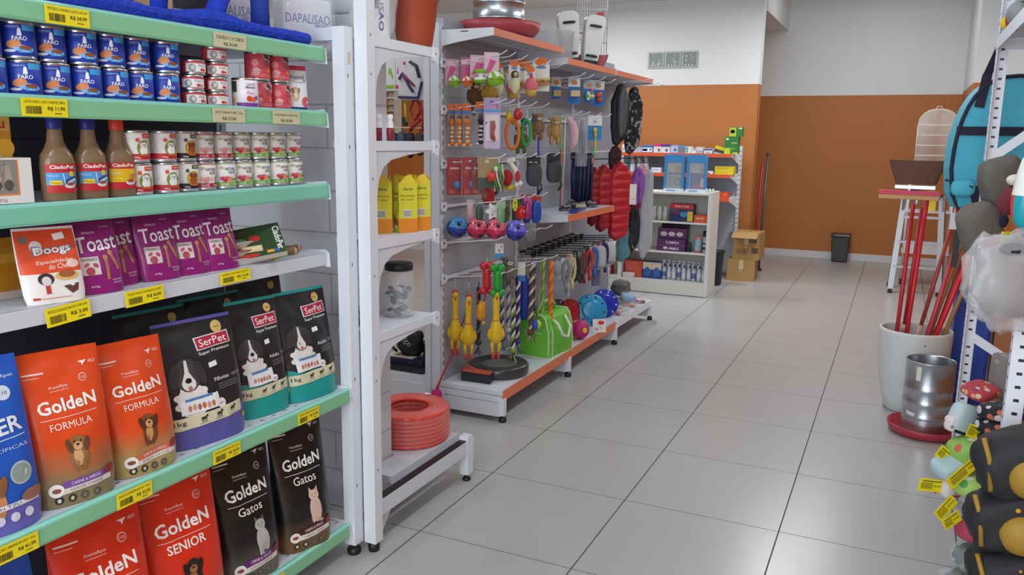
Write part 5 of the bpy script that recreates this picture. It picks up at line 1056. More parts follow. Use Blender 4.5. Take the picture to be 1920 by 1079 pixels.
# plush monkey, ropes
plush_fig('grey plush donkey toy with light muzzle right of the green bone', -.37, 1.5, .812, '#6a6660', '#7a766e', .20, 'hanging plush toys')
def rope(lab, x, y, zt, ln, cols, r=.011, knot=True):
    t = thing('rope_toy', lab, 'toy', (x, y, zt), FACE, 'rope tug toys'); m = MB()
    for s in range(3):
        pts = []
        for k in range(int(ln/.012)+1):
            z = -k*.012; a = z*90+s*2*PI/3; pts.append((r*.55*math.cos(a), r*.55*math.sin(a), z))
        m.tube(pts, r*.62, C(cols[s % len(cols)], .85), 7)
    m.build('rope', t)
    k2 = MB(); k2.ellipsoid((0, 0, -ln+.02), (r*1.7, r*1.7, r*1.6), C(cols[0], .85), 12, 8)
    rn = random.Random(int(y*100))
    for k in range(10): a = rn.random()*6.3; k2.tube([(0, 0, -ln), (r*.8*math.cos(a), r*.8*math.sin(a), -ln-.02), (r*1.9*math.cos(a), r*1.9*math.sin(a), -ln-.045)], .002, C(cols[k % len(cols)], .85), 5)
    k2.build('tassel', t)
    m = MB(); m.tube([(0, 0, .03), (0, 0, -.01)], .0025, C(cols[0], .8), 6); m.build('loop', t)
rope('blue and white rope toy, first rope right of the chickens', -.40, 1.5, .60, .26, ['#3a3f8a', '#d9d6cc', '#6a8a4a']); rope('green and black rope toy beside the third chicken', -.33, 1.5, .58, .30, ['#7a9a3a', '#2a2c2e', '#d8d8c8']); rope('white rope toy with purple ball', -.42, 1.62, .70, .34, ['#d6d2c6', '#c9c4b4', '#5a4a9a']); rope('violet rope toy behind the blue bottle toy', -.36, 1.62, .66, .36, ['#4a3a8a', '#e0dcd8', '#2a2a60']); rope('brown and red rope toy right of the blue bottle toy', -.36, 1.8, .74, .42, ['#7a4a40', '#d8c8b0', '#4a3a3a'], .013); rope('orange rope toy nearest the green bag', -.31, 1.97, .73, .36, ['#e0702a', '#e88a3a', '#d05a1e'], .014); rope('lime green rope toy beside the orange rope', -.36, 1.97, .73, .34, ['#8ab83a', '#a8cc5a', '#7a9a3a'], .010)
t = thing('bottle_toy', 'navy blue bottle-shaped toy with green cap and tag', 'toy', (-.40, 1.8, .755), FACE); m = MB(); m.tube([(0, 0, -.09), (0, 0, -.12), (0, .0, -.22), (0, -.004, -.32), (0, -.006, -.35)], [.012, .024, .026, .024, .014], C('#25389a', .6), 14); m.build('bottle', t); m = MB(); m.ellipsoid((0, 0, -.075), (.017, .018, .020), C('#5a9a3a', .6), 12, 8); m.build('cap', t); m = MB(); m.box(.02, .0212, -.05, -.005, -.12, -.01, C('#e6e4de')); m.box(.0213, .0218, -.05, -.005, -.12, -.085, C('#3a86d0')); m.tube([(0, 0, .008), (0, 0, -.06)], .0015, C('#d0d0cc'), 6); m.build('hang_tag', t)
t = thing('ball_rope_toy', 'yellow and blue ball toy resting over the green bag', 'toy', (-.33, 1.86, .385), FACE); m = MB(); m.ellipsoid((.05, -.03, .0), (.029, .029, .029), None, 16, 12, None, 1, lambda a, b: C('#b8cc2a', .6) if a < .2 else C('#2f5ac0', .6)); m.build('ball', t); m = MB(); m.tube([(.04, -.03, .025), (.02, -.02, .18), (.0, 0, .355)], .005, C('#8a6a5a', .8), 7); m.build('rope', t)

# more of the same goods deeper on the hooks
for src, x, y, z, lb, g in ((PE_, -.44, 1.502, 1.812, 'second cream penguin card hanging behind the front penguin', 'orange-topped plush cards'), (CU_, -.42, 1.622, 1.790, 'second pink cupcake card hanging behind the front cupcake', 'orange-topped plush cards'), (SA_, -.43, 1.812, 1.848, 'second sandwich card hanging behind the front sandwich card', 'orange-topped plush cards')):
    dup(src, (x, y, z), FACE+.06, lb, g)
plush_fig('olive plush toy hanging low behind the cupcake', -.48, 1.50, 1.70, '#8a7c4a', '#9a8c5a', .17, 'hanging plush toys'); plush_fig('brown plush toy hanging low behind the penguin', -.50, 1.36, 1.72, '#6a4a30', '#7c5a3c', .17, 'hanging plush toys'); plush_fig('ochre plush toy at the hook beside the biggest green ball', -.42, 1.362, 1.735, '#a8822e', '#b8923c', .16, 'hanging plush toys')
plush_fig('moss green plush toy between the green ring and the teddy', -.44, 1.80, 1.50, '#5c6a3a', '#6c7a48', .17, 'hanging plush toys'); sq_pack('bright pink pouch behind the lilac pack', -.43, 1.36, 1.55, '#c8607a', '#d88a9a', .05, .12, 'pouches behind the second row'); sq_pack('dark brown pouch behind the ladybird', -.46, 1.262+.24, 1.29, '#5a3428', '#7a5a48', .07, .15, 'pouches in the third row'); sq_pack('red pouch hanging under the kraft card', -.42, 1.36, 1.20, '#b03028', '#8a4a38', .07, .10, 'pouches in the third row')
sq_pack('maroon pouch right of the barcode tag', -.44, 1.5, 1.09, '#6a1e26', '#8a3a3c', .07, .12, 'small packs in the fourth row'); sq_pack('olive pouch behind the blue bag toys', -.47, 1.64, 1.10, '#5c6a3c', '#7c8a5a', .08, .12, 'small packs in the fourth row'); sq_pack('dark green pouch behind the front blue bag', -.46, 1.80, 1.10, '#1f5a3c', '#3c7a5a', .06, .14, 'small packs in the fourth row')
rope('dark grey rope toy between the chicken and the blue rope', -.47, 1.36, .66, .32, ['#3c3a40', '#6a6a6e', '#2c2c30']); rope('red and white rope toy behind the navy bottle toy', -.45, 1.80, .70, .40, ['#8a2a30', '#dcd6cc', '#3a2a2c']); rope('teal rope toy left of the orange rope', -.42, 1.97, .72, .30, ['#3a6a74', '#c9ccc4', '#2a4a54'])
# ------------------------------------------------------------------ goods on the toy gondola deck and top
t = thing('litter_scale', 'black round tray with terracotta corner in clear wrap on the toy gondola deck', 'tray', (-.415, 1.50, .1665), R(8))
m = MB(); m.lathe([(0, 0), (.155, 0), (.165, .008), (.165, .05), (.155, .060), (.142, .061), (.135, .054), (.12, .052), (.115, .058), (.108, .058), (.10, .05), (0, .047)], C('#121214', .22), 48); m.build('tray', t)
m = MB(); m.lathe([(0, .0505), (.05, .0515), (.10, .0505)], noisy('grey_swirl', '#45443f', '#7d7a72', 30, .3), 40); m.build('scratch_disc', t)
m = MB(); m.prism([(.03, -.235), (-.14, -.215), (-.175, .0), (-.10, .02), (.02, -.12)], .0, .050, C('#26252a', .4), 'xy'); m.prism([(.026, -.230), (-.137, -.211), (-.168, -.06), (-.14, -.045), (-.10, -.075), (-.05, -.125), (.02, -.16)], .050, .053, C('#c9573a', .4), 'xy'); m.build('corner_box', t)
m = MB(); m.ellipsoid((.03, .12, .057), (.016, .013, .006), C('#d8803a', .4), 12, 8); m.build('button', t)
m = MB()
def wr(a, b):
    q = 2*PI*a; r = [.172, .176, .174, .16, .12, .06, .0][int(b*6+.001)]; z = [.002, .03, .058, .067, .069, .066, .066][int(b*6+.001)]; w_ = .004*noise.noise((q*6, b*9, 2)); return ((r+w_)*math.cos(q), (r+w_)*math.sin(q), z+w_*.6)
m.grid(wr, 90, 6, C('#dfe3e6', .06, 0, .05)); m.build('plastic_wrap', t)
# green cool bag
t = thing('pet_bag', 'bright lime green fabric pet bag with white piping on the toy gondola deck', 'bag', (-.365, 2.04, .1665), R(-6))
gm = noisy('lime_fabric', '#63b432', '#74c63e', 25, .6); wp = C('#d8e0d0', .6)
m = MB(); X0, X1, Y_0, Y_1, HB = -.095, .105, -.15, .15, .21
def bagside(a, b): return None
sec = [(-.5, 0), (.5, 0), (.52, .25), (.50, .6), (.40, .9), (.30, 1.0), (-.30, 1.0), (-.42, .9), (-.5, .6), (-.52, .25)]
m.prism([(.2*p, .255*q) for p, q in sec], -.15, .15, gm, 'xz'); m.build('bag_body', t, bev=.010)
m = MB()
for y in (-.152, .152): m.tube([(.2*p, y, .255*q) for p, q in sec], .0035, wp, 6, True)
m.tube([(-.06, -.1525, .15), (.05, -.1525, .145)], .003, wp, 6); m.tube([(.103, -.1, .0), (.103, -.1, .15), (.07, -.1, .24)], .003, wp, 6); m.build('piping', t)
m = MB()
for s in (1, -1): m.tube([(.085*s, -.07, .22), (.12*s, -.075, .20), (.135*s, -.04, .13), (.135*s, .03, .10), (.125*s, .08, .16), (.085*s, .075, .225)], .009, wp, 8)
m.tube([(0, -.12, .255), (.01, -.08, .31), (.02, -.02, .325), (.02, .05, .30), (.0, .09, .255)], .011, C('#8fc86a', .6), 8); m.build('handles', t)
t = thing('toy_football', 'magenta toy football with yellow patches beside the green bag', 'ball', (-.292, 2.43, .2305), R(-60)); m = MB(); m.ellipsoid((0, 0, 0), (.064, .064, .064), C('#b81c68', .55), 24, 18); m.build('ball', t)
m = MB()
for la, lo in ((5, 25), (60, -90), (-50, -60), (40, 140)):
    a, b = R(la), R(lo); c = Vector((math.cos(a)*math.cos(b), math.cos(a)*math.sin(b), math.sin(a))); u = c.orthogonal().normalized(); v = c.cross(u)
    m.add([c*.0652] + [((c*.064+(u*math.cos(2*PI*k/5)+v*math.sin(2*PI*k/5))*.021).normalized())*.0648 for k in range(5)], [(0, 1+k, 1+(k+1) % 5) for k in range(5)], C('#dcc02a', .55))
m.build('patches', t)
def frisbee(lab, x, y, r, col, col2, rx, rz, holes=True):
    o = bpy.data.objects.new('flying_disc', None); COL.objects.link(o); tag(o, lab, 'flying disc', 'plastic flying discs on the deck'); o.location = (x, y, .1665+r*math.cos(rx)*1.0+.002); o.rotation_euler = (0, R(90)-rx, rz)
    m = MB(); cm = C(col, .25); m.lathe([(0, .018), (r*.50, .018), (r*.58, .014), (r*.62, .006), (r*.66, .004), (r*.9, .004), (r*.985, .0), (r, -.006), (r*.99, -.014), (r*.97, -.014), (r*.95, -.004), (r*.6, .0), (0, .012)], cm, 40); m.build('disc', o)
    if holes:
        h = MB()
        for k in range(9):
            a = 2*PI*k/9; h.ellipsoid((r*.80*math.cos(a), r*.80*math.sin(a), .0045), (r*.085, r*.06, .0012), C(col2, .6), 10, 6, Matrix.Rotation(a, 3, 'Z'))
        h.build('cutouts', o)
frisbee('light blue flying disc facing out, nearest of the discs', -.36, 2.84, .112, '#2f93c4', '#14303c', R(18), R(-62))
frisbee('dark blue flying disc with white spots behind the light blue one', -.36, 3.13, .105, '#2136b4', '#c9cfe4', R(14), R(-50))
frisbee('red flying disc behind the football, leaning sideways', -.46, 2.72, .10, '#b01f24', '#5a1014', R(12), R(-20))
frisbee('dark grey flying disc leaning at the very left of the discs', -.51, 2.62, .105, '#3d4148', '#b9babc', R(12), R(-16))
t = thing('toy_card', 'small white card with a red heart-like spot before the light blue disc', 'card', (-.235, 2.66, .1665), R(-55)); m = MB(); m.xf = Matrix.Rotation(R(-12), 4, 'Y'); m.box(-.001, .001, -.045, .045, 0, .09, C('#e4e0da')); m.build('card', t); m = MB(); m.xf = Matrix.Rotation(R(-12), 4, 'Y'); m.ellipsoid((.006, .012, .066), (.006, .022, .014), C('#d8322e', .4), 12, 8); A = Art(m, flat(.001), 1); A.ell(-.02, .022, .018, .012, '#c9a8b8', 1); A.rect(.01, .02, .014, .04, '#4a3a3a', 1, .4); m.build('toy', t)
rn = random.Random(12)
for k, (x, y, c1, c2, lb) in enumerate(((-.30, 3.28, '#c23a3e', '#e6dcd6', 'red and white packed toy on the far deck nearest the blue disc'), (-.33, 3.42, '#d8d2cc', '#c9543e', 'clear pack of pale toys on the far deck'), (-.42, 3.40, '#b83048', '#e0d8d2', 'dark red packed toy against the panel on the far deck'), (-.30, 3.58, '#dcd6d0', '#d8704a', 'white and orange pack flat on the far deck'), (-.44, 3.62, '#c9ccd0', '#8a8c90', 'grey clear pack behind the white and orange one'), (-.30, 3.78, '#5a4238', '#c23a34', 'brown and red pack at the far end of the deck'), (-.42, 3.82, '#d8cfc6', '#c94a3a', 'pale pack with red patches at the far end of the deck'))):
    t = thing('toy_pack', lb, 'pack', (x, y, .1665), rn.random()*3, 'flat toy packs on the far deck'); m = MB()
    for q in range(4): m.ellipsoid((rn.uniform(-.03, .03), rn.uniform(-.04, .04), .014), (.026, .022, .012), C(c1 if q % 2 else c2, .6), 10, 6, Matrix.Rotation(rn.random(), 3, 'Z'))
    m.build('toys', t); m = MB(); crumple(m, (0, 0, .02), (.062, .075, .021), C('#e6e8ea', .1, 0, .22), k*3.3, .15, 20, 10); m.build('clear_bag', t)
m = MB(); crumple(m, (0, 0, .055), (.07, .11, .06), noisy('grey_plush', '#4a4a48', '#6e6e6a', 50, .95, .5), 5, .2); tag(m.build('plush_cushion', None, (-.48, 4.02-.16, .20)), 'dark grey plush lump at the far end against the panel', 'plush')
m = MB(); m.box(-.05, .05, -.09, .09, 0, .03, C('#7fb2d8', .4)); crumple(m, (.0, 0, .02), (.06, .10, .03), C('#dfe8ee', .1, 0, .3), 8); tag(m.build('blue_pack', None, (-.36, 3.70, .205), .4), 'light blue flat pack lying on top of the far deck packs', 'pack')
# middle shelf goods
rn = random.Random(4)
for k in range(6):
    t = thing('chain_leash', ['steel chain leash coil at the left on the middle orange shelf', 'second steel chain coil on the middle orange shelf', 'third steel chain coil on the middle orange shelf', 'fourth steel chain coil on the middle orange shelf', 'fifth steel chain coil on the middle orange shelf', 'rightmost steel chain coil on the middle orange shelf'][k], 'leash', (-.42+.04*math.sin(k*2), 2.46+.09*k, .9885), k*.7, 'leash coils on the middle shelf'); m = MB()
    for q in range(3): m.tube([((.04-.008*q)*math.cos(2*PI*i/18), (.045-.006*q)*math.sin(2*PI*i/18), .008+.010*q+.004*math.sin(i*2)) for i in range(18)], .007, C(['#6f6f72', '#3a3b42', '#8a8784'][q], .35, .6), 7, True)
    m.build('leash', t); m = MB(); m.tube([(.03, .02, .03), (.05, .05, .035), (.07, .04, .02)], .005, C('#2b2f5a', .6), 7); m.build('handle', t)
m = MB(); m.prism([(-.02, 0), (.02, 0), (.028, .022), (-.028, .022)], -.16, .16, C('#1f2f86', .35), 'xz'); m.box(-.024, .024, .06, .15, .0225, .036, C('#cfc58a', .5)); tag(m.build('brush_tray', None, (-.33, 2.44, .9885), R(10)), 'navy brush with a cream head on the middle orange shelf', 'brush')
for k in range(4):
    t = thing('leash_pack', ['leftmost navy leash bundle hanging above the middle shelf', 'second navy leash bundle above the middle shelf', 'third navy leash bundle above the middle shelf', 'rightmost navy leash bundle above the middle shelf'][k], 'leash', (-.46, 2.72+.075*k, 1.345), R(-50), 'navy leash bundles above the middle shelf'); m = MB()
    for q in range(4): m.tube([(.008*q, -.02+.014*q, -.03), (.012*q, -.026+.016*q, -.15), (.006*q, -.02+.013*q, -.30-.01*q)], .009, C(['#1c2246', '#28305e', '#141832', '#20284e'][q], .6), 7)
    m.build('leash', t); m = MB(); m.box(-.001, .001, -.034, .034, -.045, .008, C('#1d1f2c')); A = Art(m, flat(.001), 1); A.text('OLD DOG', 0, -.025, .055, .012, '#c9c4bc', 2); m.build('header_card', t)
    hook(2.72+.075*k, 1.34, -.30, .02)
m = MB(); m.tube([(0, 0, .01), (0, 0, -.35)], .004, C('#c0392b', .5), 7); tag(m.build('stick_toy', None, (-.40, 2.31, 1.36)), 'thin red stick toy hanging left of the white stick', 'toy')
m = MB(); m.tube([(0, 0, .01), (0, .01, -.2), (0, 0, -.42)], .006, C('#7aa83a', .5), 7); tag(m.build('stick_toy', None, (-.43, 2.36, 1.58)), 'long green stick toy hanging beside the tan teddy', 'toy')
m = MB(); m.tube([(0, 0, .01), (0, .01, -.2), (0, 0, -.42)], .008, C('#4250a0', .5), 7); tag(m.build('stick_toy', None, (-.47, 2.12, 1.44)), 'long blue stick toy hanging at the module joint', 'toy')
# things on the black hooks
SP = [('#9aa0a8', 'dome'), ('#c8c9c6', 'dome'), ('#c9a08a', 'strip'), ('#20402f', 'loop'), ('#5a7278', 'loop'), ('#57202a', 'strip'), ('#e0b0b4', 'ring'), ('#3f3a6c', 'long'), ('#b8282c', 'strip')]
NAMES = ['grey dome-shaped toy, nearest on the black double hooks', 'pale dome-shaped toy, second on the black double hooks', 'candy-striped toy on the black hooks', 'dark green collar loop on the black hooks', 'grey-green collar loop on the black hooks', 'dark maroon collar strip on the black hooks', 'pink and white collar ring on the black hooks', 'long violet leash pack on the black hooks', 'red collar set on the black hooks']
for k in range(9):
    y = 2.2+.105*k-.022; t = thing('collar' if k > 2 else 'hook_toy', NAMES[k], 'collar' if k > 2 else 'toy', (-.36, y, .742+.003*k), R(-50), 'goods on the black double hooks'); col, kd = SP[k]; m = MB()
    if kd == 'dome': m.ellipsoid((0, 0, -.085), (.024, .032, .05), C(col, .4), 14, 10); m.box(-.002, .002, -.03, .03, -.15, -.08, C('#dfe4e8', .1, 0, .2))
    elif kd == 'strip':
        m.tube([(0, -.008, -.02), (.004, -.012, -.10), (0, -.008, -.19)], .015, C(col, .6), 8); m.tube([(.004, .012, -.02), (.008, .016, -.10), (.004, .010, -.17)], .011, C('#d8cfc4' if k == 2 else '#2d2a34', .6), 8)
    elif kd == 'loop': m.tube([(.0, .024*math.cos(2*PI*q/24), -.12+.10*math.sin(2*PI*q/24)) for q in range(24)], .009, C(col, .6), 8, True)
    elif kd == 'ring':
        for s in (-1, 1): m.tube([(.0, s*.022+.015*math.cos(2*PI*q/24), -.10+.075*math.sin(2*PI*q/24)) for q in range(24)], .008, C(col if s > 0 else '#e6dcd8', .6), 8, True)
    else: m.box(-.012, .012, -.028, .028, -.33, -.02, C(col, .35)); m.box(-.013, .013, -.03, .03, -.34, -.01, C('#c9c8dc', .1, 0, .2))
    m.build('goods', t); m = MB(); m.tube([(0, 0, .012), (0, .006, -.005), (0, 0, -.03)], .003, C('#b9bcc0', .3, .6), 6); m.build('ring_clip', t)
    y2 = 2.2+.105*k+.022; c2 = ['#7d8288', '#c9b88a', '#2c2c32', '#8a2a30', '#c0392f', '#3f64b0', '#b8b9b6', '#2a2c50', '#c9cbc8'][k]
    t = thing('collar', ['grey collar behind the nearest dome toy', 'cream collar behind the second dome toy', 'black leash loop low on the black hooks', 'dark red collar at the black hook tips', 'bright red harness at the black hook tips', 'blue harness clip at the black hook tips', 'silver clear pack at the black hook tips', 'navy collar near the end of the black hooks', 'white clear pack last on the black hooks'][k], 'collar', (-.315, y2, .724+.003*k), R(-50), 'goods on the black hook tips'); m = MB()
    if k in (6, 8): m.ellipsoid((0, 0, -.10), (.03, .045, .085), C('#d9dadb', .15, 0, .55), 16, 10, None, .7); m.ellipsoid((.01, 0, -.155), (.026, .042, .018), C('#8d9094', .4), 14, 8)
    elif k == 2: m.tube([(0, -.04, -.02), (0, -.02, -.15), (0, .02, -.19), (0, .03, -.15), (0, .01, -.12)], .016, C(c2, .7), 8)
    else:
        m.tube([(0, .02*math.cos(2*PI*q/20), -.09+.07*math.sin(2*PI*q/20)) for q in range(20)], .010, C(c2, .6), 8, True); m.tube([(0, 0, -.16), (0, .006, -.22)], .012, C(c2, .6), 8)
    m.build('goods', t); m = MB(); m.tube([(0, 0, .01), (0, 0, -.03)], .003, C('#b9bcc0', .3, .6), 6); m.build('ring_clip', t)

# clothes at the far end
def garment(lab, x, y, zt, W, H, Tk, mat, rz, prof, quilt=0, grp=None, name='pet_coat', extra=None):
    t = thing(name, lab, 'pet clothes', (x, y, zt), rz, grp); m = MB()
    def pw(v):
        for (a, wa), (b, wb) in zip(prof[:-1], prof[1:]):
            if v <= b: return wa+(wb-wa)*(v-a)/(b-a)
        return prof[-1][1]
    sd = x*31+y*7
    def fn(a, b):
        q = 2*PI*a; c = math.copysign(abs(math.cos(q))**.8, math.cos(q)); s = math.copysign(abs(math.sin(q))**.8, math.sin(q)); w_ = W/2*pw(b)
        qb = (1+.35*abs(math.sin(b*quilt*PI))) if quilt else 1+.3*noise.noise((q*1.5, b*5, sd)); en = 1 if .02 < b < .98 else .6
        return (Tk/2*c*qb*en, w_*s*en*(1+.05*noise.noise((q, b*6, sd))), -H*b + .012*math.sin(q*1.0)*b*(1 if quilt else 2))
    m.grid(fn, 36, 60, mat); m.add([fn(i/36, 1) for i in range(36)], [tuple(range(36))], mat); m.add([fn(i/36, 0) for i in range(36)], [tuple(range(36))], mat); m.build('garment', t, weld=True)
    m = MB(); m.tube([(0, 0, -.012), (0, 0, .006), (0, .008, .016), (0, .014, .008)], .003, C('#d9dadb', .3), 6); m.tube([(0, -W*.22, -.016), (0, 0, -.006), (0, W*.22, -.016)], .004, BLACK, 6); m.build('hanger', t)
    if extra: m = MB(); extra(m, W, H, Tk); m.build('tag', t)
    return t
blkcl = noisy('black_quilt', '#16161a', '#26262c', 30, .6); camo = noisy('camo_print', '#1e1d22', '#9a9aa0', 26, .8, 0, 2)
nt = camo.node_tree; rp = nt.nodes.new('ShaderNodeValToRGB'); nz = [n for n in nt.nodes if n.type == 'TEX_NOISE'][0]; rp.color_ramp.interpolation = 'CONSTANT'; rp.color_ramp.elements[0].color = lin('#1f1e23'); rp.color_ramp.elements[1].position = .56; rp.color_ramp.elements[1].color = lin('#8f8f95'); nt.links.new(nz.outputs[0], rp.inputs[0]); nt.links.new(rp.outputs[0], nt.nodes['Principled BSDF'].inputs['Base Color'])
TOPP = [(0, .35), (.10, .55), (.28, 1.0), (.7, .95), (.9, .75), (1, .5)]
garment('black pet coat hanging before the patterned coat at the shelf end', -.37, 3.35, 1.832, .145, .42, .06, blkcl, R(-48), TOPP, 0, 'dark pet coats')
garment('black coat with grey glitter panel hanging in front', -.335, 3.30, 1.83, .075, .36, .05, noisy('grey_glitter', '#2c2c30', '#6a6a70', 120, .5, 0, 8), R(-48), TOPP, 0, 'dark pet coats')
garment('black and grey patterned pet coat, rightmost of the dark coats', -.36, 3.64, 1.828, .145, .48, .07, camo, R(-48), TOPP, 0, 'dark pet coats')
garment('dark red pet coat hanging below the black coats', -.40, 3.36, 1.395, .10, .16, .05, C('#3a1218', .7), R(-48), TOPP, 0, None)
redm = noisy('red_quilted_nylon', '#b01420', '#c21c2a', 12, .45)
VP = [(0, .30), (.04, .42), (.14, .9), (.2, 1.0), (.6, .94), (.9, .86), (1, .60)]
def wtag(m, W, H, Tk): m.box(Tk*.55, Tk*.55+.0015, W*.34, W*.34+.055, -.30, -.155, C('#e6e3da', .5)); m.box(Tk*.55+.0015, Tk*.55+.002, W*.34+.015, W*.34+.04, -.265, -.262, C('#6a6a66'))
garment('bright red quilted pet vest, front one with the white tag', -.305, 3.2, 1.285, .175, .55, .075, redm, R(-42), VP, 9, 'red quilted pet vests', 'pet_coat', wtag)
garment('red quilted pet vest hanging behind, left of the front one', -.385, 3.08, 1.265, .12, .46, .07, noisy('red_quilted_nylon_b', '#9a121c', '#ae1824', 12, .5), R(-30), VP, 8, 'red quilted pet vests')
garment('darker red quilted pet vest, leftmost of the vests', -.43, 3.0, 1.25, .08, .40, .06, noisy('red_quilted_nylon_c', '#861018', '#97141e', 12, .5), R(-25), VP, 8, 'red quilted pet vests')
pur = noisy('purple_print', '#6a3aa8', '#a86ab8', 34, .7, 0, 2)
garment('purple and pink printed pet coat right of the red vests', -.285, 3.58, 1.235, .115, .27, .06, pur, R(-48), TOPP, 0, None); garment('pink plush collar coat on top of the purple one', -.27, 3.62, 1.25, .10, .075, .06, C('#d8a0ae', .9), R(-48), [(0, .5), (.5, 1), (1, .7)], 0, None)
garment('magenta pet coat hanging below the purple one', -.31, 3.60, .99, .11, .10, .05, C('#8a1c3a', .7), R(-48), TOPP, 0, None)
garment('black pet coat with yellow trim under the purple coat', -.315, 3.60, .935, .115, .33, .07, blkcl, R(-48), [(0, .6), (.4, 1), (.8, .9), (1, .4)], 0, None, 'pet_coat', lambda m, W, H, Tk: m.tube([(Tk*.42, -.03, -.26), (Tk*.5, -.01, -.30), (Tk*.4, .012, -.33)], .006, C('#b8922a', .6), 6))
garment('teal cloth pet coat, lowest of the hanging clothes', -.37, 3.56, .80, .15, .26, .07, noisy('teal_cloth', '#4a8088', '#6a9ea4', 18, .8), R(-48), [(0, .25), (.3, .7), (.7, 1), (1, .6)], 0, None)
garment('long light grey pet coat sleeve beside the white counter', -.275, 3.80, 1.215, .12, .68, .05, noisy('grey_cloth', '#a5aab0', '#b6bbc0', 18, .7), R(-48), [(0, .8), (.5, .9), (.85, 1), (1, .5)], 0, None)
# top of the toy gondola
t = thing('poultry_feeder', 'galvanised feeder with a dusty red dish on top of the toy gondola', 'feeder', (-.50, 1.63, 1.9592)); m = MB(); m.lathe([(0, .004), (.15, .0), (.19, .012), (.215, .04), (.222, .075), (.214, .076), (.2, .045), (.18, .03), (0, .03)], C('#b0444c', .45), 48); m.build('dish', t)
m = MB(); m.lathe([(.0, .032), (.138, .034), (.138, .09), (.142, .094), (.138, .098), (.137, .17), (.141, .174), (.137, .178), (.137, .30), (.132, .30), (.132, .05)], GALV, 48); m.build('cylinder', t)
t = thing('storage_tub', 'clear plastic tub lying on top of the toy gondola', 'tub', (-.46, 2.285, 1.9032), R(12)); m = MB(); m.lathe([(0, .002), (.10, 0), (.115, .02), (.128, .16), (.133, .162), (.133, .17), (.124, .168), (.112, .024), (0, .006)], C('#d9dde0', .1, 0, .35), 40); m.build('tub', t)
def scoop(lab, x, y, rz, tlt):
    t = thing('feed_scoop', lab, 'feeder', (x, y, 1.9032), rz, 'white hopper feeders'); m = MB(); m.xf = Matrix.Rotation(tlt, 4, 'X'); wm = C('#e6e7e6', .35)
    m.prism([(-.045, .012), (.045, .012), (.062, .19), (.066, .29), (.04, .315), (-.04, .315), (-.066, .29), (-.062, .19)], -.05, .05, wm, 'yz'); m.build('hopper', t, bev=.010)
    m = MB(); m.xf = Matrix.Rotation(tlt, 4, 'X')
    for z in (.245, .06): m.tube([(.052, -.035, z), (.062, -.02, z), (.062, .02, z), (.052, .035, z)], .008, C('#1d3030', .4), 8)
    m.prism([(-.03, .0), (.03, .0), (.045, .03), (-.045, .03)], .05, .085, C('#23262a', .4), 'yz'); m.build('clips', t)
scoop('white hopper feeder with black clips, left of the pair on the gondola top', -.44, 2.53, R(-58), R(6)); scoop('white hopper feeder with black clips, right of the pair by the cage', -.39, 2.72, R(-58), R(-7))
def cage(name, lab, loc, rz, wd, dp, ht, dome, wire, base=None, nw=13, wr=.0016):
    t = thing(name, lab, 'cage', loc, rz); z0 = .0
    if base:
        b = MB(); b.prism([(-wd/2+.02, 0), (wd/2-.02, 0), (wd/2+.012, .075), (wd/2+.012, .085), (-wd/2-.012, .085), (-wd/2-.012, .075)], -dp/2, dp/2, C(base, .4), 'yz' if 0 else 'xz'); b.build('tray', t, bev=.004); z0 = .08
    m = MB()
    def arch(u):
        return z0 + (ht-z0)*(1-dome) + (ht-z0)*dome*max(0, 1-abs(u)**2.4)**.5
    for k in range(nw+1):
        u = -1+2*k/nw
        for s in (-1, 1): m.tube([(u*wd/2, s*dp/2, z0), (u*wd/2, s*dp/2, arch(u)-.01), (u*wd/2, s*dp/2*.5 if dome else s*dp/2, arch(u))], wr, wire, 5)
    for k in range(7):
        u = -1+2*k/6
        for s in (-1, 1): m.tube([(s*wd/2, u*dp/2, z0), (s*wd/2, u*dp/2, arch(1))], wr, wire, 5)
    m.build('wires', t)
    m = MB(); L_ = 4
    for k in range(L_+1):
        z = z0+(arch(1)-z0)*k/L_+.002; m.tube([(-wd/2, -dp/2, z), (wd/2, -dp/2, z), (wd/2, dp/2, z), (-wd/2, dp/2, z)], wr*2, wire, 5, True)
    for s in (-1, 1): m.tube([(wd/2*u/12, s*dp/2, arch(u/12)) for u in range(-12, 13)], wr*2, wire, 6)
    m.build('bands', t); m = MB(); m.tube([(-.03, 0, ht-.004), (-.02, 0, ht+.03), (.02, 0, ht+.03), (.03, 0, ht-.004)], .004, wire, 7); m.build('handle', t)
    return t
c_ = cage('bird_cage', 'white wire bird cage with a red tray at the far end of the gondola top', (-.44, 2.90, 1.9032), R(20), .20, .18, .46, 0, C('#e6e7e8', .4), '#a83a3e', 12, .0013)
m = MB(); m.tube([(-.08, -.09, .22), (.09, -.09, .225)], .005, C('#c9b9a0', .6), 7); m.build('perch', c_); m = MB(); m.box(.03, .075, -.12, -.088, .30, .345, C('#b8383c', .4)); m.build('feeder_cup', c_)

# seen through the narrow end shelf: the back face of the toy gondola
for k, (x, c1, wd, ht, lb) in enumerate(((-1.03, '#8ac83a', .05, .16, 'leftmost white pack with a green strip behind the narrow shelf'), (-.965, '#7ac02a', .065, .16, 'white pack with bright green leash behind the narrow shelf'), (-.915, '#c23a5a', .04, .16, 'narrow white pack with a pink leash behind the narrow shelf'))):
    t = thing('leash_card', lb, 'pack', (x, 1.30, 1.835), R(-95), 'white leash packs behind the narrow shelf'); m = MB(); m.box(-.006, .006, -wd/2, wd/2, -ht, .008, C('#d8d8d8', .4)); m.build('card', t, bev=.003); m = MB(); A = Art(m, flat(.0065), 1); A.rect(-wd*.4, -ht+.012, wd*.4, -ht+.03, c1, 1); A.poly([(-wd*.1, -.04), (wd*.15, -.05), (wd*.35, -.10), (wd*.2, -.095), (0, -.07), (-wd*.2, -.075)], c1, 1); m.build('leash', t)
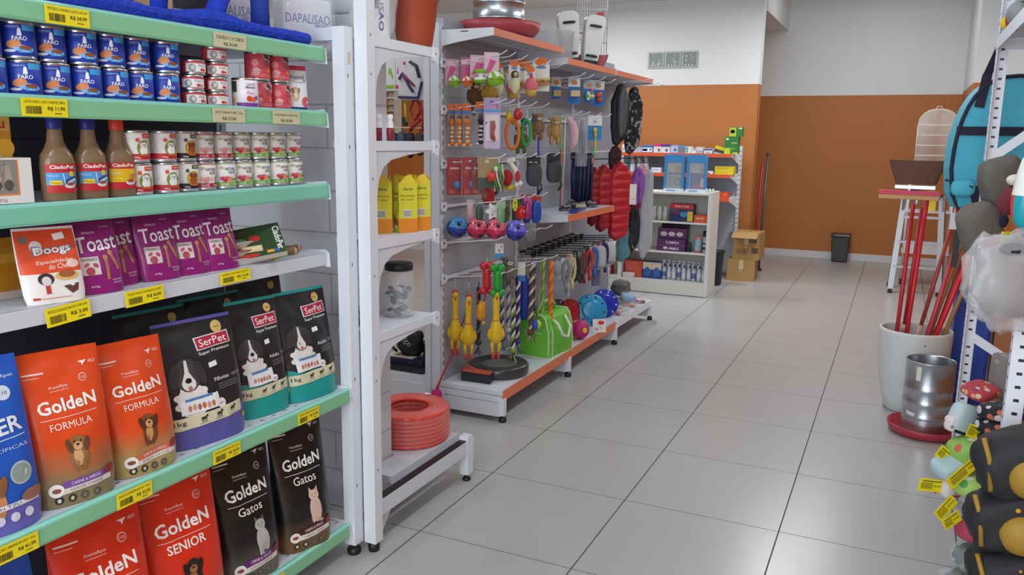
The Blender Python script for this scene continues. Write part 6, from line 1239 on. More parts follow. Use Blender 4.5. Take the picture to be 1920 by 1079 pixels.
t = thing('leash_card', 'large white card with a navy leash set behind the narrow shelf', 'pack', (-.83, 1.285, 1.838), R(-95)); m = MB(); m.box(-.004, .004, -.08, .08, -.21, .01, C('#d4d4d8', .4)); m.build('card', t); m = MB(); pt = lambda L: [(.012, u, v) for u, v in L]
m.tube(pt([(-.07, -.105), (-.05, -.075), (.0, -.15), (.02, -.17)]), .007, C('#43386a', .6), 7); m.tube(pt([(-.05, -.075), (.025, -.14)]), .006, C('#8a3040', .6), 7); m.tube(pt([(.0, -.02), (.04, -.04), (.06, -.10)]), .008, C('#3a3640', .6), 7); m.tube(pt([(-.075, -.195), (.05, -.2), (.075, -.12)]), .007, C('#43386a', .6), 7); m.ellipsoid((.006, -.04, -.025), (.004, .007, .009), C('#b8283a'), 8, 6); m.build('leash', t)
t = thing('dog_harness', 'red strap dog harness hanging behind the narrow shelf', 'harness', (-.80, 1.30, 1.625), R(-95)); m = MB(); rs = C('#b3282a', .6)
m.tube([(0, -.03, 0), (.01, -.045, -.05), (0, -.02, -.10), (.01, .02, -.06), (0, .0, 0)], .008, rs, 7, True); m.tube([(0, .01, -.01), (0, .035, -.08), (0, .03, -.16)], .009, rs, 7); m.tube([(0, .02, -.09), (.005, -.02, -.125), (0, -.05, -.15)], .010, rs, 7); m.build('straps', t); m = MB(); m.tube([(0, -.085, .0), (0, -.08, -.06), (0, -.075, -.11)], .007, C('#c3c93a', .6), 7); m.box(-.01, .01, -.10, -.075, -.13, -.085, C('#3a3c34')); m.build('lime_strap', t)
for k, (x, c1, ht, lb) in enumerate(((-.95, '#3a3f58', .12, 'dark blue bundle hanging low behind the yellow boxes'), (-.90, '#4a5a6a', .10, 'grey-blue bundle hanging behind the yellow boxes'), (-.85, '#2b2c34', .13, 'black bundle hanging behind the yellow boxes'), (-.79, '#4a4038', .12, 'brown-black bundle hanging behind the yellow boxes'))):
    t = thing('leash_bundle', lb, 'leash', (x, 1.30, 1.475), R(-95), 'dark leash bundles behind the yellow boxes'); m = MB(); crumple(m, (0, 0, -ht*.6), (.02, .028, ht*.5), C(c1, .7), k*5, .25, 14, 10, False); m.build('bundle', t); m = MB(); m.tube([(0, 0, .01), (0, 0, -.03)], .003, BLACK, 6); m.build('cord', t)
m = MB()
for z in (1.84, 1.63, 1.48): m.tube([(-.62, 1.30, z), (-.70, 1.30, z+.004), (-1.08, 1.30, z+.010)], .003, WIRE, 6)
m.build('hook', T)
t = thing('dog_bag', 'black pouch bag with a white ring emblem on the low deck behind the narrow shelf', 'bag', (-.90, 1.36, .237), R(-95)); m = MB(); crumple(m, (0, 0, .075), (.045, .085, .08), noisy('black_nylon', '#141417', '#222226', 30, .6), 15, .15); m.build('bag', t); m = MB()
for u, v in ((-.01, .095), (.008, .10), (-.002, .08), (.016, .082), (.028, .072)): m.tube([(.047, u+.009*math.cos(2*PI*k/16), v+.009*math.sin(2*PI*k/16)) for k in range(16)], .0012, C('#d0d0d0'), 5, True)
m.build('emblem', t); m = MB(); m.tube([(.03, -.07, .12), (.05, -.10, .10), (.045, -.09, .04), (.04, -.06, .02)], .008, BLACK, 7); m.build('strap', t)
m = MB(); m.box(-.09, .09, -.13, .13, 0, .032, C('#1d2340', .5)); m.box(-.08, .085, -.125, .06, .032, .034, C('#d6cfc4', .5)); m.box(-.06, .06, -.08, .02, .034, .0345, C('#8a7a68')); m.box(-.10, .12, -.14, .14, -.034, -.001, C('#1e1e24', .25)); tag(m.build('boxed_kit', None, (-.90, 1.37, .205), R(-90)), 'flat navy box with a photo lid under the black pouch bag', 'box')
m = MB(); crumple(m, (0, 0, .06), (.06, .07, .07), C('#26252a', .6), 3, .2); m.ellipsoid((.02, -.04, .11), (.03, .025, .02), C('#8f8c8c', .7), 10, 8); m.ellipsoid((.04, .03, .07), (.03, .045, .02), C('#c0442c', .6), 10, 8); tag(m.build('pet_harness', None, (-.76, 1.40, .205), R(-95)), 'black and orange harness heap beside the black pouch bag', 'harness')
m = MB(); m.prism([(-.08, .0), (.09, -.05), (.06, .03), (-.02, .06)], -.01, .01, C('#b8201e', .5), 'xz'); tag(m.build('red_pack', None, (-.80, 1.46, .40)), 'red pack lying above the black harness behind the narrow shelf', 'pack')
for k, (x, y) in enumerate(((-.135, -.10), (-.105, -.075), (-.075, -.05))):
    t = thing('small_bottle', ['leftmost white-capped bottle with red base on the narrow shelf', 'middle white-capped bottle with red base on the narrow shelf', 'rightmost white-capped bottle with red base on the narrow shelf'][k], 'bottle', (x, y, 1.4245), 0, 'white-capped bottles on the narrow shelf'); m = MB(); m.lathe([(0, .0), (.012, .001), (.0125, .042), (.011, .044), (0, .044)], C('#8a2c34', .3), 18); m.build('bottle', t); m = MB(); m.lathe([(.0125, .044), (.0115, .06), (.009, .07), (.010, .072), (.010, .088), (0, .089)], C('#e8e9ea', .4), 18); m.build('cap', t)
t = thing('louvre_shutter', 'cream louvred shutter on the orange wall behind the narrow shelf', 'shutter', (-4.72, 6.57, 1.36)); cm = C('#d8d3c2', .5); m = MB(); m.box(.31, .40, -.02, .02, 0, .86, cm); m.box(-.40, -.31, -.02, .02, 0, .86, cm); m.box(-.31, .31, -.02, .02, 0, .05, cm); m.box(-.31, .31, -.02, .02, .81, .86, cm); m.build('frame', t); m = MB()
for k in range(9): m.xf = Matrix.Translation((0, 0, .09+.085*k)) @ Matrix.Rotation(R(-35), 4, 'X'); m.box(-.31, .31, -.004, .004, -.045, .045, cm)
m.build('slats', t)

# ------------------------------------------------------------------ white display counter and the wall shelf behind it
K = thing('display_counter', 'low white open-front display counter with medicine boxes and spray bottles', 'counter', (-.47, 5.1, 0)); CW = C('#dcdcd6', .4)
for n, b in (('side_panel', (-.435, -.400, 0, .34, 0, .965)), ('side_panel', (.400, .435, 0, .34, 0, .975)), ('top_panel', (-.40, .40, 0, .34, .945, .965)), ('shelf', (-.40, .40, .012, .33, .675, .69)), ('shelf', (-.40, .40, .012, .33, .392, .407)), ('base_shelf', (-.40, .40, .006, .33, .115, .13)), ('plinth', (-.40, .40, 0, .016, .005, .13)), ('back_panel', (-.40, .40, .325, .335, .01, .96))):
    m = MB(); m.box(*b, CW); m.build(n, K, bev=.0015)
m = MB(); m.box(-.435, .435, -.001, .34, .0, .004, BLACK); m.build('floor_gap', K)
W_ = thing('wall_shelf', 'white slotted wall shelf with orange edges behind the counter', 'shelving', (-.66, 6.45, 0))
m = MB(); m.box(-.65, .61, 0, .012, .05, 1.36, PANEL); m.build('back_panel', W_)
for x in (-.65, .625):
    m = MB(); m.box(x-.012, x+.012, -.045, .02, 0, 1.39, WHITE2)
    for k in range(26): m.box(x+.0115 if x > 0 else x-.013, x+.013 if x > 0 else x-.0115, -.03, -.018, .08+.05*k, .095+.05*k, BLACK); m.box(x-.004, x+.004, -.0457, -.0445, .08+.05*k, .095+.05*k, BLACK)
    m.build('upright', W_)
for z in (1.31, 1.105, .865):
    m = MB(); m.box(-.635, .61, -.42, 0, z-.018, z, WHITE2); sh = m.build('shelf', W_); m = MB(); m.box(-.635, .61, -.428, -.42, z-.035, z+.002, C('#dd5a34', .4)); m.build('edge_strip', sh)
    m = MB(); m.prism([(0, z), (-.42, z), (-.42, z-.035), (-.1, z-.10), (0, z-.12)], .61, .614, WHITE, 'yz'); m.build('end_bracket', sh)
def sbox(lab, x0, x1, y0, d, z, h, col, art=None, name='medicine_box', grp=None, rz=0, cat_='box'):
    xc = (x0+x1)/2; wd = abs(x1-x0); t = thing(name, lab, cat_, (xc, y0, z), rz, grp); m = MB(); m.box(-wd/2, wd/2, 0, d, 0, h, C(col, .45)); m.build('carton', t, bev=.001)
    if art: m = MB(); A = Art(m, lambda u, v, hh: (u, -.0005-hh, v), 1); art(A, wd, h); m.build('printed_front', t)
    return t
def pxx(p): return -.995+.0055*(p-1200)
def fr(*s):
    def f(A, w_, h):
        for q in s:
            if q[0] == 'r': A.rect((q[1]-.5)*w_, q[2]*h, (q[3]-.5)*w_, q[4]*h, q[5], q[6] if len(q) > 6 else 1)
            elif q[0] == 'e': A.ell((q[1]-.5)*w_, q[2]*h, q[3]*w_, q[4]*h, q[5], 2)
            else: A.text(q[1], (q[2]-.5)*w_, q[3]*h, q[4]*w_, q[5]*h, q[6], 3, 0, .01)
    return f
Zt = 1.3105; YB = 6.06; GB = 'boxes along the top of the wall shelf'
for lb, p0, p1, h, col, a in (
    ('blue and white flat box, leftmost on top of the wall shelf', 1199, 1223, .075, '#3f6cae', fr(('r', .06, .08, .9, .66, '#dfe4ea'), ('r', .1, .2, .5, .5, '#7fa4cc'), ('e', .75, .38, .08, .14, '#4a4a4a'))),
    ('pink-topped white box on top of the wall shelf', 1223.5, 1238, .09, '#c8306e', fr(('r', 0, .0, 1, .7, '#dcd5cf'), ('e', .7, .3, .15, .2, '#6a5a50'))),
    ('purple-topped white box on top of the wall shelf', 1238.5, 1255, .088, '#5c3a90', fr(('r', 0, .0, 1, .68, '#dad6d0'), ('e', .6, .3, .15, .2, '#6a5a50'))),
    ('pale blue box beside the purple-topped one', 1255.5, 1271, .08, '#8fa9d0', fr(('r', .1, .1, .9, .8, '#b4c4dc'), ('e', .6, .4, .2, .2, '#5a6a8a'))),
    ('blue box with brown dog spot in the middle of the shelf top', 1271.5, 1283, .078, '#5f82b4', fr(('e', .4, .35, .3, .3, '#a06a44'),)),
    ('white and green small box in the middle of the shelf top', 1284, 1295, .068, '#d6dcd8', fr(('r', .1, .1, .5, .9, '#7fa08a'),)),
    ('flat white box lying in the middle of the shelf top', 1296, 1304, .03, '#d8d9d8', None),
    ('grey and white box right of the flat white one', 1304.5, 1317, .065, '#cfcfd0', fr(('r', 0, .0, 1, .45, '#9aa6ac'),)),
    ('white box with a violet band right of the grey one', 1319, 1334, .052, '#dadadc', fr(('r', 0, .6, 1, .95, '#5f5f9c'), ('r', .2, .1, .8, .3, '#7fa060')))):
    sbox(lb, pxx(p0), pxx(p1), YB, .10, Zt, h, col, a, 'medicine_box', GB)
t = thing('medicine_box', 'slanted yellow and black box left of the green cartons', 'box', (pxx(1346), YB, Zt+.012), 0, GB); m = MB(); m.xf = Matrix.Rotation(R(14), 4, 'Y'); m.box(-.05, .05, 0, .08, 0, .03, C('#3a3a30')); m.box(-.05, .045, .0, .08, .03, .06, C('#d8c52a')); m.build('carton', t)
sbox('large dark green carton at the right end of the wall shelf top', pxx(1356), pxx(1381), 6.05, .10, Zt, .175, '#2c7a34', fr(('r', .0, .0, .45, .35, '#b9cc2a'), ('r', .1, .8, .3, .9, '#d8e4d0'), ('r', .5, .6, .9, .66, '#a4cc9a'), ('e', .6, .3, .2, .08, '#5f9a44'), ('r', .62, .0, 1, .1, '#c8cc3a')), 'medicine_box', GB)
sbox('yellow-green carton standing on the large dark green carton', pxx(1364), pxx(1387), 6.05, .09, Zt+.176, .09, '#2f7a36', fr(('r', .0, .0, .52, .95, '#b4c62e'), ('r', .1, .35, .4, .7, '#d4dc5a'), ('r', .7, .8, .98, .95, '#cfe0c8')), 'medicine_box', GB)
sbox('yellow box on the second orange edge of the wall shelf', pxx(1341), pxx(1375), 6.06, .12, 1.1055, .08, '#dcc81e', fr(('t', 'ANTIPULGA', .4, .78, .6, .12, '#a8842a'), ('r', .05, .2, .7, .26, '#b89a24')), 'medicine_box')
sbox('flat white packet on the second level beside the yellow box', pxx(1317), pxx(1338), 6.05, .08, 1.1055, .03, '#e0dfdc', fr(('r', .55, .1, .75, .4, '#2a2a2a'),), 'medicine_box'); sbox('white and blue packet on the second level left of the blue packs', pxx(1221), pxx(1239), 6.05, .08, 1.1055, .05, '#dfe3ea', fr(('r', .1, .3, .8, .7, '#b4c4e0'),), 'medicine_box')
sbox('orange-red box on the third level at the right end', pxx(1351), pxx(1368), 6.05, .1, .8655, .06, '#d8482a', fr(('r', .5, .4, .9, .8, '#e6803a'),), 'medicine_box')
for k in range(7):
    t = thing('blister_pack', ['first', 'second', 'third', 'fourth', 'fifth', 'sixth', 'seventh'][k]+' small dark and white packet from the left on the third level', 'pack', (pxx(1234+13.5*k), 6.05, .8655), 0, 'small packets on the third level'); m = MB(); m.box(-.03, .03, 0, .07, 0, .03, C(['#d8d6d2', '#6a6a70', '#c9ccd2'][k % 3], .4)); m.box(-.02, .015, -.001, .0, .006, .024, C(['#5c5c62', '#e0dedc', '#3a3c44'][k % 3])); m.build('pack', t)
for i in range(2):
    for k in range(3):
        t = thing('spray_head_bottle', '%s white spray head in the %s row at the left of the wall shelf' % (['left', 'middle', 'right'][k], ['upper', 'lower'][i]), 'bottle', (pxx(1180+13.5*k+2*i), 6.12, 1.1055 if i == 0 else .90), 0, 'white spray heads at the wall shelf'); wm = C('#dedfe0', .4); h = .17 if i == 0 else .185
        m = MB(); m.lathe([(0, 0), (.026, .001), (.028, .01), (.028, h*.5), (.014, h*.66), (.012, h*.7), (0, h*.7)], C('#cfd3d6', .3), 18); m.build('bottle', t); m = MB(); m.box(-.014, .014, -.04, .016, h*.78, h*.95, wm); m.lathe([(0, h*.68), (.015, h*.68), (.015, h*.8), (0, h*.8)], C('#b9b2a8', .4), 14); m.bar((0, -.03, h*.8), (0, -.02, h*.55), .008, .012, wm); m.build('spray_head', t)
t = thing('aqua_bottle', 'small turquoise bottle behind the red coats at the wall shelf', 'bottle', (pxx(1166), 6.12, 1.1055)); m = MB(); m.lathe([(0, 0), (.024, .001), (.026, .09), (.012, .11), (.012, .13), (0, .13)], C('#3fa8a8', .3), 16); m.build('bottle', t); m = MB(); m.lathe([(.013, .128), (.013, .15), (0, .15)], C('#dfe4e4'), 14); m.build('cap', t)
# on the counter
def hangpack(lab, x, a2):
    t = thing('display_pack', lab, 'pack', (x, 5.20, .9655), R(0), 'blue framed display packs on the counter'); bl = C('#3f8fd0', .4); m = MB(); w2, h = .094, .345
    m.box(-w2, w2, -.018, .018, h-.072, h, bl); m.box(-w2, -w2+.024, -.018, .018, .03, h-.07, bl); m.box(w2-.024, w2, -.018, .018, .03, h-.07, bl); m.box(-w2, w2, -.018, .018, 0, .03, C('#dfe4ea')); m.box(-w2+.03, w2*.2, -.0185, .018, .004, .02, C('#7fb2e0')); m.box(-w2, w2, .014, .018, .03, h-.07, C('#b9bcbc')); m.build('frame', t)
    m = MB(); A = Art(m, lambda u, v, hh: (u, .0135-hh, v), 1); A.rect(-.065, .16, .065, .178, '#3a3a90', 1)
    if a2: A.rect(-.065, .03, .065, .16, '#33408e', 1); A.poly([(-.065, .03), (.065, .05), (.065, .09), (-.02, .05)], '#c0392f', 2); A.ell(.05, .09, .018, .045, '#d8b090', 3); A.ell(.045, .21, .018, .03, '#b98a6a', 2); A.rect(-.04, .18, -.0, .186, '#f0efec', 2)
    else: A.rect(-.065, .03, .065, .16, '#8d8d88', 1); A.ell(.03, .09, .03, .035, '#3a3a3c', 2); A.ell(.03, .09, .02, .024, '#8d8d88', 3); A.ell(.03, .21, .03, .035, '#b98466', 2)
    m.build('contents', t); m = MB(); m.box(-w2+.024, w2-.024, -.017, -.0162, .03, h-.072, C('#e6ecf0', .06, 0, .16)); m.build('clear_window', t)
hangpack('blue framed display pack on the counter, left one with grey contents', -.418, 0); hangpack('blue framed display pack on the counter, right one with navy contents', -.208, 1)
for k in range(3): t = tag((lambda m: (m.ellipsoid((0, 0, .02), (.014, .014, .02), C('#d8d8d6'), 10, 8), m.build('small_jar', None, (-.11+.03*k, 5.2, .9655)))[1])(MB()), ['leftmost', 'middle', 'rightmost'][k]+' of three tiny white jars on the counter top', 'jar', 'tiny jars on the counter')
Yc = 5.16
sbox('red, navy and yellow medicine carton on the upper counter shelf', -.435, -.212, Yc, .10, .6905, .165, '#28305e', fr(('r', 0, .72, 1, 1, '#c8282e'), ('t', 'VERMCTEN', .5, .86, .62, .12, '#f0d8d8'), ('r', .05, .48, .45, .54, '#b82a34'), ('e', .6, .42, .16, .16, '#3f8ad0'), ('r', .75, .05, .98, .6, '#d8c23a'), ('r', .05, .62, .35, .66, '#5f8ac0'))); sbox('flat orange carton on the upper counter shelf', -.205, -.08, Yc, .10, .6905, .07, '#dc5a30', fr(('t', 'VERMIVET', .45, .55, .6, .26, '#f4d8c8'),))
for k, x in enumerate((-.60, -.545, -.49)):
    t = thing('white_bottle', ['leftmost', 'middle', 'rightmost'][k]+' white bottle left of the red and navy carton', 'bottle', (x, Yc+.06, .6905), 0, 'white bottles on the upper counter shelf'); m = MB(); m.lathe([(0, 0), (.024, .001), (.026, .08), (.014, .10), (.014, .105), (0, .105)], C('#d3d2cf', .4), 18); m.build('bottle', t); m = MB(); m.lathe([(.017, .10), (.017, .13), (0, .13)], C('#e6e6e4', .4), 16); m.build('cap', t)
for r_ in range(2): SC = sbox(['lower purple snack carton on the middle counter shelf', 'upper purple snack carton with three white arches'][r_], -.545, -.275, Yc+.02*r_, .12, .4075+.115*r_, .112 if r_ == 0 else .10, '#5a2a62', fr(('t', 'YUMMEX', .55, .72, .5, .22, '#e4dce8'), ('t', 'YUMMEX', .55, .22, .5, .22, '#e4dce8'), ('r', 0, .46, 1, .5, '#8a5a90'), ('e', .3, .25, .07, .12, '#d8cfc8')) if r_ == 0 else fr(*[('e', .22+.28*k, .45, .12, .22, '#cfc6cc') for k in range(3)]), 'snack_carton', 'purple snack cartons')
m = MB(); m.box(-.13, .14, .115, .12, .10, .155, C('#1f1a20')); m.build('raised_lid', SC)
for k, x in enumerate((-.258, -.232)):
    t = thing('dropper_bottle', ['left', 'right'][k]+' dark green dropper bottle beside the purple cartons', 'bottle', (x, Yc+.05, .4075), 0, 'green dropper bottles'); m = MB(); m.lathe([(0, 0), (.011, .001), (.0115, .055), (.006, .065), (0, .065)], C('#1f4a36', .25), 14); m.build('bottle', t); m = MB(); m.lathe([(.007, .063), (.007, .09), (0, .09)], BLACK, 12); m.build('cap', t)
t = thing('tube_can', 'pink and blue shiny canister on the middle counter shelf', 'can', (-.165, Yc+.05, .4075)); m = MB(); m.lathe([(0, 0), (.034, 0), (.034, .02)], C('#d8707a', .3), 20); m.lathe([(.034, .02), (.034, .12)], noisy('canister_print', '#5f9ac0', '#bcd8e0', 40, .25), 20); m.lathe([(.034, .12), (.034, .15), (0, .15)], C('#e08a80', .3), 20); m.build('can', t)
t = thing('supplement_bottle', 'tall black and white bottle at the right of the middle counter shelf', 'bottle', (-.095, Yc+.05, .4075)); m = MB(); m.lathe([(0, 0), (.026, 0), (.027, .13), (.024, .15), (0, .15)], C('#c9c8c4', .4), 18); m.lathe([(.0275, .03), (.0275, .055)], C('#3a3a36'), 18); m.lathe([(.0275, .08), (.0275, .095)], C('#4a4a44'), 18); m.build('bottle', t); m = MB(); m.lathe([(.02, .15), (.027, .155), (.027, .205), (0, .205)], C('#22222a', .4), 18); m.build('cap', t)
Zb = .1305
sbox('coral red carton at the lower left of the counter', -.85, -.68, Yc, .12, Zb, .155, '#cf5540', fr(('r', .1, .4, .8, .95, '#da5f48'),), 'carton'); sbox('small white carton in front of the coral red one', -.86, -.745, 5.118, .035, Zb, .045, '#dcdad6', None, 'carton')
for k in range(2): sbox(['left blue and white carton on the lowest counter shelf', 'right blue and white carton on the lowest counter shelf'][k], -.672+.092*k, -.582+.092*k, Yc, .11, Zb, .155, '#28498c', fr(('r', 0, .55, 1, 1, '#d6cfb4'), ('e', .5, .4, .4, .28, '#3a62b0'), ('r', .45, .42, .6, .7, '#d8c86a')), 'carton', 'blue and white cartons')
for k in range(9):
    t = thing('spray_bottle', '%s blue and white trigger spray bottle from the left on the lowest counter shelf' % ['first', 'second', 'third', 'fourth', 'fifth', 'sixth', 'seventh', 'eighth', 'ninth'][k], 'bottle', (-.475+.0475*k, Yc+.045+.01*(k % 2), Zb), R(-8+6*(k % 3)), 'trigger spray bottles'); m = MB(); m.lathe([(0, 0), (.019, .001), (.0205, .01), (.0205, .085), (.017, .11), (.009, .125), (0, .125)], C('#c9cfdc', .3), 18); m.lathe([(.0209, .025), (.0209, .075)], C('#5f74ac' if k % 3 == 0 else '#e0e2e6', .4), 18); m.build('bottle', t)
    m = MB(); m.lathe([(0, .122), (.012, .122), (.012, .145), (0, .145)], C('#2a3a8a', .4), 14); m.box(-.010, .010, -.038, .014, .155, .185, C('#e4e5e8', .4)); m.bar((0, -.024, .16), (0, -.034, .125), .009, .006, C('#dfe1e4', .4)); m.box(-.006, .006, -.046, -.038, .162, .178, C('#2f4090', .4)); m.build('trigger_head', t)
# low white shelf just left of the counter
t = thing('side_cabinet', 'low white side cabinet left of the counter, half hidden by the hanging clothes', 'cabinet', (-1.12, 5.25, 0)); 
for n, b in (('side_panel', (.18, .2, 0, .3, 0, .62)), ('side_panel', (-.2, -.18, 0, .3, 0, .62)), ('shelf', (-.18, .18, 0, .3, .36, .375)), ('shelf', (-.18, .18, 0, .3, .10, .115)), ('plinth', (-.18, .18, 0, .015, 0, .10)), ('back_panel', (-.18, .18, .285, .3, 0, .62))): m = MB(); m.box(*b, CW); m.build(n, t)
sbox('blue and white striped pack in the side cabinet', -1.15, -1.03, 5.27, .1, .3755, .12, '#dfe3ea', fr(('r', 0, .2, 1, .35, '#5f84c0'), ('r', 0, .6, 1, .8, '#3f64b0')), 'pack'); sbox('red and brown pack at the bottom of the side cabinet', -1.15, -1.03, 5.27, .1, .1155, .10, '#b8363a', fr(('r', .1, .3, .9, .6, '#d8cfc8'),), 'pack')
# cartons, bin, mops
def carton(lab, loc, rz, wx, dy, h, op):
    t = thing('cardboard_box', lab, 'cardboard box', loc, rz, 'brown cardboard boxes'); cb = noisy('cardboard', '#a5804c', '#b48e58', 9, .75); m = MB(); m.box(-wx/2, wx/2, 0, dy, 0, h, cb); m.build('carton', t)
    m = MB(); m.box(-.02, .025, -.001, 0, h*.55, h*.98, C('#cdb994', .25)); m.box(-.004, .004, -.0012, 0, h*.42, h*.5, C('#d8d4c8')); m.box(-.02, .025, 0, dy, h, h+.0006, C('#bd9a62', .25)); m.build('tape', t)
    if op:
        m = MB(); A = Art(m, lambda u, v, hh: (u, -.0005-hh, v), 1); A.rect(-wx*.36, h*.18, wx*.05, h*.38, '#8d6d46', 1); A.rect(wx*.22, h*.24, wx*.46, h*.44, '#5f4a32', 1); A.rect(wx*.1, h*.62, wx*.4, h*.82, '#6b5236', 1); m.build('print', t)
        m = MB(); m.prism([(0, h), (0, h+.004), (-.10, h-.05), (-.10, h-.054)], -wx/2, wx*.45, C('#b08a58', .7), 'yz'); m.prism([(-wx/2, h), (-wx/2-.08, h-.03), (-wx/2-.078, h-.034), (-wx/2, h-.004)], 0, dy, C('#9a7644', .7), 'xz'); m.build('flap', t)
carton('lower brown cardboard box on the floor beside the counter', (.075, 6.21, 0), R(2), .28, .29, .225, False); carton('upper brown cardboard box with a loose flap, stacked on another', (.11, 6.24, .2262), R(-3), .27, .27, .285, True)
t = thing('waste_bin', 'black bin standing between the counter and the cardboard boxes', 'bin', (-.145, 6.0-.13, 0)); m = MB(); m.lathe([(0, .004), (.085, 0), (.09, .01), (.105, .33), (.112, .335), (.112, .35), (.10, .35), (.085, .02), (0, .02)], C('#1d1d22', .4), 28); m.build('bin', t)
t = thing('waste_bin', 'black swing-lid bin against the back orange wall', 'bin', (.905, 8.29, 0)); m = MB(); m.prism([(-.085, 0), (.085, 0), (.105, .31), (-.105, .31)], -.075, .075, C('#1a191c', .35), 'xz'); m.build('bin', t, bev=.012); m = MB(); m.box(-.115, .112, -.09, .085, .31, .345, C('#2a2624', .4)); m.box(-.06, .10, -.092, -.088, .318, .336, C('#7a7470', .3)); m.build('lid', t, bev=.006)
t = thing('floor_mop', 'red mop pole leaning in the corner behind the wall edge', 'mop', (.085, 7.0, 0)); m = MB(); m.tube([(-.01, 0, .02), (-.005, .06, .6), (0, .14, 1.2)], .014, C('#b0242a', .4), 10); m.build('pole', t); m = MB(); m.lathe([(0, 0), (.04, 0), (.03, .05), (.014, .07), (0, .07)], C('#7a1c20', .6), 14); m.build('mop_head', t)
t = thing('floor_mop', 'grey metal pole leaning beside the red mop pole', 'mop', (.14, 7.02, 0)); m = MB(); m.tube([(0, 0, .02), (-.005, .06, .6), (-.005, .14, 1.28)], .013, C('#5f6064', .35, .6), 10); m.build('pole', t); m = MB(); m.box(-.03, .03, -.02, .02, 0, .03, C('#3a3a3c')); m.tube([(-.005, .142, 1.25), (-.005, .146, 1.31)], .015, BLACK, 10); m.build('end_cap', t)

# ------------------------------------------------------------------ right side: planter with brooms, feeder, stepladder, cage
t = thing('planter_pot', 'tall white planter full of broom handles on the floor at right', 'pot', (1.645, 2.43, 0)); m = MB(); m.lathe([(0, .0), (.115, .0), (.125, .01), (.150, .10), (.170, .22), (.180, .36), (.183, .44), (.180, .455), (.170, .455), (.166, .44), (.160, .3), (.13, .1), (0, .08)], noisy('white_planter', '#c9cbc9', '#d6d8d6', 6, .55, .1), 48); m.build('pot', t); m = MB(); m.ellipsoid((.045, -.178, .40), (.004, .003, .005), C('#5a5a58'), 8, 6); m.build('drain_plug', t)
t = thing('poultry_feeder', 'open galvanised feeder tube standing in a red dish before the planter', 'feeder', (1.716, 2.05, 0)); m = MB(); m.lathe([(0, .003), (.145, 0), (.165, .012), (.176, .045), (.172, .05), (.16, .02), (0, .012)], C('#a83440', .4), 48); m.build('dish', t)
m = MB(); pr = [(.112, .014), (.112, .09)]
for z in (.10, .17, .24): pr += [(.112, z-.008), (.1155, z), (.112, z+.008)]
pr += [(.112, .375), (.114, .378), (.110, .38), (.109, .375), (.109, .02)]; m.lathe(pr, GALV, 48); m.build('cylinder', t)
m = MB(); q = MB()
A = Art(m, lambda u, v, h: ((.1128+h)*math.cos(u/.1128), (.1128+h)*math.sin(u/.1128), v), .01); a0 = .1128*R(-118); A.rect(a0-.012, .29, a0+.012, .36, '#d9d8cc', 1); A.rect(a0-.05, .105, a0-.0, .125, '#d6d8da', 1, -.1); m.build('paper_label', t)
def stick(lab, p, q, col, r=.0115, cat_='broom', wood=0.0, top=None, name='broom_handle', grp='broom handles in the planter'):
    p = Vector(p); q = Vector(q); t = thing(name, lab, cat_, p, 0, grp); d = q-p; m = MB()
    if wood: m.tube([(0, 0, 0), tuple(d*wood)], r*1.25, C('#c9a98c', .6), 10); m.build('wood_end', t); m = MB()
    m.tube([tuple(d*wood), tuple(d*.5), tuple(d)], r, C(col, .35), 10); m.build('handle', t)
    if top: m = MB(); m.tube([tuple(d*.985), tuple(d*1.03)], r*1.25, C(top, .4), 10); m.build('end_cap', t)
    return t
PB = lambda a, z=.12: (1.645+.09*math.cos(a), 2.43+.07*math.sin(a), z)
b1 = stick('red broom handle, leftmost in the planter, carrying the brown bristle broom', (1.545, 2.40, .15), (1.572, 2.5, 1.155), '#c0222e')
b2 = stick('red squeegee handle, second from the left in the planter', (1.588, 2.40, .15), (1.636, 2.5, 1.15), '#c81e2c')
stick('red handle with pale wooden end, behind the two left handles', (1.585, 2.47, .42), (1.615, 2.52, 1.10), '#b52030', .010, 'broom', .06)
stick('dark red handle leaning right with pale wooden end', (1.64, 2.47, .30), (1.785, 2.58, 1.10), '#a8423a', .011, 'broom', .2)
stick('pinkish red handle leaning right, middle of the planter', (1.662, 2.40, .20), (1.80, 2.46, .95), '#c4404a', .012)
stick('bright red handle leaning far right, front of the planter', (1.68, 2.37, .20), (1.885, 2.42, .98), '#d81e26', .013)
stick('plain wooden handle, rightmost in the planter', (1.735, 2.42, .25), (1.91, 2.46, .92), '#a57a4e', .012)
stick('tan wooden handle behind the pinkish red one', (1.67, 2.46, .2), (1.85, 2.54, 1.05), '#c08a5a', .011); stick('dark red handle behind the bright red one', (1.69, 2.44, .2), (1.88, 2.52, 1.02), '#8a1f28', .012); stick('blue-tipped crimson handle leaning right at the back', (1.665, 2.50, .2), (1.845, 2.60, 1.12), '#b82a3c', .012, 'broom', 0, '#27408a')
m = MB(); m.xf = Matrix.Rotation(R(-8), 4, 'Z')
def bris(a, b):
    s = 2*PI*a; w_ = .097+.045*b+.004*noise.noise((s*5, b*3, 1)); return (w_*math.copysign(abs(math.cos(s))**.5, math.cos(s)), (.022+.012*b)*math.copysign(abs(math.sin(s))**.5, math.sin(s)), .05+.125*b+(.006*noise.noise((s*14, 3, 2)) if b > .9 else 0))
bm_, nt, b_ = nodes_mat('brown_bristles'); tc = N(nt, 'ShaderNodeTexCoord'); mp = N(nt, 'ShaderNodeMapping'); mp.inputs['Scale'].default_value = (300, 300, 6); nz = N(nt, 'ShaderNodeTexNoise'); nz.inputs['Scale'].default_value = 1; nt.links.new(tc.outputs['Object'], mp.inputs[0]); nt.links.new(mp.outputs[0], nz.inputs[0]); nt.links.new(mix_col(nt, nz.outputs[0], lin('#4a3028'), lin('#7c5a4a')), b_.inputs['Base Color']); b_.inputs['Roughness'].default_value = .9
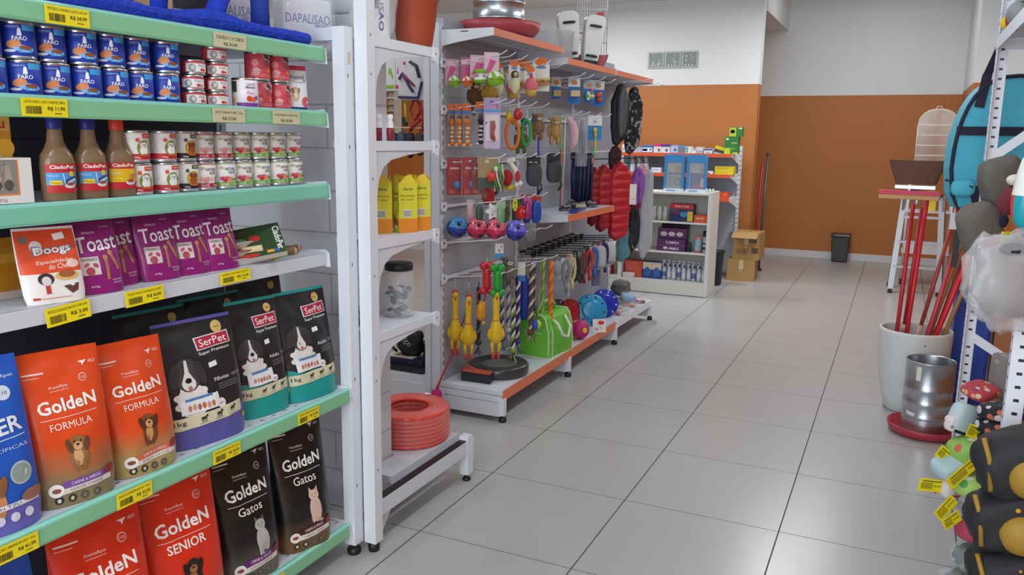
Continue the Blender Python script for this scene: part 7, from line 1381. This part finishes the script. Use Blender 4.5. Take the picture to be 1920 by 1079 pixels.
m.grid(bris, 80, 8, bm_); m.add([bris(i/80, 1) for i in range(80)], [tuple(range(80))], bm_); o = m.build('bristles', b1, (.028, .105, 1.025))
m = MB(); m.xf = Matrix.Rotation(R(-8), 4, 'Z'); m.box(-.098, .098, -.022, .022, .035, .053, C('#b9bcc4', .25, .5)); m.box(-.02, .02, -.02, .02, 0, .036, BLACK); m.build('ferrule', b1, (.028, .105, 1.015))
m = MB(); m.xf = Matrix.Rotation(R(-8), 4, 'Z'); m.box(-.15, .15, -.022, .022, .02, .042, C('#d23456', .5)); m.build('rubber_strip', b2, (-.042, .045, 1.0)); m = MB(); m.xf = Matrix.Rotation(R(-8), 4, 'Z'); m.box(-.148, .148, -.02, .02, -.004, .02, C('#c99a62', .6)); m.lathe([(0, -.03), (.012, -.03), (.014, -.004), (0, -.004)], C('#b9bcc4', .25, .6), 12, (.04, 0, 0)); m.build('wood_block', b2, (-.042, .045, 1.0), 0, .003)
t = thing('strap_hanger', 'black strap hanging beside the handles at the right', 'strap', (1.79, 2.36, 1.17)); m = MB(); m.bar((0, 0, 0), (-.004, 0, -.36), .03, .006, BLACK, (0, 1, 0)); m.build('strap', t); m = MB(); m.tube([(-.05, 0, .01), (-.02, 0, .03), (.03, 0, .02), (.06, .0, .0)], .012, BLACK, 8); m.build('clip', t)
# stepladder and the cage stand
t = thing('stepladder', 'aluminium stepladder standing behind the broom handles', 'ladder', (1.72, 6.3, 0)); al = C('#a3a6aa', .35, .8)
for s in (-1, 1):
    m = MB(); m.bar((s*.235, .36, .03) if s < 0 else (s*.235, .36, .03), (s*.17, .05, .93), .024, .05, al); m.build('rear_rail', t); m = MB(); m.bar((s*.20-.02*(s < 0), -.02, .03), (s*.15-.02*(s < 0), .10, .95), .024, .05, al); m.build('front_rail', t)
    for y, x in ((-.02, s*.20-.02*(s < 0)), (.36, s*.235)): m = MB(); m.box(x-.02, x+.02, y-.03, y+.03, 0, .04, BLACK); m.build('foot', t)
for k in range(3): m = MB(); z = .25+.24*k; m.box(-.21+.02*k, .185-.02*k, -.02+.03*k, .06+.03*k, z, z+.02, C('#b9bcc0', .4, .5)); m.build('step', t)
m = MB(); m.box(-.18, .16, .02, .16, .94, .965, C('#3a3a3c')); m.build('top_step', t)
t = thing('cage_stand', 'white trolley stand on black casters under the domed bird cage', 'stand', (1.79, 7.0, 0)); wm = C('#d3d5d6', .4)
for sx in (-1, 1):
    for sy in (-1, 1): m = MB(); m.tube([(sx*.2, sy*.15, .06), (sx*.2, sy*.15, 1.215)], .012, wm, 8); m.build('post', t); m = MB(); m.lathe([(0, -.012), (.03, -.012), (.03, .012), (0, .012)], BLACK, 14, (sx*.2, sy*.15, .031), 'x'); m.build('caster', t)
for z in (.33, .75, 1.205): m = MB(); m.box(-.22, .22, -.17, .17, z, z+.014, wm); m.build('shelf', t)
m = MB(); m.box(-.21, .21, -.172, -.165, .33, .43, wm); m.build('rail', t)
cage('bird_cage', 'tall domed white bird cage near the back orange wall', (1.79, 7.0, 1.2195), 0, .36, .26, .56, .28, C('#e6e2da', .5), None, 44, .0018)
m = MB(); m.box(-.045, .045, -.02, .02, 0, .2, C('#d9c23a', .5)); tag(m.build('seed_box', None, (1.80, 6.95, .7645)), 'yellow carton on the cage stand behind the handles', 'box')

# ------------------------------------------------------------------ right slotted rack
Q = thing('slotted_rack', 'white slotted angle rack cut by the right photo edge', 'shelving', (0, 0, 0)); RW = C('#dde1ea', .4)
def angle(x, y, sx, sy, z1=2.25):
    m = MB(); m.box(min(x, x+sx*.04), max(x, x+sx*.04), y-.0012, y+.0012, 0, z1, RW); m.box(x-.0012, x+.0012, min(y, y+sy*.04), max(y, y+sy*.04), 0, z1, RW); z = .06
    while z < z1-.03:
        m.box(x+sx*.015, x+sx*.028, y-.0016, y+.0016, z, z+.008, BLACK); m.box(x-.0016, x+.0016, y+sy*.015, y+sy*.028, z+.018, z+.026, BLACK); z += .036
    m.build('upright', Q)
angle(1.78, 1.25, 1, -1); angle(2.24, 1.25, -1, -1); angle(1.797, .0, 1, 1); angle(2.24, .0, -1, 1)
for z in (.10, .345, 1.835):
    xf = 1.78 if z > 1 else (1.82 if z > .2 else 1.93)
    m = MB(); m.box(xf+.003, 2.238, .002, 1.247, z-.003, z, C('#c9cdd5', .4)); m.box(xf-.0025, xf, 0, 1.25, z-.045, z+.002, RW); m.box(2.24, 2.2425, 0, 1.25, z-.045, z, RW); m.box(xf, 2.24, 1.25, 1.2525, z-.045, z, RW); m.build('shelf', Q)
for a, b in (((1.80, 1.249, .69), (2.22, 1.249, .43)), ((1.80, 1.249, 1.385), (2.22, 1.249, 1.74))):
    m = MB(); m.bar(a, b, .003, .034, RW, (0, 0, 1)); m.build('brace', Q)
# teal carrier bag hung on the rack
t = thing('carrier_bag', 'large turquoise arched pet carrier bag with navy straps hung behind the rack upright', 'bag', (1.873, 1.50, 1.178), R(10)); tl = noisy('turquoise_fabric', '#3fa6c0', '#52b6cc', 20, .7); nv = C('#15172c', .7)
o = [(-.168, .05), (-.145, .0), (.17, .0), (.185, .03)] + [(.19*math.cos(PI*k/18)**1 if 0 else .18*math.copysign(abs(math.cos(PI*k/18))**.75, math.cos(PI*k/18)), .14+.315*abs(math.sin(PI*k/18))**.9) for k in range(19)]
m = MB(); m.prism(o, -.06, .06, tl, 'xz'); m.v = [p*1.164 for p in m.v]; m.build('bag_body', t, bev=.008)
m = MB(); m.tube([(p[0], -.062, p[1]) for p in o], .0065, nv, 8, True); m.box(-.176, .176, -.066, -.058, .255, .285, nv)
m.v = [p*1.164 for p in m.v]; m.build('trim', t)
m = MB(); m.bar((-.115, -.064, .35), (-.10, -.064, .46), .03, .004, nv, (0, 1, 0)); m.bar((-.10, -.064, .46), (-.062, -.16, .64), .026, .004, nv, (0, 1, 0)); m.v = [p*1.164 for p in m.v]; m.build('strap', t); m = MB(); m.bar((.075, -.064, .37), (.06, -.062, .46), .03, .004, nv, (0, 1, 0)); m.bar((.06, -.06, .46), (.04, -.16, .62), .026, .004, nv, (0, 1, 0)); m.v = [p*1.164 for p in m.v]; m.build('strap', t); m = MB(); m.bar((-.19, -.05, .10), (-.11, -.09, .08), .03, .006, nv); m.bar((-.11, -.09, .08), (-.075, -.08, -.03), .03, .006, nv, (0, 1, 0)); m.v = [p*1.164 for p in m.v]; m.build('side_strap', t)
m = MB(); m.ellipsoid((-.14, -.08, .075), (.04, .02, .03), tl, 14, 10, None, .7); m.v = [p*1.164 for p in m.v]; m.build('pocket', t)
t = thing('hanging_toys', 'red and orange boxed toy peeking out below the turquoise bag', 'toy', (1.76, 1.50, 1.085)); m = MB(); m.box(-.03, .03, -.01, .01, 0, .06, C('#c0442a')); m.build('box', t); m = MB(); m.box(-.06, -.03, -.008, .012, 0, .07, C('#c9c9c6')); m.build('side', t)
# blue sack behind the rack
t = thing('pet_food_sack', 'tall dark blue sack standing beside the white planter behind the rack', 'sack', (1.935, 2.80, 0), 0); m = MB(); m.prism([(-.095, 0), (.085, 0), (.09, .3), (.085, .64), (.06, .69), (-.02, .70), (-.085, .735), (-.10, .6)], -.13, .10, noisy('blue_sack', '#1c3f9c', '#2348aa', 7, .5), 'xz'); m.build('sack', t, bev=.015); m = MB(); m.box(-.09, .08, -.136, -.129, .02, .05, C('#16327c')); m.build('seam', t)
sbox('orange-brown carton standing right of the blue sack behind the rack', 2.045, 2.32, 2.72, .25, 0, .80, '#b8764a', None, 'carton', None, 0, 'box')
# plush hats hanging on the rack front
def cap_(lab, loc, rz, col, col2, s, patch):
    t = thing('pet_hat', lab, 'pet hat', loc, rz, 'grey plush pet hats on the rack'); pm = noisy('plush_grey_%d' % int(s*1000), col, col2, 40, .95, .4); m = MB(); m.ellipsoid((0, 0, 0), (.7*s, .95*s, 1.3*s), pm, 24, 16, Matrix.Rotation(R(18), 3, 'X'), .6); m.ellipsoid((0, s*.75, -.45*s), (.6*s, .75*s, .4*s), pm, 14, 10); m.v = [p*(1+.13*noise.noise(p*24+Vector(loc)*5)) for p in m.v]
    m.tube([(.55*s, -.3*s, -.1*s), (.74*s, .2*s, -.2*s), (.55*s, .8*s, -.3*s)], .07*s, pm, 8)
    m.build('hat', t); m = MB(); m.ellipsoid((.55*s, s*.45, -.55*s), (.28*s, .42*s, .35*s), C(patch, .9), 12, 8); m.ellipsoid((.5*s, s*.8, .45*s), (.2*s, .3*s, .35*s), C('#1a2036', .8), 12, 8); m.ellipsoid((.66*s, -.2*s, -.85*s), (.06*s, .08*s, .08*s), C('#e6e6e2', .3), 8, 6); m.build('trim', t)
cap_('grey plush pet hat with an orange patch, lower one on the rack', (1.715, .30, 1.20), R(-70), '#5f5a54', '#6c665e', .058, '#b0623a'); cap_('dark grey plush pet hat with a maroon muzzle, upper one on the rack', (1.765, .36, 1.325), R(-70), '#5a5652', '#66625c', .062, '#6a2a34')
t = thing('hat_hanger', 'maroon plush muzzle toy next to the dark grey hat', 'toy', (1.775, .22, 1.29), 0); m = MB(); m.ellipsoid((0, 0, 0), (.03, .035, .045), C('#6c2630', .9), 16, 12, Matrix.Rotation(R(20), 3, 'Y')); m.build('muzzle', t); m = MB(); m.ellipsoid((.004, -.012, .055), (.022, .02, .016), C('#d9d4cc', .8), 12, 8); m.build('ear', t)
t = thing('clear_toy_bag', 'crumpled clear plastic bag of toys hanging at the right photo edge', 'bag', (1.768, -.07, 1.113), R(-60)); m = MB(); crumple(m, (0, 0, 0), (.05, .115, .115), C('#dfe0e2', .1, 0, .34), 2, .28, 34, 22, False); m.build('plastic_bag', t); m = MB(); crumple(m, (0, 0, 0), (.038, .095, .095), C('#8d8a8a', .7), 7, .25, 20, 14, False); m.ellipsoid((.02, .04, .055), (.02, .04, .03), C('#c07a68', .7), 12, 8); m.ellipsoid((.028, .05, -.02), (.02, .035, .03), C('#b0685c', .7), 12, 8); m.ellipsoid((.02, -.02, .075), (.02, .04, .018), C('#2a2c40', .6), 12, 8); m.build('toys', t)
t = thing('beach_toy', 'striped white, cyan and red inflatable toy at the right photo edge', 'toy', (1.80, -.02, 1.34), R(-60)); m = MB(); m.ellipsoid((0, 0, 0), (.035, .05, .11), None, 20, 16, Matrix.Rotation(R(-8), 3, 'X'), .8, lambda a, b: C('#e6e6e0', .3) if b > -.1 else (C('#1f9aa8', .3) if a > .5 else (C('#d8404a', .3) if b > -.5 or a < .25 else C('#3f9a6a', .3)))); m.build('toy', t); m = MB(); m.ellipsoid((.0, .02, -.115), (.03, .04, .03), C('#2a5a7a', .4), 12, 8); m.build('base', t)
m = MB(); m.box(-.004, .004, -.012, .012, -.05, .0, C('#d8cc2a')); tag(m.build('hang_tag', None, (1.752, .0, 1.222), R(-60)), 'small yellow tag between the hats and the clear bag', 'tag')
# costume cap on the top shelf
t = thing('costume_cap', 'black, red and yellow costume hat on the top rack shelf', 'pet hat', (1.817, 1.02, 1.836)); m = MB(); m.ellipsoid((0, 0, .045), (.04, .07, .05), C('#1a1a1e', .8), 18, 12); m.build('crown', t); m = MB(); m.ellipsoid((-.015, -.06, .03), (.03, .045, .04), C('#c8202e', .8), 14, 10); m.ellipsoid((-.02, -.14, .035), (.03, .05, .04), C('#8d8d90', .8), 14, 10); m.build('flap', t); m = MB(); m.ellipsoid((-.035, .05, .03), (.014, .016, .022), C('#e0c81e', .8), 12, 8); m.ellipsoid((-.02, .03, .075), (.02, .02, .014), C('#d8cfc0', .8), 10, 8); m.build('ornament', t)
# cushions piled on the low shelf
def printm(name, base, cols, scale, th):
    m, nt, b = nodes_mat(name); tc = N(nt, 'ShaderNodeTexCoord'); vo = N(nt, 'ShaderNodeTexVoronoi'); vo.inputs['Scale'].default_value = scale; nt.links.new(tc.outputs['Object'], vo.inputs['Vector']); rp = N(nt, 'ShaderNodeValToRGB'); rp.color_ramp.interpolation = 'CONSTANT'; sp = N(nt, 'ShaderNodeSeparateColor'); nt.links.new(vo.outputs['Color'], sp.inputs[0]); el = rp.color_ramp.elements; el[0].color = lin(cols[0]); el[1].color = lin(cols[1]); el[1].position = .35
    for k, c in enumerate(cols[2:]): e = el.new(.55+.15*k); e.color = lin(c)
    nt.links.new(sp.outputs[0], rp.inputs[0]); nt.links.new(mix_col(nt, math_node(nt, 'LESS_THAN', vo.outputs['Distance'], th), lin(base), rp.outputs[0]), b.inputs['Base Color']); b.inputs['Roughness'].default_value = .8; return m
def cushion(lab, c, r, mat, rot=(0, 0, 0), grp='printed pet cushions on the low rack shelf', under=None, e=.55, catg='cushion', name='pet_cushion'):
    t = thing(name, lab, catg, c, rot[2], grp); m = MB(); rm = (Matrix.Rotation(rot[0], 3, 'X') @ Matrix.Rotation(rot[1], 3, 'Y')); m.ellipsoid((0, 0, 0), r, mat, 24, 14, rm, e, (lambda a, b: under if b < -.45 else mat) if under else None); m.build('cushion', t); return t
navy = printm('fish_print', '#20222e', ['#c9c4c0', '#8f8f96', '#c96a50'], 34, .42); grn = printm('green_print', '#8fb85a', ['#d8d8c8', '#c9644a', '#5f9a44', '#e0c86a'], 26, .33); grn2 = printm('green_print_b', '#a4c86a', ['#e4e0d6', '#4f9a4a', '#d8a04a'], 18, .3); redp = printm('red_print', '#b0404a', ['#d8c0a0', '#8a3a6a', '#d89a6a'], 40, .35)
for k in range(4): cushion('%s dark fish-print pet bed of the stack by the rack upright' % ['lowest', 'second lowest', 'second highest', 'topmost'][k], (1.852, .47-.012*k, .478+.05*k), (.055, .075, .027), navy, (0, R(-8), R(-50)), 'dark fish-print pet beds')
cushion('red printed cushion lying on the top of the pile', (1.79, .54, .655), (.045, .055, .018), redp, (R(6), R(14), R(-40)))
t = thing('pet_roll', 'grey printed roll standing behind the dark fish-print stack', 'roll', (1.865, .63, .62)); m = MB(); m.lathe([(0, 0), (.045, 0), (.048, .02), (.046, .13), (.042, .14), (0, .14)], printm('grey_print', '#77736f', ['#b9b4b0', '#9a8a84', '#c0a49a'], 22, .35), 24); m.build('roll', t); m = MB(); m.lathe([(.0, .138), (.03, .14), (.0, .142)], C('#8d8985'), 18); m.build('end', t)
cushion('pale blue cushion corner sticking out at the left of the pile', (1.742, .47, .575), (.028, .042, .05), C('#b4c8cc', .8), (R(-20), 0, R(-50)), 'printed pet cushions on the low rack shelf', C('#18181e', .8))
cushion('small pink and white cat-face cushion at the left of the pile', (1.718, .45, .562), (.02, .026, .026), printm('pinkwhite', '#dcd0d0', ['#c08a94', '#8d8a90'], 50, .3), (0, 0, R(-50)))
cushion('green printed cushion in the middle of the pile', (1.772, .44, .485), (.05, .065, .04), grn, (R(10), 0, R(-50)), 'printed pet cushions on the low rack shelf', C('#17171c', .8))
cushion('light blue cushion with black underside hanging over the shelf edge', (1.72, .40, .435), (.045, .055, .028), C('#a9c4c8', .8), (R(14), R(10), R(-50)), 'printed pet cushions on the low rack shelf', C('#141418', .8))
cushion('light green cushion with rabbits above the pink ones', (1.805, .415, .385), (.055, .085, .034), grn2, (R(0), 0, R(-50)), 'printed pet cushions on the low rack shelf', C('#17171c', .8))
t = cushion('white cat-face cushion below the light blue one', (1.728, .40, .365), (.022, .034, .034), C('#d9d2d2', .8), (0, 0, R(-55))); m = MB(); A = Art(m, flat(.0235), 1)
for s in (-1, 1): A.ell(s*.012, .006, .006, .004, '#26283a', 1); A.poly([(s*.012, .026), (s*.030, .022), (s*.026, .046)], '#c9c2c4', 1)
A.ell(0, -.008, .005, .004, '#e0707a', 1); A.ell(0, -.022, .018, .005, '#c23a44', 1); m.build('cat_face', t)
cushion('magenta pink cushion, upper of the two pink ones', (1.822, .42, .29), (.035, .05, .034), C('#c0286a', .8), (0, 0, R(-50)), 'printed pet cushions on the low rack shelf', C('#17172a', .8)); cushion('rose pink cushion, lower of the two pink ones', (1.818, .44, .225), (.045, .065, .036), C('#b8465c', .8), (0, 0, R(-50)), 'printed pet cushions on the low rack shelf', C('#17171c', .8))
for k, (c, lb) in enumerate((((1.822, .44, .132), 'clear bag with grey-green cloth, upper of two below the pink cushions'), ((1.80, .42, .044), 'clear bag with grey-green cloth, lower of two near the floor'))):
    t = thing('cloth_bag', lb, 'bag', c, R(-50), 'clear bags of cloth'); m = MB(); crumple(m, (0, 0, .0), (.045, .065, .035), C('#4e5a54', .8), k*4+1, .25, 20, 12, False); m.build('cloth', t); m = MB(); crumple(m, (0, 0, 0), (.055, .08, .043), C('#dfe6e4', .08, 0, .25), k*6+2, .25, 26, 16, False); m.build('plastic_bag', t)
# yellow price labels on the cushions
for k, (x, y, z, rz, tl_, ln, lb) in enumerate(((1.757, .33, .455, -52, 38, .125, 'large tilted yellow price label across the cushion pile'), (1.70, .40, .468, -52, -38, .055, 'small yellow price label above the light blue cushion'), (1.672, .36, .376, -52, -10, .085, 'yellow price label sticking out left of the white cat cushion'), (1.716, .34, .318, -52, 46, .07, 'yellow price label below the white cat cushion'), (1.735, .33, .285, -52, 30, .055, 'lowest yellow price label under the cushion pile'), (1.775, .42, .552, -52, -20, .045, 'yellow label between the fish-print stack and the green cushion'))):
    t = thing('price_label', lb, 'price tag', (x, y, z), R(rz), 'yellow price labels on the cushions'); m = MB(); m.xf = Matrix.Rotation(R(tl_), 4, 'X'); ln *= 1.15; m.box(-.0006, .0006, -ln/2, ln/2, -.021, .021, YEL); A = Art(m, flat(.0006), 1); rn = random.Random(k); u = -ln*.42
    while u < 0: A.rect(u, -.013, u+.0016, .008, '#4a4814', 1); u += .0034
    A.rect(-ln*.4, .011, ln*.4, .0145, '#5a5820', 1); A.text('R$ 49,90', ln*.24, -.002, ln*.34, .008, '#3a3810', 2); m.build('label', t); m = MB(); m.xf = Matrix.Rotation(R(tl_+20), 4, 'X'); m.box(-.006, -.005, ln*.1, ln*.5, -.034, .0, C('#e4e6ec')); m.box(-.005, -.0045, ln*.3, ln*.5, -.034, -.024, C('#4a74c0')); m.box(-.005, -.0045, ln*.1, ln*.28, -.034, -.024, C('#d23a44')); m.build('brand_tag', t)
# black and gold bags at the right edge
gold = noisy('gold_fabric', '#8c6a1e', '#a8842a', 18, .6)
def bg(lab, c, r, rz, g):
    t = thing('pet_carrier_bag', lab, 'bag', c, rz, 'black and gold pet bags at the right edge'); m = MB(); m.ellipsoid((0, 0, 0), r, noisy('black_canvas', '#17171a', '#222226', 30, .7) if 'black_canvas' not in bpy.data.materials else bpy.data.materials['black_canvas'], 28, 20, Matrix.Rotation(R(20), 3, 'X'), .6); m.v = [p*(1+.10*noise.noise(p*22+Vector(c)*9)+.05*noise.noise(p*60)) for p in m.v]; m.build('bag', t); m = MB(); m.ellipsoid((r[0]*.75, r[1]*.08, -r[2]*.25), (r[0]*.6, r[1]*.52, r[2]*.68), gold, 18, 12); m.build('gold_pocket', t)
    m = MB(); m.tube([(r[0]*.55, -r[1]*.92, r[2]*.75), (r[0]*.8, -r[1]*.8, r[2]*.2), (r[0]*.8, -r[1]*.7, -r[2]*.8)], .006, gold, 7); m.build('gold_trim', t)
    m = MB(); rn = random.Random(int(c[2]*100))
    for k in range(3): m.ellipsoid((r[0]*.92, -r[1]*.1+.03*k, r[2]*(.55-.2*k)), (.006, .007, .006), C('#c9922a', .5), 8, 6)
    m.tube([(r[0]*.98, r[1]*.2+.012*math.cos(2*PI*k/14), -.0+.012*math.sin(2*PI*k/14)) for k in range(14)], .002, C('#5a5a5e', .3, .7), 6, True); m.build('buckle', t)
bg('black pet bag with gold dots, topmost at the right photo edge', (1.825, -0.201, 0.691), (0.070, 0.108, 0.080), R(-84), 1); bg('black pet bag with gold pocket, second from the top at the right edge', (1.821, -0.195, 0.545), (0.070, 0.108, 0.078), R(-84), 1); bg('black pet bag with gold round pocket, third from the top at the right edge', (1.842, -0.189, 0.392), (0.070, 0.108, 0.078), R(-84), 1)
bg('black pet bag, lowest of the stack at the right edge', (1.825, -0.195, 0.234), (0.070, 0.108, 0.078), R(-84), 1)
